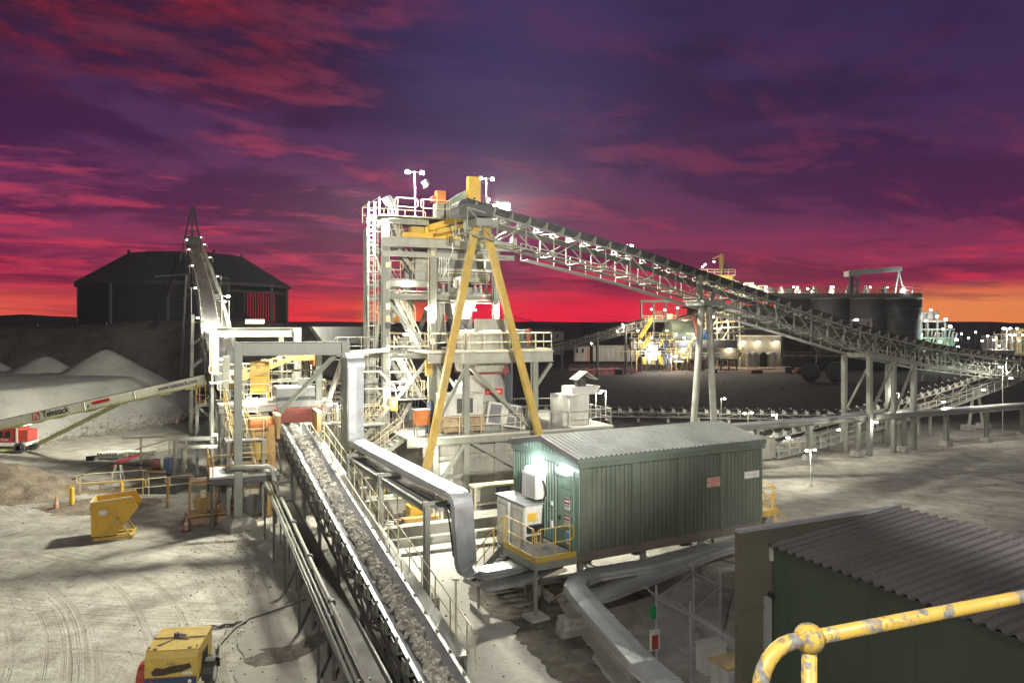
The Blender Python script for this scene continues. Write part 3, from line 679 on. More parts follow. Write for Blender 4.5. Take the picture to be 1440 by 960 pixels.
for nm, w0, lab in (('electrical_cabinet', 2.05, 'white electrical cabinet nearest the green door, with a yellow tag and cables at its side'), ('electrical_cabinet', 3.25, 'white electrical cabinet at the far corner of the green gable wall')):
    cb = thing(nm, lab, 'cabinet', sp_(-.6, w0+.55, zb-.6), 'cabinets by the switchroom')
    lbox(-1.0, -.25, w0, w0+1.08, zb-.55, zb+1.32).build('body', WHITED, cb)
    d_ = lbox(-1.03, -1.0, w0+.06, w0+1.02, zb-.45, zb+1.22).build('door', WHITED, cb)
    for q0, q1, r0, r1 in ((.16, .20, -.3, 1.08), (.88, .92, -.3, 1.08)): lbox(-1.045, -1.031, w0+q0, w0+q1, zb+r0, zb+r1).build('trim', GALV, d_)
    for z_ in (-.3, 1.06): lbox(-1.045, -1.031, w0+.2, w0+.88, zb+z_, zb+z_+.04).build('trim', GALV, d_)
    lbox(-1.06, -.20, w0-.04, w0+1.12, zb+1.32, zb+1.38).build('top_cover', GALV, cb)
    for l_ in (-.98, -.3): lbox(l_-.03, l_+.03, w0, w0+.06, 0.05, zb-.55).build('leg', GALV, cb)
    for l_ in (-.98, -.3): lbox(l_-.03, l_+.03, w0+1.0, w0+1.06, 0.05, zb-.55).build('leg', GALV, cb)
    if w0 < 3:
        lbox(-.9, -.5, w0-.03, w0-.004, zb+.75, zb+1.05).build('yellow_tag', YEL, cb)
        for k in range(3): lbox(-.95, -.32, w0-.16, w0-.01, zb-.5+k*.42, zb-.22+k*.42).build('terminal_box', BLACK if k != 1 else DARKS, cb)
        MB().tube([sp_(-.3, w0-.1, zb-.5), sp_(-.35, w0-.12, zb+.2), sp_(-.28, w0-.1, zb+1.2)], .02, 6).build('cable', BLACK, cb)
# access platform and stairs
pf = thing('access_platform', 'grating landing with yellow edge and handrails at the switchroom door', 'platform', sp_(-1.0, .8, 0))
grm = MB()
for k in range(30): lbox(-1.75, -.1, .02+k*.076, .036+k*.076, zb-.04, zb-.002, grm)
for k in range(9): lbox(-1.75+k*.2, -1.735+k*.2, 0.0, 2.25, zb-.045, zb-.012, grm)
grm.build('grating', GRAT, pf)
for a_ in ((-1.80, -1.75, -.05, 2.3), (-1.75, -.1, -.05, .0)): lbox(a_[0], a_[1], a_[2], a_[3], zb-.10, zb+.10).build('kick_plate', YELD, pf)
lbox(-1.80, -.05, -.04, .06, zb-.36, zb-.11).build('edge_beam', STEEL, pf); lbox(-1.80, -1.68, .07, 2.3, zb-.36, zb-.11).build('edge_beam', STEEL, pf)
lbox(-1.67, -.05, 2.18, 2.3, zb-.36, zb-.11).build('edge_beam', STEEL, pf)
lbox(-1.79, -1.69, -.03, .07, .1, zb-.365).build('post', STEEL, pf)
lbox(-2.1, -1.4, -.35, .35, 0.02, .12).build('footing', CONCP, pf)
MB().rail([sp_(-.2, -.02, zb), sp_(-1.72, -.02, zb)], 1.05, .9, .024).build('handrail', YELD, pf)
MB().rail([sp_(-1.77, .02, zb), sp_(-1.77, 2.28, zb)], 1.05, 1.0, .024).build('handrail', YELD, pf)
st = thing('stair', 'steel stair with yellow handrails dropping from the switchroom landing', 'stair', sp_(-1.3, 3.4, 0))
MB().stair(sp_(-1.35, 2.3, zb), sp_(-1.35, 4.75, .0), L, .8).build('flight', DARKS, st)
for l_ in (-1.77, -.93): MB().srail(sp_(l_, 2.3, zb), sp_(l_, 4.75, .0), 1.0, .024, 3).build('handrail', YELD, st)
pf = thing('access_platform', 'yellow platform with looped handrails behind the right end of the switchroom', 'platform', sp_(LEN+1, 2, 0))
lbox(LEN+.05, LEN+2.0, 1.0, 3.2, zb-.1, zb-.02).build('deck', GRAT, pf); lbox(LEN+.05, LEN+2.05, .9, 1.0, zb-.2, zb+.06).build('kick_plate', YELD, pf); lbox(LEN+2.0, LEN+2.06, 1.0, 3.2, zb-.2, zb+.06).build('kick_plate', YELD, pf)
for a_, c_ in (((LEN+.1, .95), (LEN+1.95, .95)), ((LEN+2.0, 1.0), (LEN+2.0, 3.15)), ((LEN+.15, 3.2), (LEN+1.9, 3.2))):
    MB().rail([sp_(a_[0], a_[1], zb), sp_(c_[0], c_[1], zb)], 1.05, .9, .028).build('handrail', YEL, pf)
MB().srail(sp_(LEN+2.0, 2.2, zb), sp_(LEN+4.0, 2.2, .1), 1.0, .028, 3).build('handrail', YEL, pf)
MB().stair(sp_(LEN+2.05, 2.7, zb), sp_(LEN+4.0, 2.7, .05), Wd, .8).build('flight', STEEL, pf)
for l_, w_ in ((.3, 1.1), (1.9, 1.1), (.3, 3.1), (1.9, 3.1)): lbox(LEN+l_-.06, LEN+l_+.06, w_-.06, w_+.06, .02, zb-.11).build('leg', STEEL, pf)
point(sp_(LEN+1.0, 1.6, zb+2.3), 60, (1, .85, .55), .1)
lbox(LEN+.0, LEN+.09, .1, .35, 4.1, 4.3).build('rear_lamp', WHITE, sw)

# ================================================================ covered cable trays
def tray(name, label, pts, wid, covers, up=None, cat='cable tray', levels=1, m=GALV):
    """Ladder tray: side rails and black cables under a folded sheet cover, following a path."""
    t = thing(name, label, cat, pts[0], 'covered cable trays')
    h = .16
    b = MB().sweep(pts, [(-wid/2, h), (-wid/2-.015, h-.13), (-wid/2-.012, h-.135), (-wid/2+.01, h-.015), (wid/2-.01, h-.015), (wid/2+.012, h-.135), (wid/2+.015, h-.13), (wid/2, h), (0, h+.02)], up)
    for s_ in (-1, 1): MB().sweep(pts, [(s_*wid/2-.02, -.10), (s_*wid/2+.02, -.10), (s_*wid/2+.02, .012), (s_*wid/2-.02, .012)], up).build('side_rail', GALV, t)
    Lp = sum((pts[i+1]-pts[i]).length for i in range(len(pts)-1)); ns = int(Lp/1.3)
    if ns:
        js = b; acc = 0.0; tgt = .65
        for i in range(len(pts)-1):
            sl = (pts[i+1]-pts[i]).length; d = (pts[i+1]-pts[i])/max(sl, 1e-6); u_ = Z if up is None else (up[i]+up[i+1]).normalized() if isinstance(up, list) else up
            while tgt < acc+sl:
                c_ = pts[i]+d*(tgt-acc); sd = d.cross(u_).normalized(); u2 = sd.cross(d); js.box(c_+u2*(h+.006), (.06, wid+.03, .02), d, sd, u2); tgt += 1.3
                for e_ in (-1, 1): js.box(c_+sd*(e_*(wid/2+.014))+u2*(h-.06), (.05, .012, .12), d, sd, u2)
            acc += sl
    b.build('cover', m, t)
    for k in range(5):
        o_ = (k-2)*wid*.19; MB().sweep(pts, [(o_+.045*math.cos(q), -.05+.03*math.sin(q)) for q in (0, 1.05, 2.1, 3.14, 4.2, 5.2)], up).build('cable', BLACK, t)
    return t
def arc(c, u, v, r, a0, a1, n=8): return [c+u*(r*math.cos(a0+(a1-a0)*i/n))+v*(r*math.sin(a0+(a1-a0)*i/n)) for i in range(n+1)]
T1 = V((-2.35, 26.5, 4.25)); T2 = V((-7.45, 35.8, 4.3)); AT = (T2-T1).normalized()
rise = T2+A*.30
# riser and sloping run
pts = [rise+Z*4.5-A*.0+B*1.2+Z*.25, rise+Z*4.72+B*.7, rise+Z*4.7+B*.25, rise+Z*4.45, rise+Z*3.9]
rt_pts = [rise+Z*3.75, rise+Z*2.2, rise+Z*.15]
ups = [-A]*3
t1 = tray('cable_tray', 'tall silver cable riser beside the portal frame column, rounded over at its top', rt_pts, .74, 1, ups)
MB().sweep(arc(rise+Z*3.75+A*.45, -A, Z, .62, 0, 1.75, 10), [(-.42, 0), (.42, 0), (.42, .03), (-.42, .03)], [(-A*math.cos(q*.175)+Z*math.sin(q*.175)) for q in range(11)]).build('top_bend', GALV, t1)
t2 = tray('cable_tray', 'long silver covered cable tray sloping over the posts above the conveyor walkway', [T2+Z*.1, T1.lerp(T2, .5)+Z*.05, T1], .74, 1)
# second, lower ladder under the long run
MB().sweep([T2-Z*.55+B*-.1, T1-Z*.55-A*.4+B*-.1], [(-.36, -.05), (.36, -.05), (.36, .05), (-.36, .05)]).build('lower_ladder', GALV, t2)
MB().sweep([T2-Z*.47+B*-.1, T1-Z*.47-A*.4+B*-.1], [(-.25, -.03), (.25, -.03), (.25, .05), (-.25, .05)]).build('lower_cable', BLACK, t2)
# drop and curve round to the switchroom
def bez(p0, p1, p2, p3, n): return [p0*(1-t_)**3+p1*(3*t_*(1-t_)**2)+p2*(3*t_*t_*(1-t_))+p3*t_**3 for t_ in (i/n for i in range(n+1))]
E1 = T1-AT*1.05-Z*.55+B*.15; E2 = E1-Z*1.55+B*.10; E3 = V((-.75, 26.3, 1.38))
drop_pts = [T1-AT*.02]+bez(T1-AT*.25, T1-AT*.95+Z*.02, E1+Z*.5-AT*.02, E1, 8)+bez(E1, E1-Z*.5, E2+Z*.3, E2, 4)[1:]
def ups_for(pts_, side):                               # cover faces outwards on the bend
    r_ = []
    for i in range(len(pts_)):
        d = (pts_[min(i+1, len(pts_)-1)]-pts_[max(i-1, 0)]).normalized(); r_.append(side.cross(d).normalized())
    return r_
SD = AT.cross(Z).normalized()
dup = ups_for(drop_pts, SD); dup = [u if u.dot(Z-AT) > 0 else -u for u in dup]
flat = bez(E2, E2-Z*.62-AT*.05, E3-B*.75-Z*.02, E3, 12)+bez(E3, E3+B*.9, V((.5, 27.2, 1.4)), V((1.5, 28.4, 1.45)), 7)[1:]
fup = [dup[-1].lerp(Z, min(1, i/6)).normalized() for i in range(len(flat))]
t4 = t3 = tray('cable_tray', 'silver covered cable tray dropping from the last post and curving to the switchroom landing', drop_pts+flat[1:], .72, 1, dup+fup[1:])
low = [p-Z*.40-A*.28 for p in flat[4:]]
b = MB().sweep(low, [(-.4, .12), (.4, .12), (.42, .0), (.38, .08), (-.38, .08), (-.42, .0)]); b.build('lower_cover', GALV, t4)
for k in range(6):
    o_ = B*((k-2.5)*.12)
    MB().tube([T1-AT*.1-Z*.5+o_]+bez(T1-AT*.3-Z*.5+o_, E1-AT*-.5+Z*.2+o_, E1+AT*.35-Z*.4+o_, E2+AT*.3+o_, 7)+[flat[5]-Z*.15+o_*.5], .035, 6).build('drop_cable', BLACK, t3)
for p in (flat[9], flat[-2]): MB().box(V((p.x, p.y, .12))-A*.1, (1.3, .22, .24), A, B).build('sleeper', CONCP, t4); MB().bar(V((p.x, p.y, .24)), V((p.x, p.y, p.z-.15)), .08).build('stand', STEEL, t4)
# tray posts
def tray_post(o, b_, top, label, plinth=True, wd_=.2):
    t = thing('tray_post', label, 'post', (o.x, o.y, 0), 'posts under the cable tray')
    if plinth:
        MB().box((o.x, o.y, .27), (.72, .72, .54), B, A).build('plinth', CONC, t); MB().box((o.x, o.y, .555), (.4, .4, .03), B, A).build('base_plate', STEEL, t)
        for i in (-1, 1):
            for j in (-1, 1): MB().cyl(V((o.x, o.y, .57))+B*(.15*i)+A*(.15*j), V((o.x, o.y, .66))+B*(.15*i)+A*(.15*j), .02, 6).build('bolt', DARKS, t)
    z0 = .57 if plinth else 0
    MB().ib((o.x, o.y, z0), (o.x, o.y, top), wd_+.04, wd_, .016, A).build('column', STEEL, t)
    MB().bar(V((o.x, o.y, top+.07))-B*.15, V((o.x, o.y, top+.07))+B*1.0, .14, .14).build('cross_arm', STEEL, t)
    return t
p1 = T1-B*.66+AT*.15; p2 = T1-B*.66+AT*5.1; p3 = T1-B*.66+AT*9.6
tray_post(p1, 0, 3.72, 'dark green-grey tray post nearest the camera, on a square concrete plinth')
tray_post(p2, 0, 3.85, 'grey tray post midway along the sloping cable tray')
tray_post(p3, 0, 3.95, 'grey tray post at the foot of the silver cable riser')
bm_ = MB().ib(V((p1.x, p1.y, 3.6)), V((p3.x, p3.y, 3.8)), .25, .14).build('tray_beam', STEEL); tag(bm_, 'long steel beam tying the three cable tray posts together', 'beam')
# ground-level trays in front of the switchroom
def gt(px, py, z): 
    D = (H-z)*F/(py-HY); return V(((px-CX)/F*D, D, z))
run = [gt(1000, 772, 1.45), gt(905, 797, 1.35), gt(868, 803, 1.3), gt(836, 808, 1.25), gt(815, 816, 1.25), gt(808, 828, 1.25), gt(822, 846, 1.25), gt(850, 878, 1.25), gt(905, 938, 1.25), gt(935, 962, 1.05), gt(1010, 1040, .8)]
t5 = tray('cable_tray', 'pale silver cable tray bending round in front of the switchroom and off the bottom edge', run, .72, 1)
run2 = [gt(1085, 752, 1.45), gt(1000, 776, 1.4), gt(965, 790, 1.3), gt(905, 815, 1.05), gt(850, 836, .8), gt(822, 842, .75)]
t6 = tray('cable_tray', 'darker cable tray in the shade under the switchroom edge', run2, .75, 1)
for p in ((run[5]+run[6])*.5, run[8]):
    s_ = thing('sleeper_stack', 'pale timber sleepers stacked under the %s tray bend' % ('upper' if p.y > 22 else 'lower'), 'sleepers', (p.x, p.y, 0), 'blocks under the cable trays')
    for k in range(3): MB().box(V((p.x-.2, p.y, .1+k*.2)), (1.1-.1*k, .5, .19), B, A).build('sleeper', CONCP if k else CONC, s_)
MB_ = MB().tube([gt(772, 848, .3), gt(790, 835, .9), gt(800, 832, 1.15), gt(806, 834, 1.2)], .05, 7).build('cable_bundle', mat('pale_pink_cable', (.5, .38, .46), .5), None, True); tag(MB_, 'loose bundle of pinkish cables at the tray bend', 'cables')
bb = MB().box(gt(795, 812, .1), (2.2, .25, .2), B, A).build('timber_beam', CONCP); tag(bb, 'short pale beam lying under the switchroom landing', 'beam')
for px, py, l_, lab in ((1080, 812, 1.4, 'pale slab lying behind the fence by the brown wall'), (690, 802, 2.0, 'low concrete step under the switchroom stair')):
    o_ = MB().box(gt(px, py, .1), (l_, .8, .2), B, A).build('concrete_slab', CONCP); tag(o_, lab, 'slab')

# ================================================================ chain-link compound
fc = thing('chain_link_fence', 'galvanised chain-link fence compound with cranked post tops in front of the switchroom', 'fence', gt(930, 930, 0))
fp = [gt(923, 940, 0), gt(970, 962, 0), gt(1013, 905, 0)]
posts = [V((3.55, 18.9+3.1, 0)), V((4.75, 21.0+.2, 0)), V((6.2, 23.2, 0)), V((4.95, 24.1, 0)), V((7.6, 20.2, 0))]
posts = [PZ(923, 22.3, 0), PZ(971, 21.0, 0), PZ(1013, 23.4, 0), PZ(975, 24.6, 0), PZ(1070, 18.4, 0)]
for p in posts:
    MB().tube([p, p+Z*2.35], .035, 8).build('post', GALV, fc); MB().tube([p+Z*1.95, p+Z*2.4-B*.45-A*.1], .025, 6).build('barb_arm', GALV, fc)
wire = MB(); 
def chain(p, q, h=1.9, s_=.085):
    d = q-p; L_ = d.length; d = d.normalized(); n = d.cross(Z); k = -h
    while k < L_:
        for sg in (1, -1):
            a0, a1 = (max(k, 0), min(k+h, L_)); 
            if a1 > a0: 
                za, zb_ = (a0-k, a1-k) if sg > 0 else (h-(a0-k), h-(a1-k))
                wire.tube([p+d*a0+Z*(za+.05)+n*(.003*sg), p+d*a1+Z*(zb_+.05)+n*(.003*sg)], .0028, 3, caps=False)
        k += s_
for i, j in ((0, 1), (1, 4), (1, 2), (0, 3), (3, 2)): 
    if (i, j) != (1, 2): chain(posts[i], posts[j])
    MB().tube([posts[i]+Z*1.95, posts[j]+Z*1.95], .022, 6).build('top_rail', GALV, fc)
wire.build('wire_mesh', GALV, fc)
for i, j in ((0, 1), (1, 4)):
    for k in range(3): 
        o_ = Z*(2.08+k*.12)-B*(.14+.14*k); MB().tube([posts[i]+o_, posts[j]+o_], .004, 4).build('barbed_wire', GALV, fc)
MB().tube([posts[1]+Z*.08, posts[4]+Z*.08], .03, 6).build('bottom_rail', GALV, fc)
o_ = MB().box(posts[0]+Z*1.55-B*.12, (.16, .1, .36), B, A).build('green_box', mat('green_plastic', (.02, .25, .09), .5)); tag(o_, 'small green box strapped to the chain-link fence post', 'box')
o_ = MB().box(posts[0]+Z*.75-A*.06-B*.1, (.36, .02, .62), B, A).build('fence_sign', WHITED); tag(o_, 'red and white notice hanging on the chain-link fence', 'sign')
MB().box(posts[0]+Z*.68-A*.075-B*.1, (.22, .012, .42), B, A).build('red_panel', RED, o_)
for k, (px, D) in enumerate(((1032, 20.2), (1000, 21.6))):
    c_ = thing('transformer_box', ('pale ribbed tank behind the fence against the brown wall', 'square pale box inside the chain-link compound')[k], 'cabinet', PZ(px, D, 0))
    p = PZ(px, D, 0)
    MB().box(p+Z*.5, (1.0, .7, 1.0) if k == 0 else (.7, .5, .75), B, A).build('body', WHITED, c_)
    MB().box(p+Z*(1.04 if k == 0 else .91), (1.1, .8, .07) if k == 0 else (.76, .56, .05), B, A).build('lid', YELD if k == 0 else WHITED, c_)
    if k == 0:
        for q in range(7): MB().box(p+Z*.5-B*(.48-.16*q)-A*.42, (.03, .16, .85), B, A).build('cooling_fin', GALV, c_)
# ================================================================ conveyors
def at_len(pts, s):
    for i in range(len(pts)-1):
        L_ = (pts[i+1]-pts[i]).length
        if s <= L_ or i == len(pts)-2: return pts[i].lerp(pts[i+1], s/L_), (pts[i+1]-pts[i]).normalized()
        s -= L_
def length(pts): return sum((pts[i+1]-pts[i]).length for i in range(len(pts)-1))
def rs(pts, step):
    L_ = length(pts); n = max(1, round(L_/step)); return [at_len(pts, L_*i/n)[0] for i in range(n+1)]
def truss(b, pts, wid, dep, panel, ch=.09, web=.06):
    """Two lattice sides hung below the path, tied across top and bottom."""
    q = rs(pts, panel); n = len(q); sd = [(q[min(i+1, n-1)]-q[max(i-1, 0)]).normalized().cross(Z).normalized() for i in range(n)]
    for s_ in (-1, 1):
        T_ = [q[i]+sd[i]*(s_*wid/2) for i in range(n)]; Bt = [p-Z*dep for p in T_]
        for i in range(n-1):
            b.bar(T_[i], T_[i+1], ch, ch); b.bar(Bt[i], Bt[i+1], ch, ch)
            if i % 2 == 0: b.bar(T_[i], Bt[i+1], web, web)
            else: b.bar(Bt[i], T_[i+1], web, web)
        for i in range(n): b.bar(T_[i], Bt[i], web*1.1, web*1.1)
    for i in range(n):
        l_, r_ = q[i]-sd[i]*(wid/2), q[i]+sd[i]*(wid/2)
        b.bar(l_-Z*dep, r_-Z*dep, web, web); b.bar(l_, r_, web, web)
        if i < n-1: b.bar(l_-Z*dep, q[i+1]+sd[i+1]*(wid/2)-Z*dep, web*.8, web*.8)
    return b
def idler_mesh(bw, wing=.17, plate=False):
    b = MB()                                           # local: x across, y along, z up, belt bottom at z = 0
    for s_ in (-1, 1):
        b.bar((s_*bw*.22, 0, -.06), (s_*bw*.56, 0, .16), .1, .1, V((0, 1, 0)))      # wing rollers
        b.prism([(s_*(bw*.56), -.05, -.2), (s_*(bw*.66), -.05, -.2), (s_*(bw*.66), -.05, .26), (s_*(bw*.58), -.05, .30)], (0, .1, 0))
        if plate: b.prism([(s_*(bw*.69), -.02, -.22), (s_*(bw*.69)+s_*.02, -.02, -.22), (s_*(bw*.69)+s_*.02, -.02, wing), (s_*(bw*.69), -.02, wing)], (0, .30, 0))
    b.bar((-bw*.22, 0, -.06), (bw*.22, 0, -.06), .1, .1, V((0, 1, 0)))
    b.bar((-bw*.66, .0, -.2), (bw*.66, .0, -.2), .08, .06)
    return b
def conveyor(name, label, pts, bw, dep, panel, idl, tm, group=None, trough=.17, plate=False, walk=None, wz=-.9, ret=True, tw=None, im=None, beltm=None, ww=.75, railm=None, w0=0, wm=None):
    root = thing(name, label, 'conveyor', (pts[0].x, pts[0].y, 0), group)
    fine = rs(pts, 1.2)
    prof = [(-bw*.54, trough), (-bw*.24, 0), (bw*.24, 0), (bw*.54, trough), (bw*.54, trough+.02), (bw*.23, .025), (-bw*.23, .025), (-bw*.54, trough+.02)]
    MB().sweep([p+Z*.2 for p in fine], prof).build('belt', beltm or RUBBER, root)
    if ret: MB().sweep([p-Z*.35 for p in fine], [(-bw/2, -.02), (bw/2, -.02), (bw/2, .02), (-bw/2, .02)]).build('return_belt', RUBBER, root)
    truss(MB(), pts, tw or bw*1.35, dep, panel).build('truss', tm, root)
    L_ = length(pts); n = min(100, int(L_/idl)); first = None
    for i in range(n):
        p, d = at_len(pts, (i+.5)*L_/n); sd = d.cross(Z).normalized()
        if first is None: first = idler_mesh(bw, plate=plate).build('idler', im or tm, None); o = first
        else: o = first.copy(); COL.objects.link(o)
        o.parent = root; o.matrix_local = Matrix.Translation(p+Z*.2-root.location) @ Matrix((sd, d, sd.cross(d))).transposed().to_4x4()
    if walk:
        for s_ in (walk if isinstance(walk, tuple) else (walk,)):
            def off(p, i, arr, e): 
                d = (arr[min(i+1, len(arr)-1)]-arr[max(i-1, 0)]).normalized(); return p+d.cross(Z).normalized()*(s_*e)+Z*wz
            inn = (tw or bw*1.35)/2+.04; fine_ = fine[w0:]
            q = [off(p, i, fine_, inn+ww/2) for i, p in enumerate(fine_)]
            MB().sweep(q, [(-ww/2, 0), (ww/2, 0), (ww/2, .05), (-ww/2, .05)]).build('walkway', wm or GRAT, root)
            q = [off(p, i, fine_, inn+ww) for i, p in enumerate(fine_)]; 
            b = MB(); hh = 1.05
            b.sweep([p+Z*hh for p in q], [(-.025, -.025), (.025, -.025), (.025, .025), (-.025, .025)]); b.sweep([p+Z*hh*.52 for p in q], [(-.02, -.02), (.02, -.02), (.02, .02), (-.02, .02)])
            for i in range(len(q)): b.bar(q[i], q[i]+Z*hh, .045)
            b.build('handrail', railm or PALE, root)
    return root

# main ore conveyor rising from the bottom edge to the crusher station
def lip(D): return V((-11.7+(38-D)*.4924, D, 0))
def mz(D): return 1.25+(D-18.3)*(4.75-1.25)/(38-18.3)
MV = [V((lip(D).x+.58, D+.27, mz(D)-.36)) for D in (12.5, 18.3, 25.6, 32, 38.6)]
MV = [p-V((.30*(38.6-p.y)/20, 0, 0)) for p in MV]
M = conveyor('ore_conveyor', 'long belt conveyor loaded with broken rock, running from the bottom edge up to the crusher', MV, .94, .62, 1.6, .98, DARKS, plate=True, walk=(-1,) if False else None, beltm=BELTTOP, trough=.21, tw=1.3, im=STEEL)
md = (MV[-1]-MV[0]); mdh = V((md.x, md.y, 0)).normalized(); msd = mdh.cross(Z).normalized()     # msd points right
for s_ in (-1, 1): MB().sweep([p+msd*(s_*.55)+Z*.42 for p in MV], [(-.05, -.03), (.05, -.03), (.05, .03), (-.05, .03)]).build('lip_strip', GALV if s_ < 0 else BELTTOP, M)
for i in range(8):
    p, d = at_len(MV, 2.0+i*3.4); 
    for s_ in (-1, 1):
        q = p+msd*(s_*.62)-Z*.6
        if q.z > .25: MB().bar(q, V((q.x, q.y, .0)), .11).build('leg', DARKS, M)
# right-hand walkway with cream handrail, upper half of the run
wk = [at_len(MV, s_)[0] for s_ in (9.0, 14, 20, 26, 29.5)]
wq = [p+msd*1.28-Z*.72 for p in wk]
MB().sweep(wq, [(-.4, 0), (.4, 0), (.4, .05), (-.4, .05)]).build('walkway', GRAT, M)
b = MB(); rp = rs([p+msd*.36 for p in wq], 1.35)
b.tube([p+Z*1.05 for p in rp], .026, 6); b.tube([p+Z*.55 for p in rp], .022, 6)
for p in rp: b.tube([p, p+Z*1.05], .026, 6)
b.tube([rp[0]+Z*1.05, rp[0]+Z*1.0-mdh*.3, rp[0]+Z*.6-mdh*.55, rp[0]-Z*.1-mdh*.7], .026, 6); b.build('handrail', CREAM, M)
b = MB(); rp = rs([p-msd*.36 for p in wq], 1.35)
b.tube([p+Z*1.05 for p in rp[3:]], .024, 6)
for p in rp[3:]: b.tube([p, p+Z*1.05], .024, 6)
b.build('handrail', CREAM, M)
for i, p in enumerate(rs(wq, 3.2)): 
    if p.z > .4: MB().bar(p+msd*.3-Z*.03, V((p.x, p.y, 0))+msd*.3, .09).build('leg', STEEL, M)
# broken rock on the belt: far too many to count
rb = MB(); ico = [(0, 0, -1), (.72, -.53, -.45), (-.28, -.85, -.45), (-.89, 0, -.45), (-.28, .85, -.45), (.72, .53, -.45), (.28, -.85, .45), (-.72, -.53, .45), (-.72, .53, .45), (.28, .85, .45), (.89, 0, .45), (0, 0, 1)]
icf = [(0, 1, 2), (1, 0, 5), (0, 2, 3), (0, 3, 4), (0, 4, 5), (1, 5, 10), (2, 1, 6), (3, 2, 7), (4, 3, 8), (5, 4, 9), (1, 10, 6), (2, 6, 7), (3, 7, 8), (4, 8, 9), (5, 9, 10), (6, 10, 11), (7, 6, 11), (8, 7, 11), (9, 8, 11), (10, 9, 11)]
Lm = length(MV); rng = random.Random(3)
def rock(b, c, s, rng):
    M3 = Matrix.Rotation(rng.uniform(0, 6.3), 3, (rng.uniform(-1, 1), rng.uniform(-1, 1), rng.uniform(-1, 1)+.01))
    sc = V((rng.uniform(.7, 1.35), rng.uniform(.55, 1.0), rng.uniform(.45, .85)))
    vs = []
    for v in ico:
        k = rng.uniform(.72, 1.18); p = V((v[0]*sc.x*k, v[1]*sc.y*k, v[2]*sc.z*k))*s; vs.append(c+M3 @ p)
    b.add(vs, icf)
for i in range(2700):
    s_ = Lm*((i+rng.random())/2700); p, d = at_len(MV, s_); u = max(-1, min(1, rng.gauss(0, .42)))*.30
    sz = rng.choice((.045, .06, .075, .09, .11, .14)) * rng.uniform(.8, 1.3)
    lay = rng.random()**1.4*.10*(1-abs(u)/.45)
    rock(rb, p+msd*u+Z*(.24+lay+abs(u)*.16+.03), sz, rng)
ORE = earth('broken_ore', [(.32, (.13, .125, .11)), (.5, (.33, .315, .28)), (.66, (.56, .535, .48))], 4.2, .3, .02, 30)
o = rb.build('broken_ore', ORE); tag(o, 'broken grey rock riding on the loaded belt', 'rock', None, 'stuff')
# pipes and the dark lower belt on the left side of the conveyor
pr = thing('pipe_run', 'bundle of pale pipes on trestles along the left side of the ore conveyor', 'pipes', (-11.8, 35.4, 0))
pa, pb = V((-11.75, 35.6, 2.55)), V((-11.75, 35.6, 2.55))+V((8.75, -19.9, -.85)).normalized()*24
for k, (o_, r_, m_) in enumerate(((0, .05, STEEL), (.14, .04, STEEL), (.36, .07, PALE), (-.10, .03, DARKS))):
    MB().tube([pa+msd*o_+Z*(.05 if k == 3 else 0), pb+msd*o_], r_, 8).build('pipe', m_, pr, True)
MB().tube([pa+msd*.40+Z*.05, pa+msd*.40+A*.3+Z*.2, pa+msd*.35+A*.5+Z*.55, pa+msd*.2+A*.9+Z*.6, pa-msd*1.5+A*1.3+Z*.6], .11, 10).build('elbow', PALE, pr, True)
for i in range(6):
    p = pa.lerp(pb, .02+i*.16)
    for o_ in (-.1, .34): MB().bar(p+msd*o_-Z*.09, V((p.x, p.y, 0))+msd*o_, .08).build('leg', DARKS, pr)
    MB().bar(p-msd*.18-Z*.1, p+msd*.5-Z*.1, .07, .07).build('cross_arm', DARKS, pr)
for i in range(4): p = pa.lerp(pb, .12+i*.17); MB().tube([p+msd*.40-mdh*.1, p+msd*.40+mdh*.1], .11, 10).build('flange', DARKS, pr)
rc = thing('return_conveyor', 'narrow dark brown belt in the shadow between the pipes and the ore conveyor', 'conveyor', (-10.9, 34.5, 0))
ra, rb2 = V((-10.6, 35.2, 1.75)), V((-10.6, 35.2, 1.75))+V((8.75, -19.9, -.75)).normalized()*24
MB().sweep([ra, rb2], [(-.2, 0), (.2, 0), (.26, .08), (.24, .09), (.18, .03), (-.18, .03), (-.24, .09), (-.26, .08)]).build('belt', mat('brown_belt', (.045, .036, .033), .7, 0, .3), rc)
for s_ in (-.3, .3): MB().bar(ra+msd*s_-Z*.05, rb2+msd*s_-Z*.05, .07, .16).build('stringer', DARKS, rc)
for i in range(7):
    p = ra.lerp(rb2, .03+i*.13)
    for s_ in (-.4, .4): MB().bar(p+msd*s_-Z*.14, V((p.x, p.y, 0))+msd*s_, .07).build('leg', DARKS, rc)

# high conveyor from the tower head out to the right
Bd = V((.87, .493, 0)).normalized()
def hb(t_, z): return V((-1.5, 42.0, 0))+Bd*t_+Z*z
HB = [hb(-1.5, 16.35), hb(1, 15.85), hb(10.2, 14.2), hb(22.7, 11.45), hb(32.2, 9.35), hb(42, 7.75), hb(52, 6.7), hb(64, 5.7)]
HB = [p+Z*.1 for p in HB]
HC = conveyor('high_conveyor', 'tall lattice belt conveyor on A-frames, sloping from the crusher tower down to the right', HB, 1.05, 1.35, 1.9, 1.15, STEEL, walk=(-1,), wz=-1.65, tw=1.5, im=STEEL, ww=.8, w0=4, trough=.36)
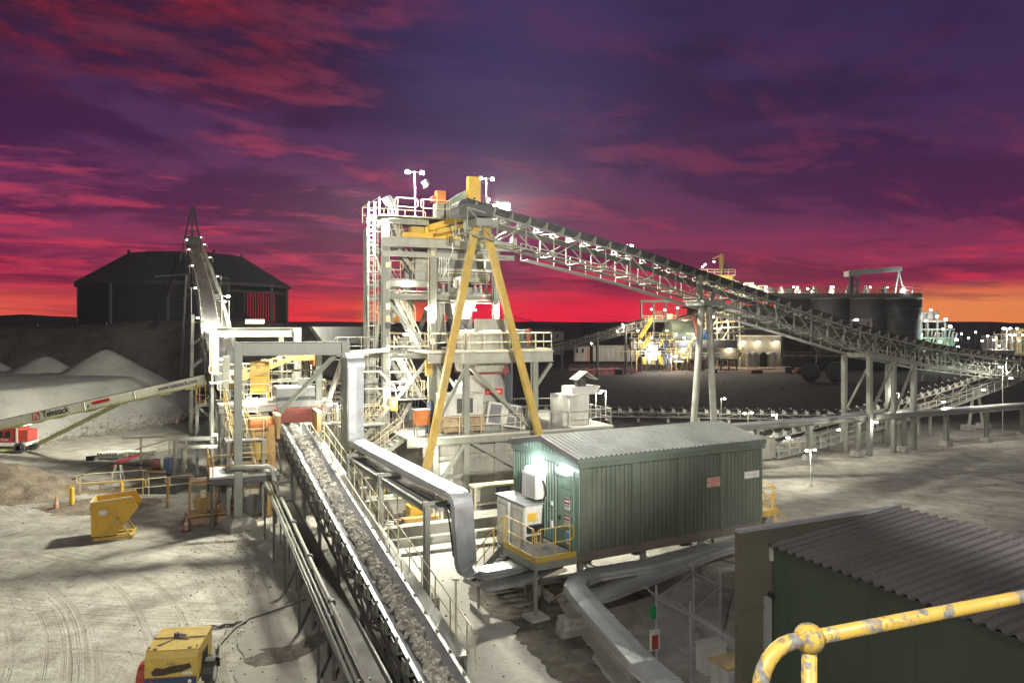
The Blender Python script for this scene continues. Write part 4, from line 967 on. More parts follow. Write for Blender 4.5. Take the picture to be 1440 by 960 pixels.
# A-frame under the head
ft = [G(590, 722), V((2.4, 43.7, 0))]; ax_ = hb(-.3, 15.6)
for p, lab in ((ft[0], 'left yellow A-frame leg'), (ft[1], 'right yellow A-frame leg')):
    top = ax_+(-B*.28 if p is ft[0] else B*.28)-Z*.0
    MB().bar(p+Z*.5, top, .36, .36, A).build('a_frame_leg', YELD, HC, label=lab); MB().box(p+Z*.25, (1.1, 1.1, .5), B, A).build('footing', CONC, HC)
MB().box(ax_+Z*.1, (1.3, 2.0, .4), B, A).build('head_bearer', STEEL, HC)
MB().box(hb(-.9, 16.35), (2.0, 1.5, .62), B, A).build('head_chute', DARKS, HC)
MB().cyl(hb(-1.5, 16.5)-A*.65, hb(-1.5, 16.5)+A*.65, .42, 20).build('head_pulley', RUBBER, HC)
# slim trestle
for i, (px0, px1) in enumerate(((987, 968), (997, 1009))):
    top = PZ(px0, 48.9, 10.2-(430-HY)/F*48.9); bt = V((top.x+(px1-px0)/F*48.9*1.0, 48.9+(.4 if i else -.4), 0))
    MB().tube([bt, top], .22, 12).build('trestle_leg', PALE, HC, True)
tp = PZ(992, 48.9, 11.3); MB().box(tp+Z*.15, (1.9, 1.7, .35), Bd).build('trestle_head', STEEL, HC)
MB().bar(tp-Bd*.5+Z*.2, tp-Bd*.4+Z*2.0, .2).build('trestle_bracket', STEEL, HC); MB().bar(tp+Bd*.5+Z*.2, tp+Bd*.9+Z*1.2, .2).build('trestle_bracket', STEEL, HC)
# braced support tower further along
bt_ = thing('support_tower', 'four-legged braced steel tower carrying the high conveyor near the right edge', 'support tower', hb(34.5, 0))
P0 = hb(32.8, 0)-Bd.cross(Z)*-.9; sdv = V((-Bd.y, Bd.x, 0))
crn = [hb(32.6, 0)-sdv*1.1, hb(38.2, 0)-sdv*1.1, hb(38.2, 0)+sdv*1.1, hb(32.6, 0)+sdv*1.1]; tops = [7.6, 6.9, 6.9, 7.6]
for p, h_ in zip(crn, tops): MB().bar(p, p+Z*h_, .34, .34, Bd).build('column', STEEL, bt_)
pm_ = hb(35.6, 0)-sdv*1.1; MB().bar(pm_, pm_+Z*7.3, .3, .3, Bd).build('column', STEEL, bt_)
for i in range(4): MB().bar(crn[i]+Z*(tops[i]+.05), crn[(i+1) % 4]+Z*(tops[(i+1) % 4]+.05), .28, .35).build('beam', STEEL, bt_)
for i in range(4): MB().bar(crn[i]+Z*2.9, crn[(i+1) % 4]+Z*2.9, .22, .3).build('beam', STEEL, bt_)
MB().bar(crn[0]+Z*3, pm_+Z*7.1, .16).build('brace', STEEL, bt_); MB().bar(pm_+Z*3, crn[1]+Z*6.8, .16).build('brace', STEEL, bt_); MB().bar(pm_+Z*5, crn[2]+Z*3, .14).build('brace', STEEL, bt_); MB().bar(crn[3]+Z*3, crn[0]+Z*7, .14).build('brace', STEEL, bt_)

# lower conveyor climbing to the right edge
CD = V((25.7, 15.0, 0)).normalized()
def cb_(t_, z): return V((19.0, 56.4, 0))+CD*t_+Z*z
CB = [cb_(0, 1.45), cb_(5, 1.85), cb_(14, 2.9), cb_(24, 4.1), cb_(33, 5.5), cb_(44, 7.2)]
LC = conveyor('low_conveyor', 'floodlit belt conveyor rising from ground level to the right edge, with white idler plates', CB, .95, 1.0, 2.2, 1.05, PALE, walk=(1,), wz=-1.35, tw=1.3, im=WHITED, plate=True)
for t_ in (1, 7, 14, 21): 
    p = at_len(CB, t_)[0]
    for s_ in (-.55, .55): MB().bar(p-Z*1.0+A*s_, V((p.x, p.y, 0))+A*s_, .18).build('leg', STEEL, LC)
for t_, sp2 in ((29.5, 1.2),):
    p = at_len(CB, t_)[0]
    for s_ in (-1, 1): MB().tube([V((p.x, p.y, 0))+CD*(s_*1.3), p-Z*1.1+CD*(s_*.35)], .14, 10).build('leg', PALE, LC); MB().box(V((p.x, p.y, .25))+CD*(s_*1.3), (.9, .9, .5), B, A).build('footing', CONCP, LC)
MB().box(cb_(-.6, .8)-A*.0, (1.6, 1.9, 1.5), CD).build('tail_box', PALE, LC)

# overland ground-level conveyor behind
OV = [V((3.0, 78.2, 1.0)), V((18, 76.2, 1.0)), V((33, 74.2, 1.0))]
OC = conveyor('overland_conveyor', 'low ground-level belt conveyor with square idler frames in the dark behind the switchroom', OV, 1.1, .45, 2.0, 1.05, STEEL, plate=True, trough=.2, im=PALE)
for i in range(10):
    p = at_len(OV, 1+i*3.0)[0]; MB().box(V((p.x, p.y, .2)), (.25, 1.5, .4)).build('foot', CONCP, OC)

# pipe bridge on columns
pk = thing('pipe_bridge', 'long pale pipe rack with a flat cover on a row of steel columns, right side', 'pipe rack', (22, 55.1, 0))
c0, c1 = V((14.0, 51.4, 2.95)), V((47.5, 66.8, 2.95))
MB().bar(c0+Z*.08, c1+Z*.08, .9, .12).build('cover', GALV, pk)
for s_ in (-.38, .38): MB().ib(c0-Z*.16+A*s_, c1-Z*.16+A*s_, .32, .14).build('beam', STEEL, pk)
for k in range(4): MB().tube([c0-Z*.12+A*(-.22+.15*k), c1-Z*.12+A*(-.22+.15*k)], .05, 6).build('pipe', DARKS, pk)
for i, (xx, yy) in enumerate(((17.4, 53.0), (22.0, 55.1), (26.4, 56.9), (31.1, 59.1), (36.0, 61.8), (40.5, 63.6), (45, 65.7))):
    MB().ib((xx, yy, .35), (xx, yy, 2.62), .3, .28, .02, A).build('column', STEEL, pk); MB().box((xx, yy, .2), (.7, .7, .42), B, A).build('footing', CONCP, pk)
    MB().bar(V((xx, yy, 2.66))-A*.5, V((xx, yy, 2.66))+A*.5, .2, .1).build('cap', STEEL, pk)
# ================================================================ concrete bunker with its deck
K0 = V((-5.05, 42.0, 0)); DK = 3.7
bk = thing('concrete_bunker', 'low concrete bunker with a dusty deck carrying the crusher behind the yellow A-frame', 'bunker', K0)
bx = MB().gbox(K0, .2, 12.4, .55, 9.0, 0, DK-.45); bx.build('wall', CONC, bk)
for z0, z1 in ((2.25, 2.5), (1.15, 1.4)): MB().gbox(K0, .2, 12.4, .38, .548, z0, z1).build('wall_ledge', CONC, bk)
MB().gbox(K0, 4.6, 5.2, .34, .376, 0, DK-.46).build('wall_rib', CONC, bk); MB().gbox(K0, 9.2, 9.8, .34, .376, 0, DK-.46).build('wall_rib', CONC, bk)
MB().gbox(K0, -.9, 12.6, -.1, 9.1, DK-.12, DK).build('deck', DUSTY, bk)
MB().ib(gp(K0, -.9, .0, DK-.32), gp(K0, 12.6, 0, DK-.32), .4, .22).build('edge_beam', STEEL, bk)
MB().gbox(K0, .19, .21, 1.2, 2.2, 0, 2.1)
dr_ = MB().gbox(K0, 1.0, 1.9, .49, .545, .05, 2.1).build('door', mat('lit_doorway_paint', (.6, .62, .6), .5), bk)
MB().gbox(K0, 1.9, 2.0, .47, .548, 0, 2.25).build('door_frame', WHITE, bk); MB().gbox(K0, .9, 1.0, .47, .548, 0, 2.25).build('door_frame', WHITE, bk)
MB().rail([gp(K0, .9, .05, DK), gp(K0, 6.3, .05, DK)], 1.05, 1.35, .024).build('handrail', CREAM, bk)
MB().rail([gp(K0, 6.6, .05, DK), gp(K0, 12.5, .05, DK), gp(K0, 12.5, 5, DK)], 1.05, 1.35, .024).build('handrail', PALE, bk)
MB().rail([gp(K0, 12.5, 7, DK), gp(K0, 6.4, 9, DK)], 1.05, 1.5, .024).build('handrail', PALE, bk)
st_ = thing('stair', 'short stair with cream handrails climbing to the left end of the bunker deck', 'stair', gp(K0, -2.5, 0))
MB().stair(gp(K0, -1.0, .8, DK), gp(K0, -4.2, .8, 1.5), A, .9).build('flight', STEEL, st_)
for a_ in (.32, 1.28): MB().srail(gp(K0, -1.0, a_, DK), gp(K0, -4.2, a_, 1.5), 1.0, .024, 3).build('handrail', CREAM, st_)
MB().gbox(K0, -6.4, -4.2, .2, 1.6, 1.4, 1.5).build('landing', GRAT, st_)
MB().rail([gp(K0, -4.3, .2, 1.5), gp(K0, -6.4, .2, 1.5)], 1.0, 1.0, .024).build('handrail', CREAM, st_)
for b_ in (-6.2, -4.4): MB().gbox(K0, b_-.06, b_+.06, .3, .42, 0, 1.4).build('leg', STEEL, st_)
# equipment standing on the deck
cr = thing('generator_cover', 'battered white louvred enclosure sitting on a crate beside the yellow A-frame leg', 'enclosure', gp(K0, 2.6, .8, DK))
MB().gbox(K0, 1.55, 3.9, .5, 2.1, DK+1.05, DK+2.25).build('body', WHITED, cr)
MB().gbox(K0, 2.25, 3.25, .46, .498, DK+1.2, DK+2.05).build('grille', DARKS, cr)
MB().gbox(K0, 1.5, 3.95, .45, 2.15, DK+2.25, DK+2.30).build('top', DUSTY, cr)
ct = thing('crate', 'rust-stained ochre crate under the white louvred enclosure', 'crate', gp(K0, 2.6, .8, DK))
MB().gbox(K0, 1.45, 4.0, .45, 2.0, DK+.12, DK+1.04).build('body', mat('faded_rusty_crate', (.42, .33, .2), .8, 0, .35, 1.6, (.20, .09, .04), .75), ct)
for k in range(4): MB().gbox(K0, 1.5+k*.8, 1.62+k*.8, .42, 2.03, DK+.0, DK+.115).build('skid', STEEL, ct)
MESHP = mat('grey_mesh_panel', (.17, .17, .18), .6, .2, .15, 4)
tl = thing('ventilation_unit', 'tilted white fan unit with four grey mesh panels on the bunker deck', 'ventilation unit', gp(K0, 5.6, .7, DK))
tx = (B*.97-Z*.17-A*.17).normalized(); tz_ = (Z*.97+B*.17).normalized(); c_ = gp(K0, 5.65, 1.3, DK+.88); ty = tz_.cross(tx).normalized(); tz_ = tx.cross(ty).normalized()
if ty.dot(A) < 0: ty = -ty
MB().box(c_, (2.5, 1.3, 1.35), tx, ty, tz_).build('body', WHITED, tl)
for i in range(2):
    for j in range(2): MB().box(c_+tx*(.28+.56*i)-ty*.655+tz_*(.31-.62*j), (.48, .03, .52), tx, ty, tz_).build('mesh_panel', MESHP, tl)
MB().box(c_-tx*.75-ty*.655, (.7, .03, 1.1), tx, ty, tz_).build('mesh_panel', MESHP, tl)
MB().box(c_-tz_*.76-tx*.8, (.3, 1.2, .17), B, A).build('chock', CONCP, tl)
ob = thing('control_box', 'orange steel box on thin legs at the left end of the bunker deck', 'cabinet', gp(K0, .15, .4, DK))
MB().gbox(K0, -.25, .55, .3, .95, DK+.65, DK+1.5).build('body', ORANGE, ob); MB().gbox(K0, -.30, .60, .25, 1.0, DK+1.5, DK+1.54).build('lid', DUSTY, ob)
for b_ in (-.2, .5):
    for a_ in (.35, .9): MB().gbox(K0, b_-.03, b_+.03, a_-.03, a_+.03, DK, DK+.65).build('leg', STEEL, ob)
tp_ = MB().lathe(gp(K0, 1.0, 1.6, DK), [(.28, 0), (.34, .6), (.30, 1.2), (.22, 1.7), (.08, 1.95)], 9); tp_.v = [(p[0]+.05*math.sin(p[2]*7), p[1]+.07*math.cos(p[2]*9+p[0]*6), p[2]) for p in tp_.v]
tag(tp_.build('tarpaulin', BLUE), 'bundled blue tarpaulin behind the yellow A-frame leg on the deck', 'tarpaulin')
dh = thing('dust_hopper', 'pale hopper bin with a small peaked cap at the right end of the bunker deck', 'hopper', gp(K0, 10.6, 2.0, 0))
hb0 = gp(K0, 10.3, 1.6, 0)
MB().lathe(hb0, [(1.05, 1.6), (1.05, DK+1.7), (1.15, DK+1.95)], 4, Z).build('bin', WHITED, dh)
MB().gbox(K0, 9.5, 11.4, .9, 2.6, DK+.0, DK+1.9).build('casing', WHITED, dh)
MB().prism([gp(K0, 10.2, 1.0, DK+1.9), gp(K0, 12.0, 1.0, DK+1.9), gp(K0, 12.3, 1.0, DK+2.4), gp(K0, 10.2, 1.0, DK+2.4)], A*1.4).build('spout', WHITED, dh)
MB().gbox(K0, 10.9, 11.4, 1.3, 1.9, DK+2.4, DK+2.85).build('neck', DARKS, dh)
for s_ in (-1, 1): MB().bar(gp(K0, 11.15, 1.2, DK+3.35), gp(K0, 11.15+s_*.75, 1.2, DK+2.85), 1.0, .04, Z).build('cap_sheet', PALE, dh)

# ================================================================ crusher tower
T0 = V((-7.5, 44.0, 0))
def tp(b, a, z): return gp(T0, b, a, z)
tw_ = thing('crusher_tower', 'tall floodlit steel crushing tower with stairs, decks and bins in the middle of the plant', 'tower', T0)
bs = (0, 2.94, 7.12); AD = 4.6
def col_(b, a, z0, z1, w=.36): MB().ib(tp(b, a, z0), tp(b, a, z1), w+.04, w, .03, A).build('column', STEEL, tw_)
col_(0, 0, 0, 16.3); col_(2.94, 0, 3.7, 15.0, .40); col_(7.12, 0, 8.4, 15.0, .36); col_(7.12, 0, 0, 8.0, .3)
col_(0, AD, 0, 16.2, .30); col_(2.94, AD, 0, 15, .32); col_(7.12, AD, 0, 15.0, .36); col_(-.3, 2.6, 0, 8.0, .62)
ck = {'L1': 8.4, 'L2': 11.9, 'L2b': 12.55, 'L3': 14.9, 'L4': 16.4}
def beam(b0, a0, b1, a1, z, h=.34, w=.24, m=STEEL): MB().ib(tp(b0, a0, z), tp(b1, a1, z), h, w, .03).build('beam', m, tw_)
for z in (8.2, 11.75): 
    for a in (0, AD): beam(.2, a, 2.72, a, z); beam(3.16, a, 6.9, a, z)
    for b in bs: beam(b, .2, b, AD-.2, z)
beam(.2, 0, 2.72, 0, 12.5, .4); beam(0, .2, 0, AD-.2, 12.5); beam(2.94, .2, 2.94, AD-.2, 14.8); beam(7.12, .2, 7.12, AD-.2, 14.8)
beam(.2, AD, 6.9, AD, 14.8); beam(.2, 0, 2.7, 0, 16.2, .3); beam(.2, AD, 2.7, AD, 16.2, .3); beam(0, .2, 0, AD-.2, 16.2, .3)
beam(-.2, 0, -.2, 3.0, 7.4, .3); beam(-1.6, 2.6, 0, 2.6, 7.6)
# monorail beam with the crane girder along the front
MB().ib(tp(-.3, -.25, 14.95), tp(8.2, -.25, 14.95), .55, .3, .035).build('crane_beam', PALE, tw_); MB().ib(tp(-.2, -.25, 14.25), tp(8.3, -.25, 14.25), .3, .24, .03).build('crane_beam', PALE, tw_)
MB().box(tp(8.25, -.25, 15.2), (.35, .3, .65), B, A).build('end_stop', PALE, tw_)
# braces
def brace(b0, a0, z0, b1, a1, z1, w=.2, m=STEEL): MB().bar(tp(b0, a0, z0), tp(b1, a1, z1), w, w).build('brace', m, tw_)
brace(.2, 0, 11.4, 2.75, 0, 8.5); brace(-.0, .2, 12.3, 0, 2.4, 8.6); brace(2.75, 0, 8.0, .15, 0, 5.0, .18); brace(3.1, AD, 8.5, 4.6, AD, 12.2, .26); brace(7.0, AD, 12.2, 5.6, AD, 8.5, .26)
brace(0, AD-.2, 8.4, 0, .2, 4.6); brace(3.1, .1, 8.0, 5.2, .1, 5.2, .18); brace(0, 4.4, 15.9, 0, .4, 12.8, .16); brace(.3, 2.6, 7.4, 1.4, 2.6, 4.4)
# decks and rails on each level
def deck(b0, b1, a0, a1, z, m=GRAT): MB().gbox(T0, b0, b1, a0, a1, z, z+.06).build('deck', m, tw_)
deck(.1, 2.7, .1, AD, 8.42); deck(2.7, 7.0, 3.0, AD, 8.42); deck(.1, 2.8, .3, 3.2, 12.75); deck(-.3, 5.6, .0, AD, 16.5)
deck(-2.8, 0, 1.2, 4.6, 8.2, DUSTY); deck(5.8, 7.2, -.3, AD, 16.5)
def trail(pts, m=CREAM, sp=1.3): MB().rail([tp(*p) for p in pts], 1.05, sp, .024).build('handrail', m, tw_)
trail([(.15, .05, 8.48), (2.65, .05, 8.48)]); trail([(.2, AD, 8.48), (2.8, AD, 8.48)]); trail([(.2, 0, 12.8), (1.1, 0, 12.8)]); trail([(1.6, .3, 12.8), (2.8, .3, 12.8)])
trail([(.6, -.02, 16.56), (2.0, -.02, 16.56)]); trail([(2.2, -.02, 16.56), (4.2, -.02, 16.56)]); trail([(4.3, -.02, 16.56), (7.2, -.3, 16.56)], PALE); trail([(-.25, .2, 16.56), (-.25, AD, 16.56), (4, AD, 16.56)]); trail([(5.8, AD, 16.56), (7.2, AD, 16.56), (7.2, .2, 16.56)], PALE)
trail([(-.3, 1.0, 10.2), (.1, 1.0, 10.2)], ORANGE, .6)
# crusher deck on the right, at the same level, on the two front columns
ds = thing('crusher_deck', 'handrailed steel deck beside the tower on two front columns, carrying the cone crusher', 'platform', gp(K0, 2.7, .1, 0))
E0 = gp(K0, 2.7, .1, 0)
def ep(b, a, z): return gp(E0, b, a, z)
MB().gbox(E0, -2.3, 5.7, .0, 5.5, 8.42, 8.5).build('deck', DUSTY, ds)
MB().ib(ep(-.1, .1, 8.1), ep(5.7, .1, 8.1), .6, .3, .04).build('beam', PALE, ds); MB().ib(ep(-2.3, .05, 8.12), ep(-.35, .05, 8.12), .5, .3, .03).build('beam', PALE, ds); MB().ib(ep(5.55, .3, 8.15), ep(5.55, 5.4, 8.15), .5, .3, .03).build('beam', PALE, ds)
for b in (0, 4.45): MB().ib(ep(b, .1, 0), ep(b, .1, 7.8), .38, .34, .03, A).build('column', STEEL, ds)
for b in (0, 4.6): MB().ib(ep(b, 5, DK), ep(b, 5, 8.0), .34, .3, .03, A).build('column', STEEL, ds)
for p, q in (((.1, .1, 7.7), (-2.1, .1, DK+.2)), ((.25, .1, 7.6), (4.1, .1, DK+.2)), ((-.1, .0, 3.2), (-2.0, .0, .5)), ((.2, .0, 3.3), (4.3, .0, .9)), ((5.6, .1, 7.7), (4.6, .1, 6.4))): MB().bar(ep(*p), ep(*q), .19).build('brace', STEEL, ds)
MB().gbox(E0, -2.05, -1.75, -.1, .2, 0, 3.2).build('column', STEEL, ds)
for pts_, m in (([(-2.2, .05, 8.5), (-.1, .05, 8.5)], CREAM), ([(.05, .05, 8.5), (5.6, .05, 8.5), (5.6, 5.4, 8.5)], CREAM), ([(-2.2, 5.4, 8.5), (5.6, 5.4, 8.5)], PALE)): MB().rail([ep(*p) for p in pts_], 1.05, 1.15, .026, True, True).build('handrail', m, ds)
# cone crusher hanging through the deck
cc_ = thing('cone_crusher', 'big pale round cone crusher standing through the deck, with a small red name plate', 'crusher', ep(2.0, 3.0, DK))
cz = ep(2.0, 2.6, 0)
MB().lathe(cz, [(1.55, 7.2), (1.75, 7.9), (1.75, 9.6), (1.62, 9.72), (1.45, 9.72), (1.4, 9.3)], 32).build('bowl', PALE, cc_, False)
for k in range(12): 
    q = 2*math.pi*k/12; MB().bar(cz+V((math.cos(q)*1.77, math.sin(q)*1.77, 8.0)), cz+V((math.cos(q)*1.77, math.sin(q)*1.77, 9.55)), .06).build('rib', PALE, cc_)
MB().lathe(cz, [(1.2, 4.6), (1.3, 5.2), (1.45, 5.4), (1.45, 6.3), (1.25, 6.9), (1.25, 7.2)], 28).build('shell', PALE, cc_)
MB().box(cz+V((0, 0, 7.3)), (2.6, 2.6, .5), B, A).build('frame', RUST, cc_)
for k in range(10):
    q = 2*math.pi*k/10; e = cz+V((math.cos(q)*1.62, math.sin(q)*1.62, 0)); MB().cyl(e+Z*4.4, e+Z*5.2, .15, 8).build('tramp_cylinder', PALE, cc_); MB().tube([e+Z*4.5, e*.9+cz*.1+Z*4.2, cz+V((math.cos(q+.5)*1.3, math.sin(q+.5)*1.3, 4.4))], .05, 6).build('hose', DARKS, cc_)
MB().lathe(cz, [(1.9, DK), (1.9, DK+.35), (1.3, DK+.9), (1.2, 4.7)], 20).build('base', STEEL, cc_)
pl = MB().box(cz-A*1.49+Z*6.0+B*.2, (1.15, .03, .36), B, A).build('name_plate', TXTR, cc_, label='red plate with small white lettering'); text('Sandvik 436', cz-A*1.51+Z*6.0+B*.2, B, Z, .19, TXTW, pl, bold=.003)
sm = MB(); 
for k in range(120): rock(sm, cz+V((rng.uniform(-1.1, 1.1), rng.uniform(-1.1, 1.1), 9.55+rng.random()*.15)), rng.uniform(.08, .18), rng)
tag(sm.build('crushed_rock', ORE), 'rock heaped in the mouth of the cone crusher', 'rock', None, 'stuff')
MB().gbox(E0, 1.0, 3.2, 1.2, 1.32, 9.72, 10.4).build('splash_guard', PALE, cc_); MB().gbox(E0, 3.1, 3.2, 1.3, 3.9, 9.72, 10.4).build('splash_guard', PALE, cc_)
lu = thing('lubrication_unit', 'small dark pump set with pipes beside the cone crusher on the upper deck', 'pump', ep(4.5, 2.5, 8.5))
for k in range(3): MB().cyl(ep(4.2+k*.45, 2.2, 8.5), ep(4.2+k*.45, 2.2, 9.3+.25*k), .18, 12).build('tank', (PALE, DARKS, RUST)[k], lu)
MB().gbox(E0, 3.9, 5.4, 1.9, 3.2, 8.5, 8.75).build('skid', DARKS, lu); MB().tube([ep(4.2, 2.2, 9.3), ep(4.2, 2.2, 9.7), ep(5.2, 2.4, 9.7), ep(5.2, 2.4, 8.6)], .05, 6).build('pipe', PALE, lu)
bt2 = MB().lathe(ep(4.0, 6.8, 0), [(1.9, .2), (1.9, 7.6), (1.6, 7.9), (.3, 8.3)], 20).build('storage_tank', mat('dark_blue_tank', (.03, .04, .07), .5, .1, .2)); tag(bt2, 'dark blue tank standing in shadow behind the cone crusher', 'tank')
# bins, screen and chutes of the tower
HOP = PALE
def ring(b0, b1, a0, a1, z): return [tp(b0, a0, z), tp(b1, a0, z), tp(b1, a1, z), tp(b0, a1, z)]
def loft(*rings):
    b = MB(); n = 4
    for r_ in rings: b.v += [tuple(p) for p in r_]
    for i in range(len(rings)-1): b.f += [(i*n+k, i*n+(k+1) % n, (i+1)*n+(k+1) % n, (i+1)*n+k) for k in range(n)]
    b.f += [(3, 2, 1, 0), tuple((len(rings)-1)*n+k for k in range(4))]; return b
BIN = mat('grey_bin_plate', (.165, .175, .17), .5, .15, .3, .7, DUST, .4, streak=True)
loft(ring(3.3, 6.9, .35, 4.3, 13.0), ring(3.2, 7.0, .3, 4.3, 14.0), ring(3.2, 7.0, .3, 4.3, 16.3)).build('feed_bin', BIN, tw_)
loft(ring(3.5, 6.8, .4, 4.2, 12.75), ring(3.4, 6.9, .35, 4.2, 13.0)).build('bin_lip', PALE, tw_)
for z in (13.35, 14.05): MB().gbox(T0, 3.15, 7.05, .18, .29, z, z+.16).build('stiffener', PALE, tw_)
for b in (3.8, 6.4): MB().gbox(T0, b, b+.12, .16, .29, 13.52, 14.04).build('stiffener', PALE, tw_)
for b in (3.5, 5.6):
    MB().gbox(T0, b, b+1.25, .05, .6, 11.55, 12.05).build('screen_mount', PALE, tw_)
    for k in range(3): MB().lathe(tp(b+.25+k*.38, .3, 12.06), [(.11, 0), (.11, .1), (.08, .2), (.11, .3), (.08, .4), (.05, .5)], 10).build('spring', PALE, tw_)
    MB().gbox(T0, b, b+1.25, .2, .4, 12.58, 12.64).build('spring_plate', PALE, tw_)
loft(ring(4.9, 6.0, 1.6, 2.6, 10.4), ring(4.2, 6.6, .8, 3.6, 12.4)).build('discharge_hopper', PALE, tw_)
loft(ring(3.4, 4.2, .9, 1.9, 8.9), ring(3.5, 4.1, .9, 1.9, 10.2), ring(3.1, 4.0, .9, 2.4, 12.3)).build('bypass_chute', PALE, tw_)
for k in range(3): MB().bar(tp(3.3+k*.3, .85, 12.2), tp(3.6+k*.25, .85, 9.2), .05, .08).build('chute_rib', PALE, tw_)
MB().lathe(tp(3.5, 1.2, 8.48), [(.42, 0), (.42, .9), (.5, .95)], 16).build('drum', DARKS, tw_)
MB().lathe(tp(5.4, 2.1, 9.7), [(.75, .7), (.55, .3), (.5, 0)], 16).build('feed_boot', RUBBER, tw_)
# side chute to the stair
loft(ring(2.0, 2.9, .5, 3, 12.8), ring(2.0, 2.9, .4, 3.2, 14.2)).build('side_chute', PALE, tw_)
# stairs zigzagging up the left bay
def flight(p, q): 
    MB().stair(tp(*p), tp(*q), A, .75).build('flight', PALE, tw_)
    for s_ in (-.4, .4): MB().srail(tp(p[0], p[1]+s_, p[2]), tp(q[0], q[1]+s_, q[2]), 1.0, .024, 3).build('handrail', CREAM, tw_)
flight((1.0, 1.0, 14.7), (2.4, 1.0, 12.8)); flight((.9, 1.7, 11.9), (2.6, 1.7, 8.5)); flight((.9, 2.4, 12.7), (2.5, 2.4, 10.0)); flight((1.0, 1.2, 8.4), (2.5, 1.2, 5.6)); flight((2.6, 2.2, 6.2), (1.2, 2.2, 3.6)); flight((.5, .7, 16.5), (1.2, .7, 14.7))
deck(.3, 1.2, .2, 2.0, 14.65); trail([(.3, .2, 14.7), (1.2, .2, 14.7)])
MB().gbox(T0, .1, 2.8, .4, 3, 5.5, 5.58).build('deck', GRAT, tw_); trail([(.2, .4, 5.6), (2.7, .4, 5.6)])
# caged ladder up the left-hand column
lad = MB(); 
for s_ in (-.2, .2): lad.bar(tp(-.55+s_, .9, 3.8), tp(-.55+s_, .9, 17.4), .05)
for k in range(44): lad.bar(tp(-.75, .9, 4+k*.3), tp(-.35, .9, 4+k*.3), .03)
for k in range(14):
    z = 6+k*.8; lad.tube([tp(-.55, .9, z)+B*(.36*math.cos(q))-A*(.36*math.sin(q)) for q in (0, .5, 1.05, 1.57, 2.1, 2.6, 3.14)], .02, 4)
for q in (.5, 1.57, 2.6): lad.bar(tp(-.55, .9, 6)+B*(.36*math.cos(q))-A*(.36*math.sin(q)), tp(-.55, .9, 16.4)+B*(.36*math.cos(q))-A*(.36*math.sin(q)), .03)
lad.build('ladder', PALE, tw_)
# services: conduits, junction boxes, hanging cables, extra railings
r5 = random.Random(21)
for b, a, z0, z1 in ((.24, -.05, 4, 16), (2.66, -.05, 4, 14.6), (3.2, -.06, 8.6, 14.5), (7.35, .1, 8.6, 14.6), (-.2, 3.0, 2, 12), (2.7, 4.4, 8.5, 14), (6.85, 4.5, 9, 14)):
    MB().tube([tp(b, a, z0), tp(b, a, z1)], .045, 6).build('conduit', (GALV, CREAM, DARKS)[r5.randrange(3)], tw_)
for b0, b1, a, z in ((.2, 2.7, -.06, 12.05), (.2, 2.7, -.1, 8.75), (3.2, 6.9, -.06, 11.4), (3.2, 6.9, 4.3, 9.4), (.2, 2.8, 4.5, 10.2), (.3, 2.7, .2, 7.2), (.3, 2.7, 3.0, 6.3), (-2.6, .2, 2.7, 7.9)):
    MB().tube([tp(b0, a, z), tp(b0+.1, a, z+.02), tp(b1, a, z)], .05, 6).build('service_pipe', (PALE, CREAM, STEEL)[r5.randrange(3)], tw_)
for k in range(16):
    b, a, z = r5.choice((.1, 2.85, 7.05)), -.24, r5.uniform(5, 15.6); MB().gbox(T0, b-.14, b+.14, a-.12, a, z, z+r5.uniform(.25, .5)).build('junction_box', (PALE, CREAM, DARKS, WHITED)[r5.randrange(4)], tw_)
for b0, b1, a, z in ((.3, 2.6, .5, 5.58), (.3, 1.0, .3, 14.7), (3.2, 6.8, 4.5, 12.1), (3.2, 6.8, .3, 12.2), (-2.7, -.3, 1.3, 8.26), (.2, 2.6, 4.4, 12.8)): trail([(b0, a, z), (b1, a, z)], CREAM if r5.random() < .6 else PALE, .9)
flight((2.5, 3.2, 12.7), (1.0, 3.2, 10.2)); flight((.9, 3.6, 8.4), (2.4, 3.6, 6.0)); deck(.2, 1.2, 2.2, 3.9, 10.1); deck(1.9, 2.8, 1.6, 3.6, 6.1); trail([(.2, 2.2, 10.15), (1.2, 2.2, 10.15)])
for k in range(5): 
    b, a, z = 3.4+k*.75, .0, 15.9; MB().tube([tp(b, a, z), tp(b+.12, a, z-r5.uniform(.5, 1.6)), tp(b+.3, a, z-.05)], .022, 5).build('hanging_cable', WHITED, tw_)
for b, a, z, s_ in ((4.4, -.4, 12.3, .5), (1.3, .6, 8.5, .6), (2.0, 2.0, 12.85, .5), (6.3, .6, 8.6, .45)): MB().lathe(tp(b, a, z), [(s_*.5, 0), (s_*.5, s_), (s_*.3, s_*1.3)], 12).build('motor', (PALE, DARKS, OCHRE)[r5.randrange(3)], tw_)
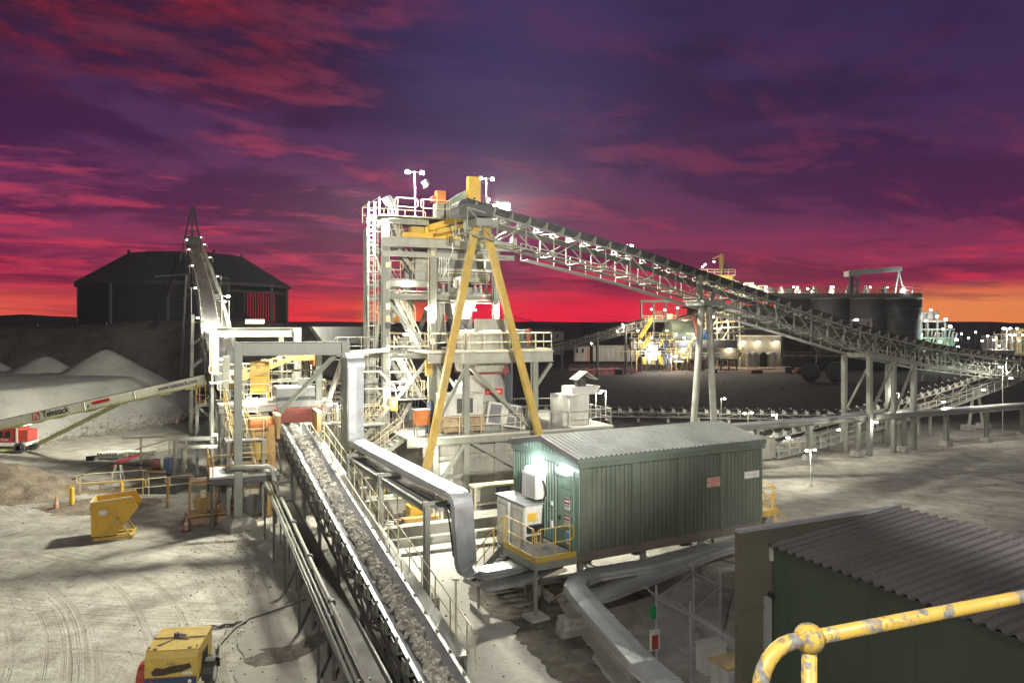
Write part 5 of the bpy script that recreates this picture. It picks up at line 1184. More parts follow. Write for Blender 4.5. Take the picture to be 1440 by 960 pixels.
# head-end plant on the top deck
dc = thing('dust_chute', 'grey-green riveted dust chute with a sloping top on the tower roof', 'chute', tp(5.0, 1.5, 16.56))
MB().prism([tp(4.0, .5, 16.6), tp(6.0, .5, 16.6), tp(6.0, .5, 18.5), tp(5.4, .5, 18.5), tp(4.0, .5, 17.5)], A*1.8).build('casing', mat('pale_green_plate', (.22, .29, .26), .45, .2, .2, 1), dc)
for b in (4.0, 4.65, 5.3, 5.95): MB().gbox(T0, b, b+.07, .44, .498, 16.6, 17.45+max(0, (b-4)*.45)).build('rib', PALE, dc)
MB().gbox(T0, 3.95, 6.05, .44, .498, 17.2, 17.28).build('rib', PALE, dc)
yp = thing('safety_screen', 'bright yellow guard panel standing upright on top of the tower', 'panel', tp(6.2, .2, 16.6)); 
MB().gbox(T0, 5.2, 6.0, -.25, .12, 17.6, 19.2).build('panel', YEL, yp); MB().gbox(T0, 5.05, 5.85, -.3, -.26, 16.7, 17.7).build('lower_panel', YEL, yp); MB().gbox(T0, 5.5, 5.65, -.27, -.251, 17.8, 17.9).build('latch', BLACK, yp)
od = thing('drive_unit', 'small orange drive guard on a grey stand on the tower roof', 'drive', tp(3.5, .6, 16.56)); MB().gbox(T0, 3.4, 3.95, .4, .9, 17.5, 18.3).build('guard', ORANGE, od); MB().gbox(T0, 3.3, 3.85, .45, .95, 16.6, 17.5).build('stand', STEEL, od); MB().cyl(tp(3.3, .6, 17.8), tp(3.3, 1.0, 17.8), .22, 14).build('pulley', RUST, od)
# yellow hoist and its jib
hs = thing('jib_hoist', 'yellow hoist trolley on the crane beam with a sloping yellow jib above it', 'hoist', tp(2.5, -.3, 15.2))
MB().bar(tp(2.3, -1.3, 15.75), tp(5.4, -1.2, 16.75), .42, .34).build('jib', YEL, hs); MB().bar(tp(2.6, -1.7, 15.45), tp(6.0, -1.6, 16.4), .16, .22).build('jib_rail', YELD, hs); MB().bar(tp(2.5, -.6, 15.75), tp(4.9, -.6, 16.7), .22, .2).build('jib_rail', YELD, hs)
MB().gbox(T0, 1.0, 4.6, -.5, 0, 15.24, 15.52).build('trolley', YEL, hs); MB().gbox(T0, 2.4, 3.8, -.75, -.1, 15.53, 15.9).build('carriage', YEL, hs); MB().gbox(T0, 1.4, 2.2, -.7, -.1, 15.53, 15.85).build('motor', YELD, hs)
for k, (b, dz) in enumerate(((3.9, .7), (4.3, 1.0), (4.7, .9), (5.1, .75), (5.5, .6))):
    MB().tube([tp(b, -.8, 16.0+.1*k), tp(b+.1, -.8, 16.0+.1*k-dz*.8), tp(b+.25, -.8, 16-dz+.1*k), tp(b+.4, -.8, 16.05+.1*k-dz*.8), tp(b+.5, -.8, 16.1+.1*k)], .028, 5).build('festoon_cable', WHITE, hs)
MB().tube([tp(3.9, -.7, 15.4), tp(4.0, -.7, 14.5), tp(3.6, -.7, 13.6), tp(3.4, -.7, 12.9)], .025, 5).build('pendant_cable', WHITE, hs)
for k in range(4): MB().tube([tp(3.2+.15*k, -.6, 14.1), tp(3.15+.15*k, -.6, 13.2), tp(3.25+.15*k, -.6, 13.0), tp(3.35+.15*k, -.6, 13.3), tp(3.3+.15*k, -.6, 14.1)], .02, 5).build('cable_loop', WHITE, hs)
MB().gbox(T0, 3.8, 4.0, -.75, -.6, 15.0, 15.4).build('hook_block', DARKS, hs)
# grey trough silhouette left of the tower
gt_ = MB().prism([tp(-3.2, 6, 9.9), tp(-2.4, 6, 8.8), tp(.5, 6, 8.8), tp(.5, 6, 9.9)], A*1.5).build('transfer_hopper', DARKS); tag(gt_, 'dark hopper mouth sticking out left of the tower at skyline height', 'hopper')
yb = thing('isolator_box', 'small pale yellow isolator box on the left tower column', 'box', tp(.3, -.3, 5.2)); MB().gbox(T0, .2, .65, -.4, -.2, 5.0, 5.75).build('body', YELD, yb); MB().gbox(T0, .35, .5, -.42, -.402, 5.2, 5.55).build('door', WHITED, yb)
gb2 = MB().gbox(T0, 2.4, 2.8, -.45, -.2, 7.0, 7.9).build('junction_box', YELD); tag(gb2, 'cream junction box on the middle tower column under the deck', 'box')
# conveyors glimpsed under and behind the tower
UN = conveyor('transfer_conveyor', 'pale lattice conveyor passing low behind the crusher tower towards the left', [V((-21, 58, 6.6)), V((-13, 60, 5.2)), V((-3, 63, 3.2))], 1.0, 1.1, 1.8, 1.3, PALE, tw=1.4)
for p in (V((-17, 59, 0)), V((-9, 61.2, 0))): MB().bar(p, p+Z*5.6 if p.x < -15 else p+Z*3.6, .3).build('leg', STEEL, UN)
bw = thing('base_walkway', 'cream railed steps and grating walkways at the left foot of the crusher tower', 'walkway', gp(K0, -4, 2, 0))
for (b0, b1, a0, a1, z) in ((-3.9, -1.2, 2.2, 3.2, 3.3), (-6.6, -3.9, 3.4, 4.3, 2.4), (-4.6, -2.2, 5.2, 6.0, 5.4), (-6.4, -4.4, 1.7, 2.4, 4.6)):
    MB().gbox(K0, b0, b1, a0, a1, z-.08, z).build('deck', GRAT, bw); MB().rail([gp(K0, b0, a0+.05, z), gp(K0, b1, a0+.05, z)], 1.05, .8, .024).build('handrail', CREAM, bw); MB().rail([gp(K0, b0, a1-.05, z), gp(K0, b1, a1-.05, z)], 1.05, .9, .024).build('handrail', CREAM, bw)
    for b in (b0+.12, b1-.12): MB().gbox(K0, b-.07, b+.07, a0+.1, a0+.24, 0, z-.08).build('leg', STEEL, bw)
for p, q in (((-1.3, 2.7, 5.4), (-3.0, 2.7, 3.3)), ((-4.0, 3.8, 3.9), (-5.8, 3.8, 2.4)), ((-6.3, 2.0, 2.3), (-4.6, 2.0, .2))):
    MB().stair(gp(K0, *p), gp(K0, *q), A, .8).build('flight', PALE, bw)
    for s_ in (-.42, .42): MB().srail(gp(K0, p[0], p[1]+s_, p[2]), gp(K0, q[0], q[1]+s_, q[2]), 1.0, .024, 3).build('handrail', CREAM, bw)
for k in range(14):
    b, a, z = r5.uniform(-6.8, -1.5), r5.uniform(1.5, 6), r5.uniform(.6, 5.5); MB().tube([gp(K0, b, a, z), gp(K0, b+r5.uniform(.6, 2), a, z), gp(K0, b+1.8, a+.3, max(.2, z-r5.uniform(.3, 1.8)))], r5.uniform(.04, .1), 6).build('service_pipe', (PALE, CREAM, STEEL, OCHRE)[r5.randrange(4)], bw)
for k in range(8): b, a, z = r5.uniform(-6.5, -1.5), r5.uniform(1.8, 5), r5.uniform(.1, 4.5); MB().gbox(K0, b, b+r5.uniform(.3, .7), a, a+.4, z, z+r5.uniform(.3, .9)).build('junction_box', (PALE, CREAM, YELD, STEEL)[r5.randrange(4)], bw)
# clutter at ground level in front of the bunker
yk = thing('bench_frame', 'long cream-topped steel stillage in front of the bunker wall', 'stillage', gp(K0, 5.7, -1.5, 0))
o1 = V((-2.1, 38.2, 0))
def op(b, a, z): return gp(o1, b, a, z)
MB().gbox(o1, 0, 2.6, -.35, .35, 1.75, 1.85).build('top', CREAM, yk); MB().gbox(o1, .1, 2.5, .2, .3, .9, 1.7).build('panel', PALE, yk); MB().gbox(o1, .1, 2.5, -.3, .3, .35, .5).build('shelf', OCHRE, yk)
for b in (.12, 2.45): 
    for a in (-.28, .28): MB().gbox(o1, b-.05, b+.05, a-.05, a+.05, 0, 1.75).build('leg', CREAM, yk)
MB().gbox(o1, 1.5, 2.3, .14, .19, 1.0, 1.6).build('louvre', DARKS, yk)
cb3 = thing('cable_drum_stand', 'ochre hooped frame beside the column foot in front of the bunker', 'frame', op(-1.7, .2, 0))
for k in range(6): MB().tube([op(-2.3+k*.24, .3, 0), op(-2.3+k*.24, .3, 1.0), op(-2.2+k*.24, .3, 1.25)], .035, 5).build('bar', OCHRE, cb3)
MB().gbox(o1, -2.4, -.8, .2, .45, 1.2, 1.5).build('rail', OCHRE, cb3)
lb = MB().gbox(V((-5.4, 34.2, 0)), -1.2, 9.5, 0, .55, .25, .75).build('concrete_beam', CONC); tag(lb, 'long low concrete beam lying on the ground between the tray posts and the switchroom', 'beam')
lp = MB().tube([V((-5.6, 32.6, .45)), V((3.4, 36.4, .5))], .22, 14).build('ground_pipe', PALE, None, True); tag(lp, 'fat pale pipe lying near the ground behind the silver tray drop', 'pipe')
lw = MB().gbox(V((-2.2, 36.3, 0)), -.5, 5.0, 0, 2.0, 0, .75).build('concrete_block', CONC); tag(lw, 'long low concrete block behind the ground pipe', 'block')
yf = thing('yellow_base', 'yellow bolted steel base beside the A-frame foot', 'base frame', (-5.0, 38.6, 0)); MB().gbox(V((-5.2, 38.2, 0)), 0, .9, 0, .9, 0, .7).build('box', YEL, yf); MB().gbox(V((-5.2, 38.2, 0)), .15, .7, .1, .7, .7, 1.2).build('bracket', YEL, yf); MB().gbox(V((-5.2, 38.2, 0)), -.9, 1.3, -.6, -.1, 0, .3).build('skid', OCHRE, yf)
ks = thing('equipment_skid', 'grey steel skid with small motors between the conveyor walkway and the tray posts', 'skid', (-7.6, 38, 0))
o2 = V((-8.0, 38.2, 0)); MB().gbox(o2, 0, 3.0, 0, 1.2, .7, .95).build('frame', STEEL, ks); MB().gbox(o2, .6, 2.6, 0, .1, 0, .7).build('panel', PALE, ks)
for k in range(3): MB().cyl(gp(o2, .5+k*.9, .5, .95), gp(o2, .5+k*.9, .5, 1.6), .18, 10).build('motor', PALE, ks)
for b in (.1, 2.9): MB().gbox(o2, b-.06, b+.06, .05, .17, 0, .7).build('leg', STEEL, ks)
for k, (px, py, lab) in enumerate(((553, 738, 'upper coil of black hose on the ground by the tray posts'), (571, 728, 'lower coil of black hose beside the yellow base'))):
    c = G(px, py, .05); o_ = MB().tube([c+V((.5*math.cos(q*.5), .34*math.sin(q*.5), .01*q)) for q in range(30)], .03, 5).build('hose_coil', BLACK, None, True); tag(o_, lab, 'hose', 'hose coils')
for k, (px, py, lab) in enumerate(((641, 935, 'thin pale pole with a flat end standing beside the ground tray bend'), (483+76, 760, 'thin pale pole standing between the tray posts'))):
    c = G(px, py); q = thing('marker_pole', lab, 'pole', c); MB().tube([c, c+Z*2.55], .035, 8).build('pole', CREAM, q); MB().box(c+Z*2.58, (.2, .2, .06)).build('cap', PALE, q)
cn = G(545, 752)
# ================================================================ portal frames over the crusher feed
def portal(label, pl, pr, zt, hb_, w=.42, rb=None):
    t = thing('portal_frame', label, 'portal frame', pl, 'portal frames over the crusher feed')
    for p in (pl, pr):
        MB().ib(V((p.x, p.y, .6)), V((p.x, p.y, zt)), w, w-.04, .03, A).build('column', STEEL, t)
        MB().lathe(V((p.x, p.y, 0)), [(.95, 0), (.95, .25), (.6, .6)], 4).build('plinth', CONC, t)
    d = (pr-pl).normalized()
    MB().ib(V((pl.x, pl.y, zt-hb_/2))+d*.22, V((pr.x, pr.y, zt-hb_/2))-d*.22, hb_, .38, .04).build('beam', STEEL, t)
    return t
FL, FR = V((-13.6, 37, 0)), V((-8.55, 38.2, 0)); RL, RR = V((-19.5, 48.6, 0)), V((-14.3, 49.6, 0))
ft_ = portal('front portal frame, its left column on a plinth by the pulley cage', FL, FR, 9.22, .68)
rt2 = portal('rear portal frame behind the hopper, its beam touching the skyline', RL, RR, 9.85, .62, .5)
MB().bar(V((FR.x-.1, FR.y+.3, 9.0)), P(362, 612, 40.0), .2).build('brace', STEEL, ft_)
MB().bar(V((FR.x-.1, FR.y+.5, 8.7)), P(447, 606, 42), .2).build('brace', PALE, ft_)
MB().ib(P(448, 497, 42), P(448, 612, 42), .34, .32, .03, A).build('column', STEEL, ft_)
MB().bar(P(478, 497, 38.2), P(545, 492, 43.5), .3, .2).build('tie_beam', PALE, ft_)
MB().ib(V((RL.x+.55, RL.y-1.0, .3)), V((RL.x+.55, RL.y-1.0, 9.4)), .42, .4, .03, A).build('column', STEEL, rt2)
MB().ib(P(395, 470, 52), P(395, 560, 52), .36, .34, .03, A).build('column', STEEL, rt2)
MB().bar(P(345, 452, 50), P(372, 452, 50.4), .35, .3).build('trolley', PALE, rt2)
# columns around the feed level
for k, (px, y0, y1, D) in enumerate(((318, 500, 600, 43), (372, 505, 540, 46))):
    p = P(px, y1, D); q = thing('service_column', ('sage steel column behind the front portal, beside the lit switch panels', 'short steel column carrying the brown feed chute')[k], 'column', (p.x, p.y, 0), 'service columns at the feed')
    MB().ib(V((p.x, p.y, 0)), P(px, y0, D), .4, .36, .03, A).build('column', STEEL, q); MB().box(V((p.x, p.y, .06)), (.7, .7, .12), B, A).build('base_plate', STEEL, q)
# feed hopper, chute and guards
FO = V((-11.9, 40.2, 0))
def fp_(b, a, z): return gp(FO, b, a, z)
fh = thing('feed_hopper', 'grey and rust-red feed chute dropping rock onto the head of the ore conveyor', 'chute', fp_(0, 0, 0))
MB().gbox(FO, -.7, 1.3, .3, 2.2, 5.6, 6.6).build('hood', BIN, fh); MB().gbox(FO, -.75, 1.35, .24, .298, 5.95, 6.15).build('band', RUBBER, fh)
MB().gbox(FO, -.9, 1.6, .0, .2, 4.8, 5.55).build('front_plate', RUST, fh); MB().gbox(FO, -.68, 1.28, .31, 2.2, 6.6, 6.66).build('lid', DUSTY, fh)
MB().gbox(FO, -.95, -.75, -1.6, .2, 4.2, 5.35).build('skirt', OCHRE, fh); MB().gbox(FO, 1.1, 1.3, -1.5, .2, 4.4, 5.45).build('skirt', OCHRE, fh)
for b in (-.85, 1.2): MB().gbox(FO, b-.12, b+.12, -1.5, .15, 5.36 if b < 0 else 5.46, 5.42 if b < 0 else 5.52).build('skirt_cap', CREAM, fh)
MB().gbox(FO, -1.3, -.9, -.6, -.2, 0, 4.8).build('leg', OCHRE, fh); MB().gbox(FO, 1.3, 1.6, .2, .5, 0, 4.8).build('leg', STEEL, fh); MB().gbox(FO, -1.3, -1.0, 1.5, 1.8, 0, 5.6).build('leg', STEEL, fh)
MB().lathe(fp_(-1.6, -.3, 4.9), [(.3, -.6), (.34, -.55), (.34, .5), (.2, .62)], 14, B).build('drive_motor', ORANGE, fh); MB().gbox(FO, -2.1, -1.1, -.7, .1, 4.3, 4.5).build('motor_base', OCHRE, fh)
MB().gbox(FO, -2.1, -1.2, -.5, .2, 3.0, 4.3).build('side_guard', YELD, fh)
bc = thing('feed_conveyor', 'brown sloping feed conveyor with an orange hood ending under the rear portal', 'conveyor', fp_(-3, 4, 6))
MB().bar(fp_(-2.6, 2.6, 7.1), fp_(.6, 4.4, 8.2), 1.0, .32).build('trough', OCHRE, bc); MB().gbox(FO, -.2, 1.9, 4.2, 5.8, 7.9, 9.0).build('hood', OCHRE, bc); MB().gbox(FO, 1.9, 2.2, 4.2, 5.8, 7.6, 9.0).build('hood_skirt', ORANGE, bc)
for k in range(5): MB().cyl(fp_(-1.9+k*.5, 2.45+k*.27, 7.45+k*.17), fp_(-1.9+k*.5, 3.6+k*.27, 7.45+k*.17), .1, 8).build('idler', DARKS, bc)
for b in (-2.2, .6): MB().gbox(FO, b-.09, b+.09, 3.4, 3.6, 0, 7.2).build('leg', STEEL, bc)
MB().gbox(FO, 1.6, 1.8, 5.4, 5.6, 0, 7.9).build('leg', STEEL, bc)
yg = thing('guard_screen', 'tall yellow mesh guard screen behind the feed hopper', 'guard', fp_(-1.9, 2.0, 5.9))
gs = MB(); 
for k in range(13): gs.gbox(FO, -1.95+k*.07, -1.92+k*.07, 1.2, 1.23, 6.35, 8.0)
for k in range(20): gs.gbox(FO, -1.95, -1.08, 1.235, 1.255, 6.35+k*.085, 6.385+k*.085)
gs.build('mesh', YEL, yg); 
for b in (-2.0, -1.06): MB().gbox(FO, b, b+.07, 1.18, 1.27, 5.9, 8.05).build('frame', YEL, yg)
for z in (6.3, 7.15, 8.0): MB().gbox(FO, -1.93, -1.07, 1.15, 1.195, z, z+.08).build('frame', YEL, yg)
MB().gbox(FO, -1.93, -1.07, 1.2, 1.22, 6.4, 7.1).build('lower_sheet', YEL, yg)
pf2 = thing('feed_platform', 'dusty platform with cream handrails around the feed hopper', 'platform', fp_(0, 2, 0))
MB().gbox(FO, -3.6, 2.4, .9, 4.0, 5.68, 5.8).build('deck', DUSTY, pf2)
for pts_ in ([(-2.6, 1.0, 5.8), (-1.0, 1.0, 5.8)], [(-.9, 2.4, 5.8), (2.3, 2.4, 5.8)], [(2.3, 2.5, 5.8), (2.3, 4, 5.8)], [(-3.5, 4, 5.8), (2.3, 4, 5.8)]): MB().rail([fp_(*p) for p in pts_], 1.05, 1.1, .024).build('handrail', CREAM, pf2)
for b in (-3.4, 2.2):
    for a in (1.1, 3.8): MB().gbox(FO, b-.1, b+.1, a-.1, a+.1, 0, 5.68).build('leg', STEEL, pf2)
MB().ib(fp_(-3.6, .95, 5.5), fp_(2.4, .95, 5.5), .3, .2, .02).build('beam', PALE, pf2)
sv = thing('service_platform', 'low dusty working platform with railings left of the conveyor head', 'platform', fp_(-3, -1, 0))
MB().gbox(FO, -4.2, -.95, -2.2, .6, 2.5, 2.6).build('deck', GRAT, sv)
for pts_ in ([(-4.2, -2.1, 2.6), (-1.1, -2.1, 2.6)], [(-4.2, -2.1, 2.6), (-4.2, .6, 2.6)]): MB().rail([fp_(*p) for p in pts_], 1.05, 1.0, .024).build('handrail', OCHRE, sv)
for b in (-4.1, -1.1):
    for a in (-2.1, .5): MB().gbox(FO, b-.08, b+.08, a-.08, a+.08, 0, 2.5).build('leg', DARKS, sv)
MB().ib(fp_(-4.2, -2.2, 2.35), fp_(-.9, -2.2, 2.35), .3, .2, .02).build('beam', DARKS, sv)
s3 = thing('stair', 'steep cream stair between the front portal column and the feed hopper', 'stair', fp_(-2.9, 0, 0)); MB().stair(fp_(-2.9, .9, 5.75), fp_(-2.3, -1.4, 2.6), B, .8, 14).build('flight', CREAM, s3)
for b in (-.42, .42): MB().srail(fp_(-2.9+b, .9, 5.75), fp_(-2.3+b, -1.4, 2.6), 1.0, .026, 3).build('handrail', YELD, s3)
for k, (px, y0, y1, D, w_, m, lab) in enumerate(((317, 560, 592, 42.0, .42, YEL, 'narrow yellow guard panel beside the left portal column'), (338, 515, 560, 43.5, .30, YELD, 'thin tall yellow post left of the yellow mesh screen'), (326, 568, 640, 40.5, .3, CREAM, 'cream upright panel just behind the front portal column'), (322, 520, 548, 44, .6, WHITE, 'brightly lit white switch panel behind the front portal column'))):
    a_, b_ = P(px, y0, D), P(px, y1, D); c_ = (a_+b_)/2; t_ = thing('panel_post', lab, 'panel', (b_.x, b_.y, 0), 'upright panels by the feed')
    MB().box(c_, (w_, .12, a_.z-b_.z), B, A).build('panel', m, t_); MB().box((c_.x, c_.y+.1, c_.z/2), (.1, .08, c_.z), B, A).build('stand', STEEL, t_)
r7 = random.Random(17)
gw = thing('gantry_walkway', 'tangle of cream railed walkways and pipes between the two portal frames', 'walkway', fp_(1, 5, 0))
for (b0, b1, a0, a1, z) in ((2.6, 5.2, .2, 1.3, 4.4), (2.6, 5.4, 3.0, 4.0, 3.2), (-3.4, -1.4, -1.2, .3, 4.2), (-3.8, 1.5, 6.2, 7.2, 6.6)):
    MB().gbox(FO, b0, b1, a0, a1, z-.08, z).build('deck', GRAT, gw); MB().rail([fp_(b0, a0+.05, z), fp_(b1, a0+.05, z)], 1.05, .9, .024).build('handrail', CREAM, gw); MB().rail([fp_(b0, a1-.05, z), fp_(b1, a1-.05, z)], 1.05, 1.0, .024).build('handrail', CREAM, gw)
    for b in (b0+.15, b1-.15): MB().gbox(FO, b-.08, b+.08, a0+.1, a0+.26, 0, z-.08).build('leg', STEEL, gw); MB().gbox(FO, b-.08, b+.08, a1-.26, a1-.1, 0, z-.08).build('leg', STEEL, gw)
for k in range(14):
    b, a, z = r7.uniform(-3.5, 4.5), r7.uniform(.5, 6), r7.uniform(2.5, 7.5); MB().tube([fp_(b, a, z), fp_(b+r7.uniform(.8, 2.4), a, z), fp_(b+2.4, a+r7.uniform(0, 1), z-r7.uniform(.5, 2))], r7.uniform(.04, .09), 6).build('service_pipe', (PALE, CREAM, STEEL, DARKS)[r7.randrange(4)], gw)
for k in range(9): b, a, z = r7.uniform(-3.5, 4.2), r7.uniform(.2, 5), r7.uniform(4.6, 7.6); MB().gbox(FO, b, b+r7.uniform(.25, .6), a, a+.2, z, z+r7.uniform(.3, .9)).build('junction_box', (WHITED, CREAM, YELD, PALE)[r7.randrange(4)], gw)
# left working platform with its sloped plates, by the stacker head
lf = thing('hopper_platform', 'small platform with yellow handrails at the discharge end of the white stacker', 'platform', P(285, 600, 50))
lo = V((-21.0, 50.2, 0))
MB().gbox(lo, -.3, 2.3, -.4, 1.6, 4.55, 4.75).build('deck', STEEL, lf); MB().rail([gp(lo, -.2, -.3, 4.75), gp(lo, 1.9, -.3, 4.75)], 1.15, .55, .03).build('handrail', YELD, lf); MB().rail([gp(lo, -.25, 1.5, 4.75), gp(lo, -.25, -.3, 4.75)], 1.15, .7, .03).build('handrail', YELD, lf)
for b in (-.2, 2.2): MB().gbox(lo, b-.1, b+.1, -.3, -.1, 0, 4.55).build('leg', STEEL, lf)
MB().bar(gp(lo, 0, -.2, 4.4), gp(lo, 2.1, -.2, 2.4), .15).build('brace', STEEL, lf)
rh = MB().prism([P(268, 622, 50), P(318, 622, 47), P(312, 575, 48.5), P(304, 572, 49.5)], V((.4, 2.2, 0))).build('reclaim_hopper', mat('sage_plate', (.16, .19, .155), .55, .1, .25, .8, DUST, .5)); tag(rh, 'sloping sage-green hopper plate at the foot of the rear portal', 'hopper')
# concrete floor slabs under the feed: dark pipe bends
for k, (pts_, r_, lab) in enumerate((([(246, 668), (247, 622), (252, 617), (300, 616)], .14, 'outer grey pipe bend running into the crusher sump'), ([(258, 665), (258, 634), (263, 628), (306, 628)], .12, 'inner grey pipe bend below the outer one'))):
    D = 44.5-k*1.2; o_ = MB().tube([P(px, min(py, 453+10690/D-2), D) for px, py in pts_], r_, 10).build('pipe_bend', STEEL, None, True); tag(o_, lab, 'pipe', 'pipe bends at the sump')
tr = MB().tube([P(306, 650, 41.5), P(316, 640, 40.8), P(332, 662, 38.6), P(345, 672, 37.6)], .2, 10).build('overflow_pipe', DUSTY, None, True); tag(tr, 'dust-covered fat pipe sloping down beside the portal column', 'pipe')
# tail pulley cage
pc = thing('pulley_guard', 'ochre framed guard cage with a pulley drum inside, beside the front portal column', 'guard', V((-15.6, 37.8, 0)))
po = V((-16.3, 37.7, 0))
MB().gbox(po, -.2, 2.4, -.3, 1.5, 0, .32).build('base', mat('rusty_concrete', (.34, .24, .15), .85), pc)
fr = []
for b in (0, 1.25, 1.9, 4.2):
    for a in (0, 1.2): MB().gbox(po, b-.04, b+.04, a-.04, a+.04, .32, 2.05).build('upright', OCHRE, pc)
for z in (.36, 1.95):
    for a in (0, 1.2): MB().gbox(po, .045, 4.16, a-.035, a+.035, z, z+.09).build('frame_rail', OCHRE, pc)
MB().gbox(po, .05, 4.15, .05, 1.15, 2.06, 2.1).build('top_sheet', OCHRE, pc)
for b, w_ in ((.65, .75),): 
    MB().cyl(gp(po, b, .25, .95), gp(po, b, .95, .95), .48, 22).build('pulley_drum', OCHRE, pc); MB().tube([gp(po, b, .2, .95)+B*(.55*math.cos(q*.26))+Z*(.55*math.sin(q*.26)) for q in range(0, 13)], .05, 6).build('rim', PALE, pc)
    MB().gbox(po, b-.14, b+.14, .12, .2, 1.25, 1.65).build('bearing', CREAM, pc)
ms = MB()
for k in range(24): ms.gbox(po, 2.0+k*.09, 2.012+k*.09, -.006, .006, .45, 1.95)
for k in range(16): ms.gbox(po, 1.95, 4.15, .008, .018, .48+k*.092, .492+k*.092)
ms.build('guard_mesh', OCHRE, pc)
for k in range(3): MB().bar(gp(po, 2.3+k*.5, .6, .4), gp(po, 2.5+k*.5, .6, 1.6), .06).build('brace', CREAM, pc)
MB().cyl(gp(po, 2.0, .5, .8), gp(po, 4.0, .5, .8), .16, 12).build('shaft', RUST, pc)
fw_ = MB().lathe(gp(po, 3.0, -.3, .75), [(.5, -.05), (.55, -.04), (.55, .04), (.5, .05)], 24, A).build('flywheel', DARKS, pc)

# ================================================================ stockpile conveyor and the covered stockpile
SC = [V((-17.4, 45.6, 5.6)), V((-20.8, 52, 8.6)), V((-30, 73, 13.0)), V((-41, 97, 18.2)), V((-51.2, 119.5, 22.4))]
sc = conveyor('stockpile_conveyor', 'dark inclined conveyor climbing away to the covered stockpile, dotted with lamps', SC, 1.0, 1.4, 2.2, 2.4, DARKS, walk=(1,), wz=-.45, tw=1.35, im=DARKS, railm=STEEL, ww=.6, wm=DARKS)
hp = SC[-1]; 
mt = hp+A*2.5
for k, (sx_, sy_) in enumerate(((-1.6, 0), (1.6, 0), (0, 1.6))): MB().bar(mt+B*(sx_*1.15)+A*(sy_*1.6)-Z*2.2, mt+B*(sx_*.08)+A*(sy_*.1)+Z*6.6, .28).build('mast_leg', BLACK, sc)
for z, s_ in ((.4, .72), (2.6, .45), (4.5, .24)): MB().bar(mt-B*(1.6*s_)+Z*z, mt+B*(1.6*s_)+Z*z, .16).build('mast_tie', BLACK, sc)
MB().bar(mt-B*.9+Z*.4, mt+B*.6+Z*2.6, .12).build('mast_brace', DARKS, sc)
MB().box(hp+Z*.5, (1.8, 2.2, 1.9), B, A).build('head_hood', BLACK, sc)
for sg in (-1, 1):
    MB().bar(mt+B*(sg*1.9)-Z*2, V((mt.x, mt.y, 9.5))+B*(sg*(5.4 if sg < 0 else 2.5))-A*6, .32).build('mast_leg', BLACK, sc)
    MB().bar(mt+B*(sg*5.5)-Z*5.0-A*2, mt-A*2-Z*4.4, .2).build('outrigger', DARKS, sc)
t3 = thing('trestle', 'tall narrow braced trestle under the middle of the stockpile conveyor', 'trestle', V((-30.5, 74, 0)))
tb = at_len(SC, 28)[0]; 
for b in (-1.2, 1.2):
    for a in (-1.3, 1.3): MB().bar(V((tb.x, tb.y, 0))+B*b*1.15+A*a, V((tb.x, tb.y, tb.z-1.5))+B*b+A*a*.8, .26, .26, A).build('leg', STEEL, t3)
for k in range(5):
    z = 1.8+k*2.1; 
    for a in (-1.2, 1.2): MB().bar(V((tb.x, tb.y, z))-B*1.25+A*a, V((tb.x, tb.y, z+(2.1 if k < 4 else 0)))+B*1.2+A*a, .13).build('brace', STEEL, t3)
    for b in (-1.25, 1.25): MB().bar(V((tb.x, tb.y, z))-A*1.25+B*b, V((tb.x, tb.y, z))+A*1.25+B*b, .13).build('tie', STEEL, t3)
t4_ = thing('trestle', 'thin dark braced trestle half hidden by the hill under the upper stockpile conveyor', 'trestle', V((-41, 97, 0)))
tb = at_len(SC, 55)[0]
for b in (-1.3, 1.3): MB().bar(V((tb.x, tb.y, 0))+B*b*1.6, tb-Z*1.5+B*b, .26).build('leg', DARKS, t4_)
for k in range(5): MB().bar(V((tb.x, tb.y, 1+k*3))-B*1.8, V((tb.x, tb.y, 4+k*3))+B*1.6, .14).build('brace', DARKS, t4_)

DC = V((-66.0, 151, 0)); zg = 9.6; RW = 19.6; NS = 12
ds_ = thing('stockpile_shed', 'huge dark faceted shed with a shallow roof covering the ore stockpile on the hill', 'shed', (DC.x, DC.y, zg-.8))
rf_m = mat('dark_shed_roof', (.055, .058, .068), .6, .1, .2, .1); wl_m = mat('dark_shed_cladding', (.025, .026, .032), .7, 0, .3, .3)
def ringp(r, z, i, off=R(15)): q = off+2*math.pi*i/NS; return V((DC.x+r*math.cos(q), DC.y+r*math.sin(q), z))
ez, tz2, az2 = 17.6, 23.6, 24.4
b = MB()
for i in range(NS):
    b.quad(ringp(RW+.6, ez, i), ringp(RW+.6, ez, i+1), ringp(10.6, tz2, i+1), ringp(10.6, tz2, i)); b.quad(ringp(10.6, tz2, i), ringp(10.6, tz2, i+1), V((DC.x, DC.y, az2)))
    b.quad(ringp(RW+.6, ez-.25, i), ringp(RW+.6, ez-.25, i+1), ringp(RW+.6, ez, i+1), ringp(RW+.6, ez, i))
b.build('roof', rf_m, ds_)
b = MB()
for i in range(NS): b.bar(ringp(RW+.62, ez, i), ringp(10.65, tz2+.03, i), .18, .12); b.bar(ringp(RW+.55, ez-.3, i), ringp(RW+.55, ez-.3, i+1), .25, .5)
b.build('hip_flashing', mat('roof_flashing', (.06, .062, .07), .5), ds_)
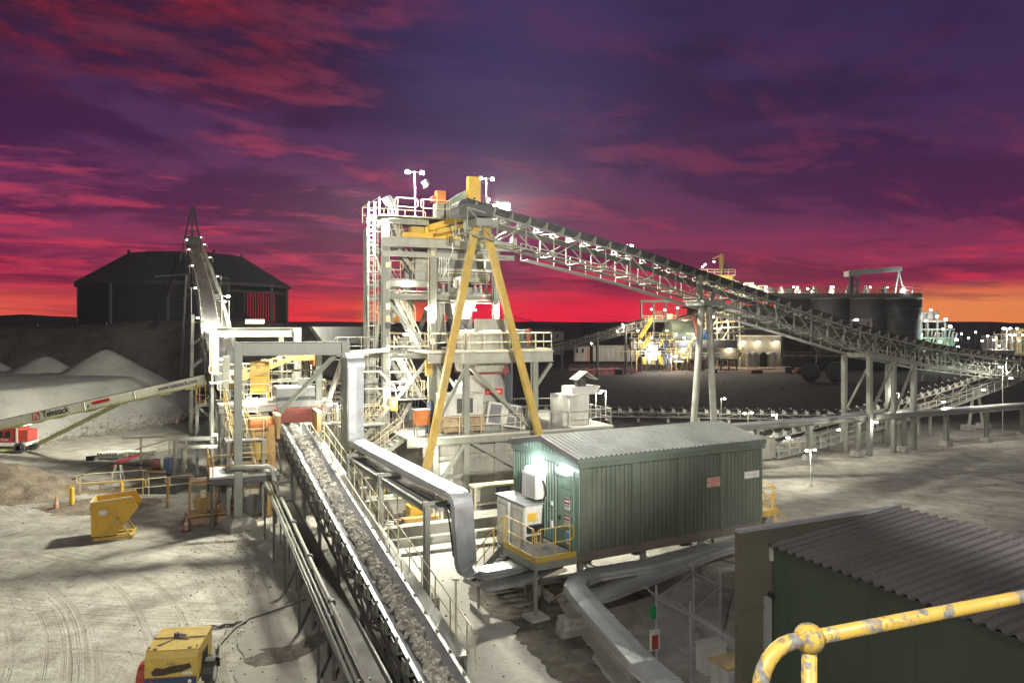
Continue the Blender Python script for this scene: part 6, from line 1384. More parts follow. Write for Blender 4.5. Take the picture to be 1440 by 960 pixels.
for i in range(NS):
    p, q = ringp(RW, 0, i), ringp(RW, 0, i+1); mid = (p+q)/2; openf = (i == 9 or i == 10)
    px_m = CX+mid.x/mid.y*F; front_ = mid.y < DC.y
    MB().bar(V((p.x, p.y, zg-1.5)), V((p.x, p.y, ez-.3)), .4).build('column', DARKS, ds_)
    # wall sheets: some bays are slatted so that the sunset shows through
    ang = (R(15)+2*math.pi*(i+.5)/NS) % (2*math.pi)
    slat = i in (0, 11, 1, 5, 6, 4)
    if i in (10, 11): MB().bar(V((p.x, p.y, ez-1.6)), V((q.x, q.y, ez-1.6)), .3).build('girt', DARKS, ds_)
    if i == 10: continue
    if slat:
        n_ = 12
        for k in range(n_):
            if i in (11,) : break
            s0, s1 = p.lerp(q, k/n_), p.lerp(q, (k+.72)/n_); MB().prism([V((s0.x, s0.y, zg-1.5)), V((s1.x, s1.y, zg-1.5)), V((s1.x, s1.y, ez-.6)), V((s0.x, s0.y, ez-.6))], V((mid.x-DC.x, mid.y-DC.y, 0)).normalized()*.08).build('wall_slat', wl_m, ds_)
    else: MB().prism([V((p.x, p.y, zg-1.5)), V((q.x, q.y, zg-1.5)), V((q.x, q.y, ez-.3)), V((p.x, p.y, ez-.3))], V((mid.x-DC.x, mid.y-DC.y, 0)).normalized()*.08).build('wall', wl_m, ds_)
for k in range(7): p = ringp(10.6+(k % 2)*4, tz2, k*1.7); MB().box(p-Z*(0 if k % 2 == 0 else 2.1)+Z*.3, (.4, .4, .6)).build('roof_vent', DARKS, ds_)
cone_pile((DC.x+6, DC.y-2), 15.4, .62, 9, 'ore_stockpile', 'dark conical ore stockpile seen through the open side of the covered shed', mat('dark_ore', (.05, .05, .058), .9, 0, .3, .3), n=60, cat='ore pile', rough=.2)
for k, (px, py) in enumerate(((150, 460), (53, 463), (152, 468))):
    if k == 2: continue
    p = P(px, py, 128); q = MB().tube([V((p.x, p.y, 8.5)), V((p.x, p.y, p.z+.9))], .1, 6).build('survey_peg', PALE); tag(q, 'pale marker post on the hill crest %s' % ('in front of the covered shed' if k == 0 else 'well left of the covered shed'), 'post', 'marker posts on the hill')

# ================================================================ mobile stacker
ms_ = thing('mobile_stacker', 'long white and pale yellow stacking conveyor with a red power unit, left edge', 'stacker', (-39, 58.5, 0))
WY = mat('white_yellow_paint', (.78, .77, .62), .5, 0, .1, 2, DUST, .2); LY = mat('lime_yellow_paint', (.70, .70, .34), .5, 0, .1, 2, DUST, .2)
ba, bb_ = P(-60, 610.5, 58.6), P(300, 530.5, 52.4); bd = (bb_-ba).normalized(); bup = Z-bd*bd.z; bup.normalize(); bsd = bd.cross(bup)
MB().bar(ba, bb_, .9, .58, bup).build('boom', WY, ms_)
MB().bar(ba-bup*.335, bb_-bup*.335, .96, .09, bup).build('boom_flange', LY, ms_); MB().bar(ba+bup*.32, bb_+bup*.32, .8, .05, bup).build('belt', RUBBER, ms_)
ff = bsd*(-1 if bsd.y > 0 else 1) if False else (bsd if bsd.y < 0 else -bsd)
def onb(px): 
    t_ = (px+60)/360.0; d0, d1 = 58.6, 52.4; s_ = t_*d0/(d1+(d0-d1)*t_) if False else None
    lo_, hi_ = 0.0, 1.0
    for _ in range(40):
        m_ = (lo_+hi_)/2; p = ba.lerp(bb_, m_); 
        if CX+p.x/p.y*F < px: lo_ = m_
        else: hi_ = m_
    return ba.lerp(bb_, lo_)
for px in (22, 52, 83, 126, 170, 196, 230, 268): 
    p = onb(px); MB().bar(p+ff*.46-bup*.29, p+ff*.46+bup*.28, .05, .05).build('web_rib', WY, ms_) if px in (126, 196) else None
    MB().box(p-bup*.43, (.5, .7, .1), bd, bsd).build('bracket', LY, ms_)
for px, sz_, ss, m_, bo in ((85, .64, 'Telestack', TXTB, .014), (256, .42, 'www.telestack.com', TXTB, .008)):
    text(ss, onb(px)+ff*.456, bd, bup, sz_, m_, ms_, bold=bo)
lg_ = MB().box(onb(58)+ff*.458, (.72, .012, .52), bd, ff, bup).build('emblem', TXTR, ms_); 
for k in range(3): MB().tube([onb(57)+ff*.467-bup*.2+bd*((.16+.09*k)*math.cos(q*.2))+bup*((.16+.09*k)*math.sin(q*.2)) for q in range(0, 9)], .016, 4).build('emblem_arc', WHITE, lg_)
MB().bar(onb(58)+ff*.466+bup*.17-bd*.25, onb(58)+ff*.466+bup*.17+bd*.06, .012, .09, bup).build('emblem_bar', WHITE, lg_); MB().bar(onb(57)+ff*.466+bup*.17-bd*.12, onb(57)+ff*.466-bup*.2-bd*.12, .012, .09, bd).build('emblem_bar', WHITE, lg_)
MB().bar(onb(137)+ff*.46+bup*.05, onb(161)+ff*.46+bup*.05, .03, .22, bup).build('red_panel', TXTR, ms_); MB().box(onb(131)+ff*.46-bup*.08, (.12, .02, .18), bd, ff, bup).build('small_mark', TXTB, ms_)
MB().bar(P(56, 623, 58.6), onb(168)-bup*.4+ff*.2, .24, .26).build('lift_strut', LY, ms_)
MB().cyl(bb_-bsd*.5, bb_+bsd*.5, .3, 16).build('head_pulley', RUBBER, ms_)
uo = P(-20, 632, 59.0); uo.z = 0
def ub(x0, x1, y0, y1, z0, z1): return MB().box((uo.x+(x0+x1)/2, uo.y+(y0+y1)/2, (z0+z1)/2), (x1-x0, y1-y0, z1-z0))
ub(-1.0, 3.7, -.8, .8, .55, .8).build('chassis', WHITE, ms_); ub(-1, 3.0, -.75, .75, .8, 2.0).build('power_unit', RED, ms_); ub(3.0, 3.7, -.6, .6, .85, 1.75).build('power_unit_nose', RED, ms_)
for x0 in (.2, 1.1, 2.9): ub(x0, x0+.12, -.80, -.76, .8, 2.0).build('cover_strip', WHITE, ms_)
ub(-1, 3.2, -.78, .78, 2.0, 2.08).build('cover_top', WHITE, ms_)
for x0 in (1.5, 2.1): ub(x0, x0+.35, -.79, -.755, 1.2, 1.7).build('vent', BLACK, ms_)
ub(.8, .98, -.8, -.76, 1.1, 1.5).build('label_plate', WHITE, ms_); text('TC424', V((uo.x+2.0, uo.y-.79, 1.02)), V((1, 0, 0)), Z, .22, TXTW, ms_)
for x0 in (3.25,): 
    for y0 in (-.85, .85): MB().cyl((uo.x+x0, uo.y+y0-.15, .42), (uo.x+x0, uo.y+y0+.15, .42), .42, 18).build('wheel', RUBBER, ms_); MB().cyl((uo.x+x0, uo.y-1.02, .42), (uo.x+x0, uo.y-1.0, .42), .2, 14).build('hub', WHITE, ms_)
ub(-1, 3.0, -.7, -.55, .1, .28).build('track_rail', LY, ms_); ub(-1, 3.0, .55, .7, .1, .28).build('track_rail', LY, ms_)
for k in range(14): ub(-1+k*.28, -.85+k*.28, -.75, -.5, 0, .1).build('track_pad', DARKS, ms_)
MB().bar(V((uo.x+3.7, uo.y, .6)), V((uo.x+5.4, uo.y-.1, 1.2)), .12).build('draw_bar', PALE, ms_)

# ================================================================ yard things on the left
# tipping bin
bo_ = G(165, 752); bo_.z = 0
tb_ = thing('tipping_bin', 'yellow forklift tipping bin standing alone on the bright yard', 'bin', bo_)
TX = V((.94, .34, 0)).normalized(); TY = V((-.34, .94, 0)).normalized()
def tq(x, y, z): return bo_+TX*x+TY*y+Z*z
prof_ = [(-.98, .22), (-.02, .22), (.72, 1.55), (.98, 1.62), (.78, 1.78), (-1.0, 1.78)]
inn = [(-.93, .27), (-.06, .27), (.66, 1.58), (.66, 1.80), (-.95, 1.80)]
for y0 in (-.75, .72): MB().prism([tq(x, y0, z) for x, z in [(-.98, .2), (.0, .2), (1.0, 1.42), (.72, 1.95), (-1.02, 1.78)]], TY*.03).build('side_plate', mat('bin_yellow', (.58, .34, .03), .5, 0, .15, 2, (.38, .28, .12), .35), tb_)
BY = MATS['bin_yellow']
for (x0, z0), (x1, z1) in (((-1.0, 1.78), (-.98, .22)), ((-.98, .22), (0, .22)), ((0, .22), (1.0, 1.44))): MB().quad(tq(x0, -.72, z0), tq(x1, -.72, z1), tq(x1, .72, z1), tq(x0, .72, z0)).build('plate', BY, tb_)
for (x0, z0), (x1, z1) in (((-.97, 1.80), (-.95, .25)), ((-.95, .25), (0, .25)), ((0, .25), (.97, 1.44))): MB().quad(tq(x0, -.719, z0), tq(x1, -.719, z1), tq(x1, .719, z1), tq(x0, .719, z0)).build('liner', BY, tb_)
for y0 in (-.77, .70): MB().bar(tq(-1.02, y0+.03, 1.79), tq(.72, y0+.03, 1.96), .07, .06).build('rim', CREAM, tb_)
MB().bar(tq(-1.02, -.72, 1.79), tq(-1.02, .72, 1.79), .06, .06).build('rim', CREAM, tb_)
for y0 in (-.7, .7):
    MB().bar(tq(-.9, y0-.08, .08), tq(.75, y0-.08, .08), .1, .14).build('base_rail', YELD, tb_)
    for x0 in (-.55, .65): MB().bar(tq(.1, y0-.1, .95), tq(x0, y0-.1, .12), .07, .08).build('strut', YELD, tb_)
    MB().bar(tq(.1, y0-.1, .95), tq(.1, y0-.1, .1), .07, .08).build('strut', YELD, tb_); MB().cyl(tq(.1, y0-.17, .98), tq(.1, y0-.02, .98), .07, 10).build('pivot', OCHRE, tb_)
MB().bar(tq(.72, -.72, .08), tq(.72, .72, .08), .1, .14).build('base_rail', YELD, tb_)
for y0 in (-.35, .35): MB().bar(tq(-.9, y0, .08), tq(.72, y0, .08), .2, .12).build('fork_pocket', YELD, tb_)
for x0 in (-.75, -.25): MB().bar(tq(x0, -.765, .3), tq(x0, -.765, 1.75), .05, .03).build('stiffener', BY, tb_)
MB().box(tq(-.5, -.785, 1.3), (.34, .012, .22), TX, TY).build('plate_label', WHITED, tb_); MB().tube([tq(-1.03, -.3, 1.2), tq(-1.14, -.3, 1.2), tq(-1.14, .3, 1.2), tq(-1.03, .3, 1.2)], .02, 6).build('pull_bar', OCHRE, tb_)
for y0 in (-.7, .7): MB().tube([tq(-1.0, y0, 1.5)+TX*(.06*math.cos(q))+Z*(.06*math.sin(q)) for q in (0, 1, 2, 3, 4, 5)], .015, 5, close=True).build('lifting_eye', DARKS, tb_)
# compressor at the bottom edge
co_ = G(250, 968); co_.z = 0
cp = thing('compressor', 'scratched yellow trailer compressor at the bottom left edge', 'compressor', co_)
CXd = V((.99, .13, 0)); CYd = V((-.13, .99, 0))
def cq(x, y, z): return co_+CXd*x+CYd*y+Z*z
YS = mat('scratched_machine_yellow', (.56, .40, .09), .45, 0, .12, 3, (.30, .24, .13), .45)
def slabp(pts_, vec): return MB().prism([cq(*p) for p in pts_], vec)
slabp([(-.66, -.62, .42), (.66, -.62, .42), (.66, -.62, 1.12), (.60, -.40, 1.28), (-.60, -.40, 1.28), (-.66, -.62, 1.12)], CYd*.03).build('front_panel', YS, cp)
MB().prism([cq(-.68, -.60, .42), cq(-.68, .85, .42), cq(-.66, .85, 1.34), cq(-.66, -.50, 1.28), cq(-.68, -.60, 1.12)], CXd*1.36).build('canopy', YS, cp)
MB().prism([cq(-.68, -.52, 1.282), cq(.70, -.52, 1.282), cq(.70, .86, 1.345), cq(-.68, .86, 1.345)], Z*.035).build('canopy_lid', YS, cp)
MB().prism([cq(-.67, -.635, .42), cq(.67, -.635, .42), cq(.67, -.635, .62), cq(-.67, -.635, .62)], CYd*.012).build('blue_band', BLUE, cp)
wpts = [(-.5, .78), (-.38, .9), (-.2, .86), (.05, .93), (.3, .95), (.5, .98), (.55, .86), (.3, .76), (0, .72), (-.2, .68), (-.45, .68)]
MB().prism([cq(x, -.637, z) for x, z in wpts], CYd*.006).build('worn_patch', mat('bare_worn_metal', (.07, .05, .035), .6, .2, .3, 3), cp)
MB().prism([cq(-.12, .25, 1.355), cq(.12, .2, 1.355), cq(.16, .36, 1.36), cq(-.05, .45, 1.363), cq(-.22, .38, 1.36)], Z*.004).build('exhaust_opening', BLACK, cp)
MB().prism([cq(-.38, -.30, 1.332), cq(-.1, .1, 1.348), (cq(.25, .02, 1.345)), cq(.3, .12, 1.35), cq(-.08, .18, 1.353), cq(-.48, -.24, 1.336)], Z*.006).build('worn_patch', MATS['bare_worn_metal'], cp)
MB().tube([cq(-.12, .3, 1.34), cq(-.12, .3, 1.44)], .07, 12).build('exhaust_pipe', DARKS, cp)
for s_ in (-1, 1):
    wl = MB().lathe(cq(s_*.86, .1, .34), [(.2, -.1), (.32, -.1), (.34, -.05), (.34, .05), (.32, .1), (.2, .1)], 22, CXd).build('wheel', RUBBER, cp); MB().cyl(cq(s_*.86+s_*.09, .1, .34), cq(s_*.86+s_*.11, .1, .34), .19, 14).build('rim', WHITED, wl)
    MB().sweep([cq(s_*.86, .1-.42*math.cos(q), .34+.42*math.sin(q)) for q in (0, .4, .8, 1.2, 1.57, 2, 2.4, 2.8, 3.14)], [(-.14, 0), (.14, 0), (.14, .02), (-.14, .02)], CXd.cross(CYd)).build('mudguard', RED if s_ < 0 else BLACK, cp)
MB().cyl(cq(-.86, .1, .34), cq(.86, .1, .34), .05, 8).build('axle', DARKS, cp); MB().box(cq(0, .1, .4), (1.2, 1.4, .1), CXd, CYd).build('chassis', DARKS, cp)
MB().bar(cq(0, -.5, .38), cq(0, -1.5, .38), .08).build('draw_bar', DARKS, cp); MB().tube([cq(0, -1.4, 0), cq(0, -1.4, .5)], .04, 8).build('jockey_stand', DARKS, cp)
for k in range(6): MB().prism([cq(.69, -.1+k*.09, .62), cq(.69, -.05+k*.09, .62), cq(.69, -.05+k*.09, 1.05), cq(.69, -.1+k*.09, 1.05)], CXd*.012).build('vent_slot', BLACK, cp)
for x0 in (-.45, .45): MB().prism([cq(x0-.05, -.50, 1.318), cq(x0+.05, -.50, 1.318), cq(x0+.05, -.42, 1.322), cq(x0-.05, -.42, 1.322)], Z*.02).build('hinge', DARKS, cp)
MB().bar(cq(-.68, .17, 1.37), cq(.70, .17, 1.37), .03, .02).build('lid_seam', DARKS, cp); MB().bar(cq(-.1, -.66, 1.0), cq(.1, -.66, 1.0), .03, .03).build('latch', STEEL, cp)
for x0, y0 in ((-.62, -.4), (.62, -.4), (-.62, .76), (.62, .76)): MB().cyl(cq(x0, y0, 1.33), cq(x0, y0, 1.375), .03, 8).build('lid_bolt', STEEL, cp)
MB().prism([cq(.30, -.636, .68), cq(.58, -.636, .68), cq(.58, -.636, .76), cq(.30, -.636, .76)], CYd*.004).build('data_plate', WHITED, cp)
for s_ in (-.5, .5): MB().cyl(cq(s_, -.66, .5), cq(s_, -.648, .5), .05, 12).build('tail_lamp', RED if s_ < 0 else WHITE, cp)
ho = MB().tube([cq(.7, .5, .7), cq(.95, .75, .45), G(300, 905, .04)+V((.2, 0, .0)), G(330, 882, .04), G(352, 868, .04), G(378, 860, .04), G(398, 853, .04), G(430, 842, .04)], .035, 7).build('air_hose', mat('grey_hose', (.20, .18, .15), .6), None, True); tag(ho, 'grey air hose trailing from the compressor towards the conveyor', 'hose')
ch = MB()
for k in range(26): p = G(286+k*2.3, 883-k*.35+1.2*math.sin(k*.8), .03); ch.tube([p+V((.09*math.cos(q), .05*math.sin(q), .02*math.cos(q+k))) for q in (0, 1.05, 2.1, 3.14, 4.2, 5.2)], .016, 4, close=True)
tag(ch.build('chain', DARKS), 'dark chain lying on the ground behind the compressor', 'chain')
# bollards, rails, cones
for px, y0, y1, m_, lab, r_ in ((101.5, 685, 714, YEL, 'bright yellow bollard at the left end of the yard railing', .105), (171, 677, 708, YEL, 'yellow bollard standing behind the tipping bin', .10), (236, 671, 713, OCHRE, 'rusty orange bollard right of the tipping bin', .09)):
    p = G(px, y1); t_ = thing('bollard', lab, 'bollard', p, 'bollards by the yard railing'); h_ = (y1-y0)*p.y/F
    MB().lathe(p, [(r_, 0), (r_, h_-.06), (r_*.8, h_-.01), (r_*.4, h_+.01)], 18).build('post', m_, t_); MB().lathe(p, [(r_*1.7, 0), (r_*1.7, .03)], 18).build('base_plate', STEEL, t_)
rl = thing('yard_railing', 'low yellow pipe railing running between the bollards behind the tipping bin', 'railing', G(105, 706))
MB().rail([G(93, 706), G(140, 703), G(205, 697)], 1.0, 1.7, .035).build('front_rail', YELD, rl); MB().rail([G(108, 692), G(205, 684)], 1.05, 2.2, .03).build('back_rail', CREAM, rl); MB().rail([G(205, 697), G(272, 690)], 1.0, 1.7, .03).build('side_rail', CREAM, rl)
rl = thing('yard_railing', 'higher cream pipe barrier across the yard behind the pump', 'railing', G(200, 640))
MB().tube([P(172, 616, 52), P(265, 612, 52)], .06, 6).build('top_rail', CREAM, rl)
for px in (198, 262): p = P(px, 615, 52); MB().tube([V((p.x, p.y, 0)), p], .06, 6).build('post', CREAM, rl)
MB().tube([P(190, 632, 51), P(240, 617, 51.5), P(300, 612, 51)], .04, 6).build('rail', CREAM, rl); MB().tube([P(200, 640, 50), P(300, 622, 50)], .04, 6).build('rail', CREAM, rl)
p = P(238, 617, 51.4); MB().tube([V((p.x, p.y, 0)), p], .05, 6).build('post', CREAM, rl)
def cone(px, py, label):
    p = G(px, py); p.z = 0; t_ = thing('traffic_cone', label, 'traffic cone', p, 'traffic cones')
    MB().box(p+Z*.02, (.36, .36, .04)).build('base', BLACK, t_); MB().lathe(p, [(.15, .04), (.028, .70), (.02, .72)], 18).build('body', mat('faded_cone_orange', (.40, .17, .10), .6, 0, .2, 4, DUST, .5), t_); MB().lathe(p, [(.112, .28), (.084, .45)], 18).build('sleeve', PALE, t_)
cone(262, 746, 'faded orange traffic cone in front of the pulley cage'); cone(79, 716, 'dusty traffic cone in front of the dirt heap'); cone(248, 596, 'small traffic cone beyond the stacker boom near the gravel bund')
mo = thing('pump_motor', 'blue and red electric pump on a stand beside the yard railing', 'pump', G(228, 690))
p = G(226, 688); MB().cyl(p+V((-.45, 0, 1.55)), p+V((.1, 0, 1.55)), .3, 16).build('motor', mat('dull_red_motor', (.20, .11, .10), .5, 0, .2, 3, DUST, .4), mo)
for k in range(5): MB().cyl(p+V((-.4+k*.1, 0, 1.55)), p+V((-.37+k*.1, 0, 1.55)), .34, 16).build('cooling_fin', RUST, mo)
MB().cyl(p+V((.12, 0, 1.62)), p+V((.26, 0, 1.62)), .4, 16).build('flange', STEEL, mo); MB().box(p+V((.48, 0, 1.45)), (.42, .5, .95)).build('gearbox', BLUE, mo); MB().lathe(p+V((.5, 0, .5)), [(.09, 0), (.16, .5)], 10).build('nozzle', BLACK, mo)
MB().box(p+V((-.2, 0, 1.15)), (1.2, .6, .14)).build('stand_top', OCHRE, mo)
for x_ in (-.75, .3): MB().tube([p+V((x_, 0, 0)), p+V((x_, 0, 1.1))], .06, 8).build('leg', CREAM, mo)
pb_ = MB().box(P(228, 690, 45.5)+Z*.2, (2.6, 2.2, .7)).build('sump_box', DARKS); tag(pb_, 'dark sump pit box behind the yard railing', 'sump')
sw_ = thing('road_barrier', 'dark red board tilted on a thin trestle in the middle of the yard', 'barrier', G(166, 678))
p = G(166, 678); MB().prism([p+V((-.45, 0, .95)), p+V((1.0, .35, 1.5)), p+V((1.15, .5, 1.72)), p+V((-.1, .1, 1.3))], V((-.05, .12, .05))).build('board', mat('dark_red_board', (.22, .03, .035), .5), sw_)
for x_ in (-.25, .25):
    for y_ in (-.25, .25): MB().tube([p+V((x_*1.3, y_, 0)), p+V((x_*.6, y_*.2, 1.1))], .03, 5).build('leg', PALE, sw_)
MB().tube([p+V((-.3, 0, .5)), p+V((.3, 0, .5))], .025, 5).build('stretcher', PALE, sw_)
cb_o = MB().tube([P(88, 680, 46), P(120, 666, 46.4), P(157, 651, 47.5), P(190, 654, 46), P(215, 655, 45.5)], .045, 6).build('cable', BLACK, None, True); tag(cb_o, 'black cable strung across the yard over the red board', 'cable')
pp = thing('pipe_stack', 'stack of pale pipes on bearers out in the yard', 'pipes', G(150, 645)); p = G(152, 646)
for k in range(7): MB().cyl(p+V((-.75+k*.22, .0, .42)), p+V((-.4+k*.22, 1.0, .42)), .10, 8).build('pipe', WHITED, pp)
for y_ in (.1, .8): MB().box(p+V((.0, y_, .2)), (2.1, .15, .22)).build('bearer', PALE, pp)
MB().box(p+V((-1.2, -.2, .15)), (.5, .3, .3)).build('chock', BLACK, pp)
pp = thing('pallet', 'small pale pallet with rails lying right of the red board', 'pallet', G(196, 640)); p = G(192, 641)
for k in range(5): MB().box(p+V((-.8+k*.45, .2, .35)), (.3, 1.2, .05)).build('board', WHITED, pp)
for y_ in (-.2, .6): MB().box(p+V((.1, y_, .2)), (2.3, .12, .22)).build('bearer', PALE, pp)
ob_ = thing('waste_bin', 'small dark orange and black bin beside the stacker end platform', 'bin', G(273, 592)); p = G(272, 592)
MB().box(p+Z*.9, (.5, .4, 1.4)).build('post', OCHRE, ob_); MB().bar(p+V((-1.1, 0, .2)), p+V((-.3, 0, 1.3)), .1).build('strut', PALE, ob_); MB().box(p+Z*.1, (.7, .5, .2)).build('base', DARKS, ob_)
# ================================================================ the processing plant beyond
DP = 165.0
def pbox(name, m, parent, px0, px1, y0, y1, D, dep, ybase=None, label=None):
    """A box whose front face fills the given part of the picture at distance D."""
    a, b = P(px0, y1, D), P(px1, y0, D); z0 = 0 if ybase else a.z
    return MB().box(((a.x+b.x)/2, D+dep/2, (z0+b.z)/2), (b.x-a.x, dep, b.z-z0)).build(name, m, parent, label=label)
def pbar(px0, y0, px1, y1, D, w, D1=None): return MB().bar(P(px0, y0, D), P(px1, y1, D1 or D), w)
FW = mat('far_white_panel', (.5, .48, .44), .6, 0, .15, .2); FD = mat('far_dark_cladding', (.05, .05, .052), .6, 0, .2, .1); FG = mat('far_grey_cladding', (.13, .13, .13), .6, 0, .25, .12, (.08, .07, .065), .4, streak=True)
# site offices
so = thing('site_office', 'long pale transportable office on stilts at the edge of the processing plant', 'building', P(850, 514, 168))
o_ = P(833, 508, 166); q_ = P(892, 508, 172)
pbox('wall', FW, so, 834, 893, 487, 508, 168, 3.2); pbox('roof', PALE, so, 832, 895, 485.6, 487.3, 167.6, 4)
for px in range(838, 893, 9): MB().box((P(px, 511, 168.5).x, 168.6, .55), (.25, .25, 1.0)).build('stump', DARKS, so)
for k in range(8): MB().box((P(838+k*7, 500, 167.9).x, 167.96, P(0, 498, 168).z), (.06, .06, 3.1)).build('cover_strip', PALE, so)
so = thing('site_office', 'small pale office hut with two dark windows left of the long transportable office', 'building', P(818, 514, 166)); pbox('wall', FW, so, 808, 829, 487, 508, 166, 3.4); pbox('roof', DARKS, so, 806.5, 830, 485.8, 487.5, 165.6, 4.2)
for a, b in ((810, 813), (818, 821)): pbox('window', BLACK, so, a, b, 490, 496, 165.9, .08)
pbox('door', mat('pale_red_door', (.45, .2, .15), .6), so, 825.5, 828.5, 491, 508, 165.88, .1)
for px in (810, 818, 827): MB().box((P(px, 511, 166.4).x, 166.6, .55), (.3, .3, 1.0)).build('stump', DARKS, so)
for k, (a, b, y0, y1, D, m, lab) in enumerate(((735, 750, 466, 476, 230, FW, 'white hut with a lit front seen through the crusher deck railing'), (754, 778, 465, 474, 240, FG, 'grey low store behind the crusher deck railing'), (778, 793, 467, 475, 235, FW, 'pale tent-like store at the far left of the processing plant'))):
    h_ = thing('store_hut', lab, 'building', P((a+b)/2, y1, D), 'distant huts'); pbox('wall', m, h_, a, b, y0, y1, D, 6, True); pbox('roof', PALE, h_, a-.6, b+.6, y0-1, y0, D-.4, 7)
    pbox('door', BLACK, h_, a+4, a+7, y0+3, y1, D-.1, .1)
# open portal of the mill feed
mp = thing('mill_feed_gantry', 'dark open steel frame standing over the mill feed', 'frame', P(925, 515, 163))
for px in (902, 919, 936, 952):
    for D in (163, 167): MB().bar(V((P(px, 515, D).x, D, 0)), P(px, 423, D), .34).build('column', DARKS, mp)
for D in (163, 167): pbar(900, 423.5, 953, 423.5, D, .5).build('beam', DARKS, mp); pbar(902, 451, 952, 451, D, .5).build('beam', DARKS, mp)
for px in (902, 952): pbar(px, 423.5, px, 423.5, 163, .4, 167).build('beam', DARKS, mp)
pbox('deck', DARKS, mp, 902, 952, 451, 453, 163, 4); pbox('motor_house', RUST, mp, 921, 932, 437, 450, 164, 2); pbox('cabinet', FW, mp, 938, 946, 441, 451, 164, 1.5)
MB().rail([P(902, 451, 163), P(952, 451, 163)], 1.1, 1.6, .06, True, False, False).build('handrail', CREAM, mp)
# feed conveyor, rising to the right
FC = conveyor('mill_feed_conveyor', 'distant lattice conveyor rising from the dark yard to the mill feed frame', [P(742, 492, 150), P(800, 480, 155), P(868, 461, 160), P(912, 449, 164)], 1.4, 1.6, 3, 3, DARKS, walk=(1,), im=PALE, tw=2)
for px, y in ((790, 482), (840, 469), (880, 458)): p = P(px, y, 157); MB().bar(V((p.x, p.y, 0)), p, .4).build('leg', DARKS, FC)
FC2 = conveyor('reclaim_conveyor', 'lit cream conveyor gallery sloping up behind the mill', [P(950, 449, 172), P(1000, 436, 174), P(1040, 426, 176)], 1.4, 1.6, 3, 3, PALE, walk=(1,), im=PALE, tw=2)
# mill
ml = thing('grinding_mill', 'big horizontal grinding mill drum with a blue lit face and a ring of bolts', 'mill', P(955, 515, 162))
mc = P(938, 474, 163); MB().lathe(V((mc.x, mc.y, mc.z)), [(1.2, -1.2), (3.0, 0), (3.9, .4), (3.9, 5.2)], 28, V((1, 0, 0))).build('drum', mat('mill_green_drum', (.06, .08, .06), .5, .1, .2, .3), ml)
MB().lathe(V((mc.x+5.2, mc.y, mc.z)), [(4.5, 0), (4.5, .8), (3.6, .8)], 32, V((1, 0, 0))).build('girth_gear', RUST, ml)
MB().lathe(V((mc.x+6.1, mc.y, mc.z)), [(4.0, 0), (4.0, .5), (3.2, .8), (1.2, 2.0), (1.2, 2.8)], 28, V((1, 0, 0))).build('end_plate', mat('mill_blue_lit', (.04, .16, .42), .5, .1, .2), ml)  # bluish lamplight on the mill end put into its base colour
for k in range(16): q = 2*math.pi*k/16; MB().cyl((mc.x+5.6, mc.y+4.2*math.cos(q), mc.z+4.2*math.sin(q)), (mc.x+6.4, mc.y+4.2*math.cos(q), mc.z+4.2*math.sin(q)), .18, 6).build('bolt', PALE, ml)
for dx in (-.8, 3.0, 8.2): MB().box((mc.x+dx, mc.y, 1.8), (1.4, 7, 3.6)).build('pedestal', CONC, ml)
pbox('guard', YEL, ml, 929, 948, 477, 486, 158.5, .3)
# crowded pump floor and pipework round the mill
r6 = random.Random(5)
pm2 = thing('pump_station', 'crowded pump floor of pipes, rails and small vessels below the mill drum', 'pump station', P(920, 514, 156))
pbox('deck', DARKS, pm2, 890, 950, 489, 490.5, 155, 7); pbox('deck', DARKS, pm2, 886, 985, 475, 476, 159, 3)
for px in range(888, 952, 7): MB().bar(V((P(px, 515, 156).x, 156, 0)), P(px, 489, 156), .22).build('column', (PALE, OCHRE, DARKS)[r6.randrange(3)], pm2)
for k in range(34):
    px, py, D = r6.uniform(884, 986), r6.uniform(468, 510), r6.uniform(153, 158); m_ = (PALE, CREAM, YELD, GALV, DARKS)[r6.randrange(5)]; a = P(px, py, D)
    q = [a, a+V((r6.uniform(-2.4, 2.4), 0, 0)), ]; q.append(q[-1]+V((0, r6.uniform(-1, 1), r6.uniform(-2.0, 2.4)))); MB().tube(q, r6.uniform(.07, .2), 6).build('pipe', m_, pm2)
for k in range(12):
    p = P(r6.uniform(888, 946), 512-r6.choice((0, 22)), r6.uniform(153.5, 157)); rr = r6.uniform(.35, .9); MB().lathe(p, [(rr, 0), (rr, rr*2.2), (rr*.5, rr*2.7)], 12).build('vessel', (FG, PALE, YELD, BLUE)[r6.randrange(4)], pm2)
for y in (489, 475, 501): MB().rail([P(888, y, 154.8), P(948, y, 154.8)], 1.1, 1.6, .06, True, False, False).build('handrail', CREAM, pm2)
for px0, y0, px1, y1 in ((905, 489, 914, 475), (930, 512, 922, 490), (968, 489, 976, 476)): a, b = P(px1, y1, 154.6), P(px0, y0, 154.6); MB().stair(a, b, V((0, 1, 0)), .9, 9).build('flight', YEL, pm2); MB().srail(a+V((0, -.5, 0)), b+V((0, -.5, 0)), 1.1, .07, 3).build('handrail', YEL, pm2)
pk2 = thing('pipe_rack', 'tangle of lit pipe racks and girders between the mill and the tall dark mill building', 'pipe rack', P(1000, 514, 170))
for px in range(984, 1046, 8): MB().bar(V((P(px, 515, 170).x, 170, 0)), P(px, 440-(px-984)*.15, 170), .28).build('column', DARKS if px % 16 else PALE, pk2)
for k, y in enumerate((441, 448, 455, 463, 470)): pbar(982, y, 1046, y-4, 169.6, .3).build('beam', (PALE, DARKS, OCHRE)[k % 3], pk2); pbar(984+8*k, y+7, 992+8*k, y-6, 169.5, .2).build('brace', PALE, pk2)
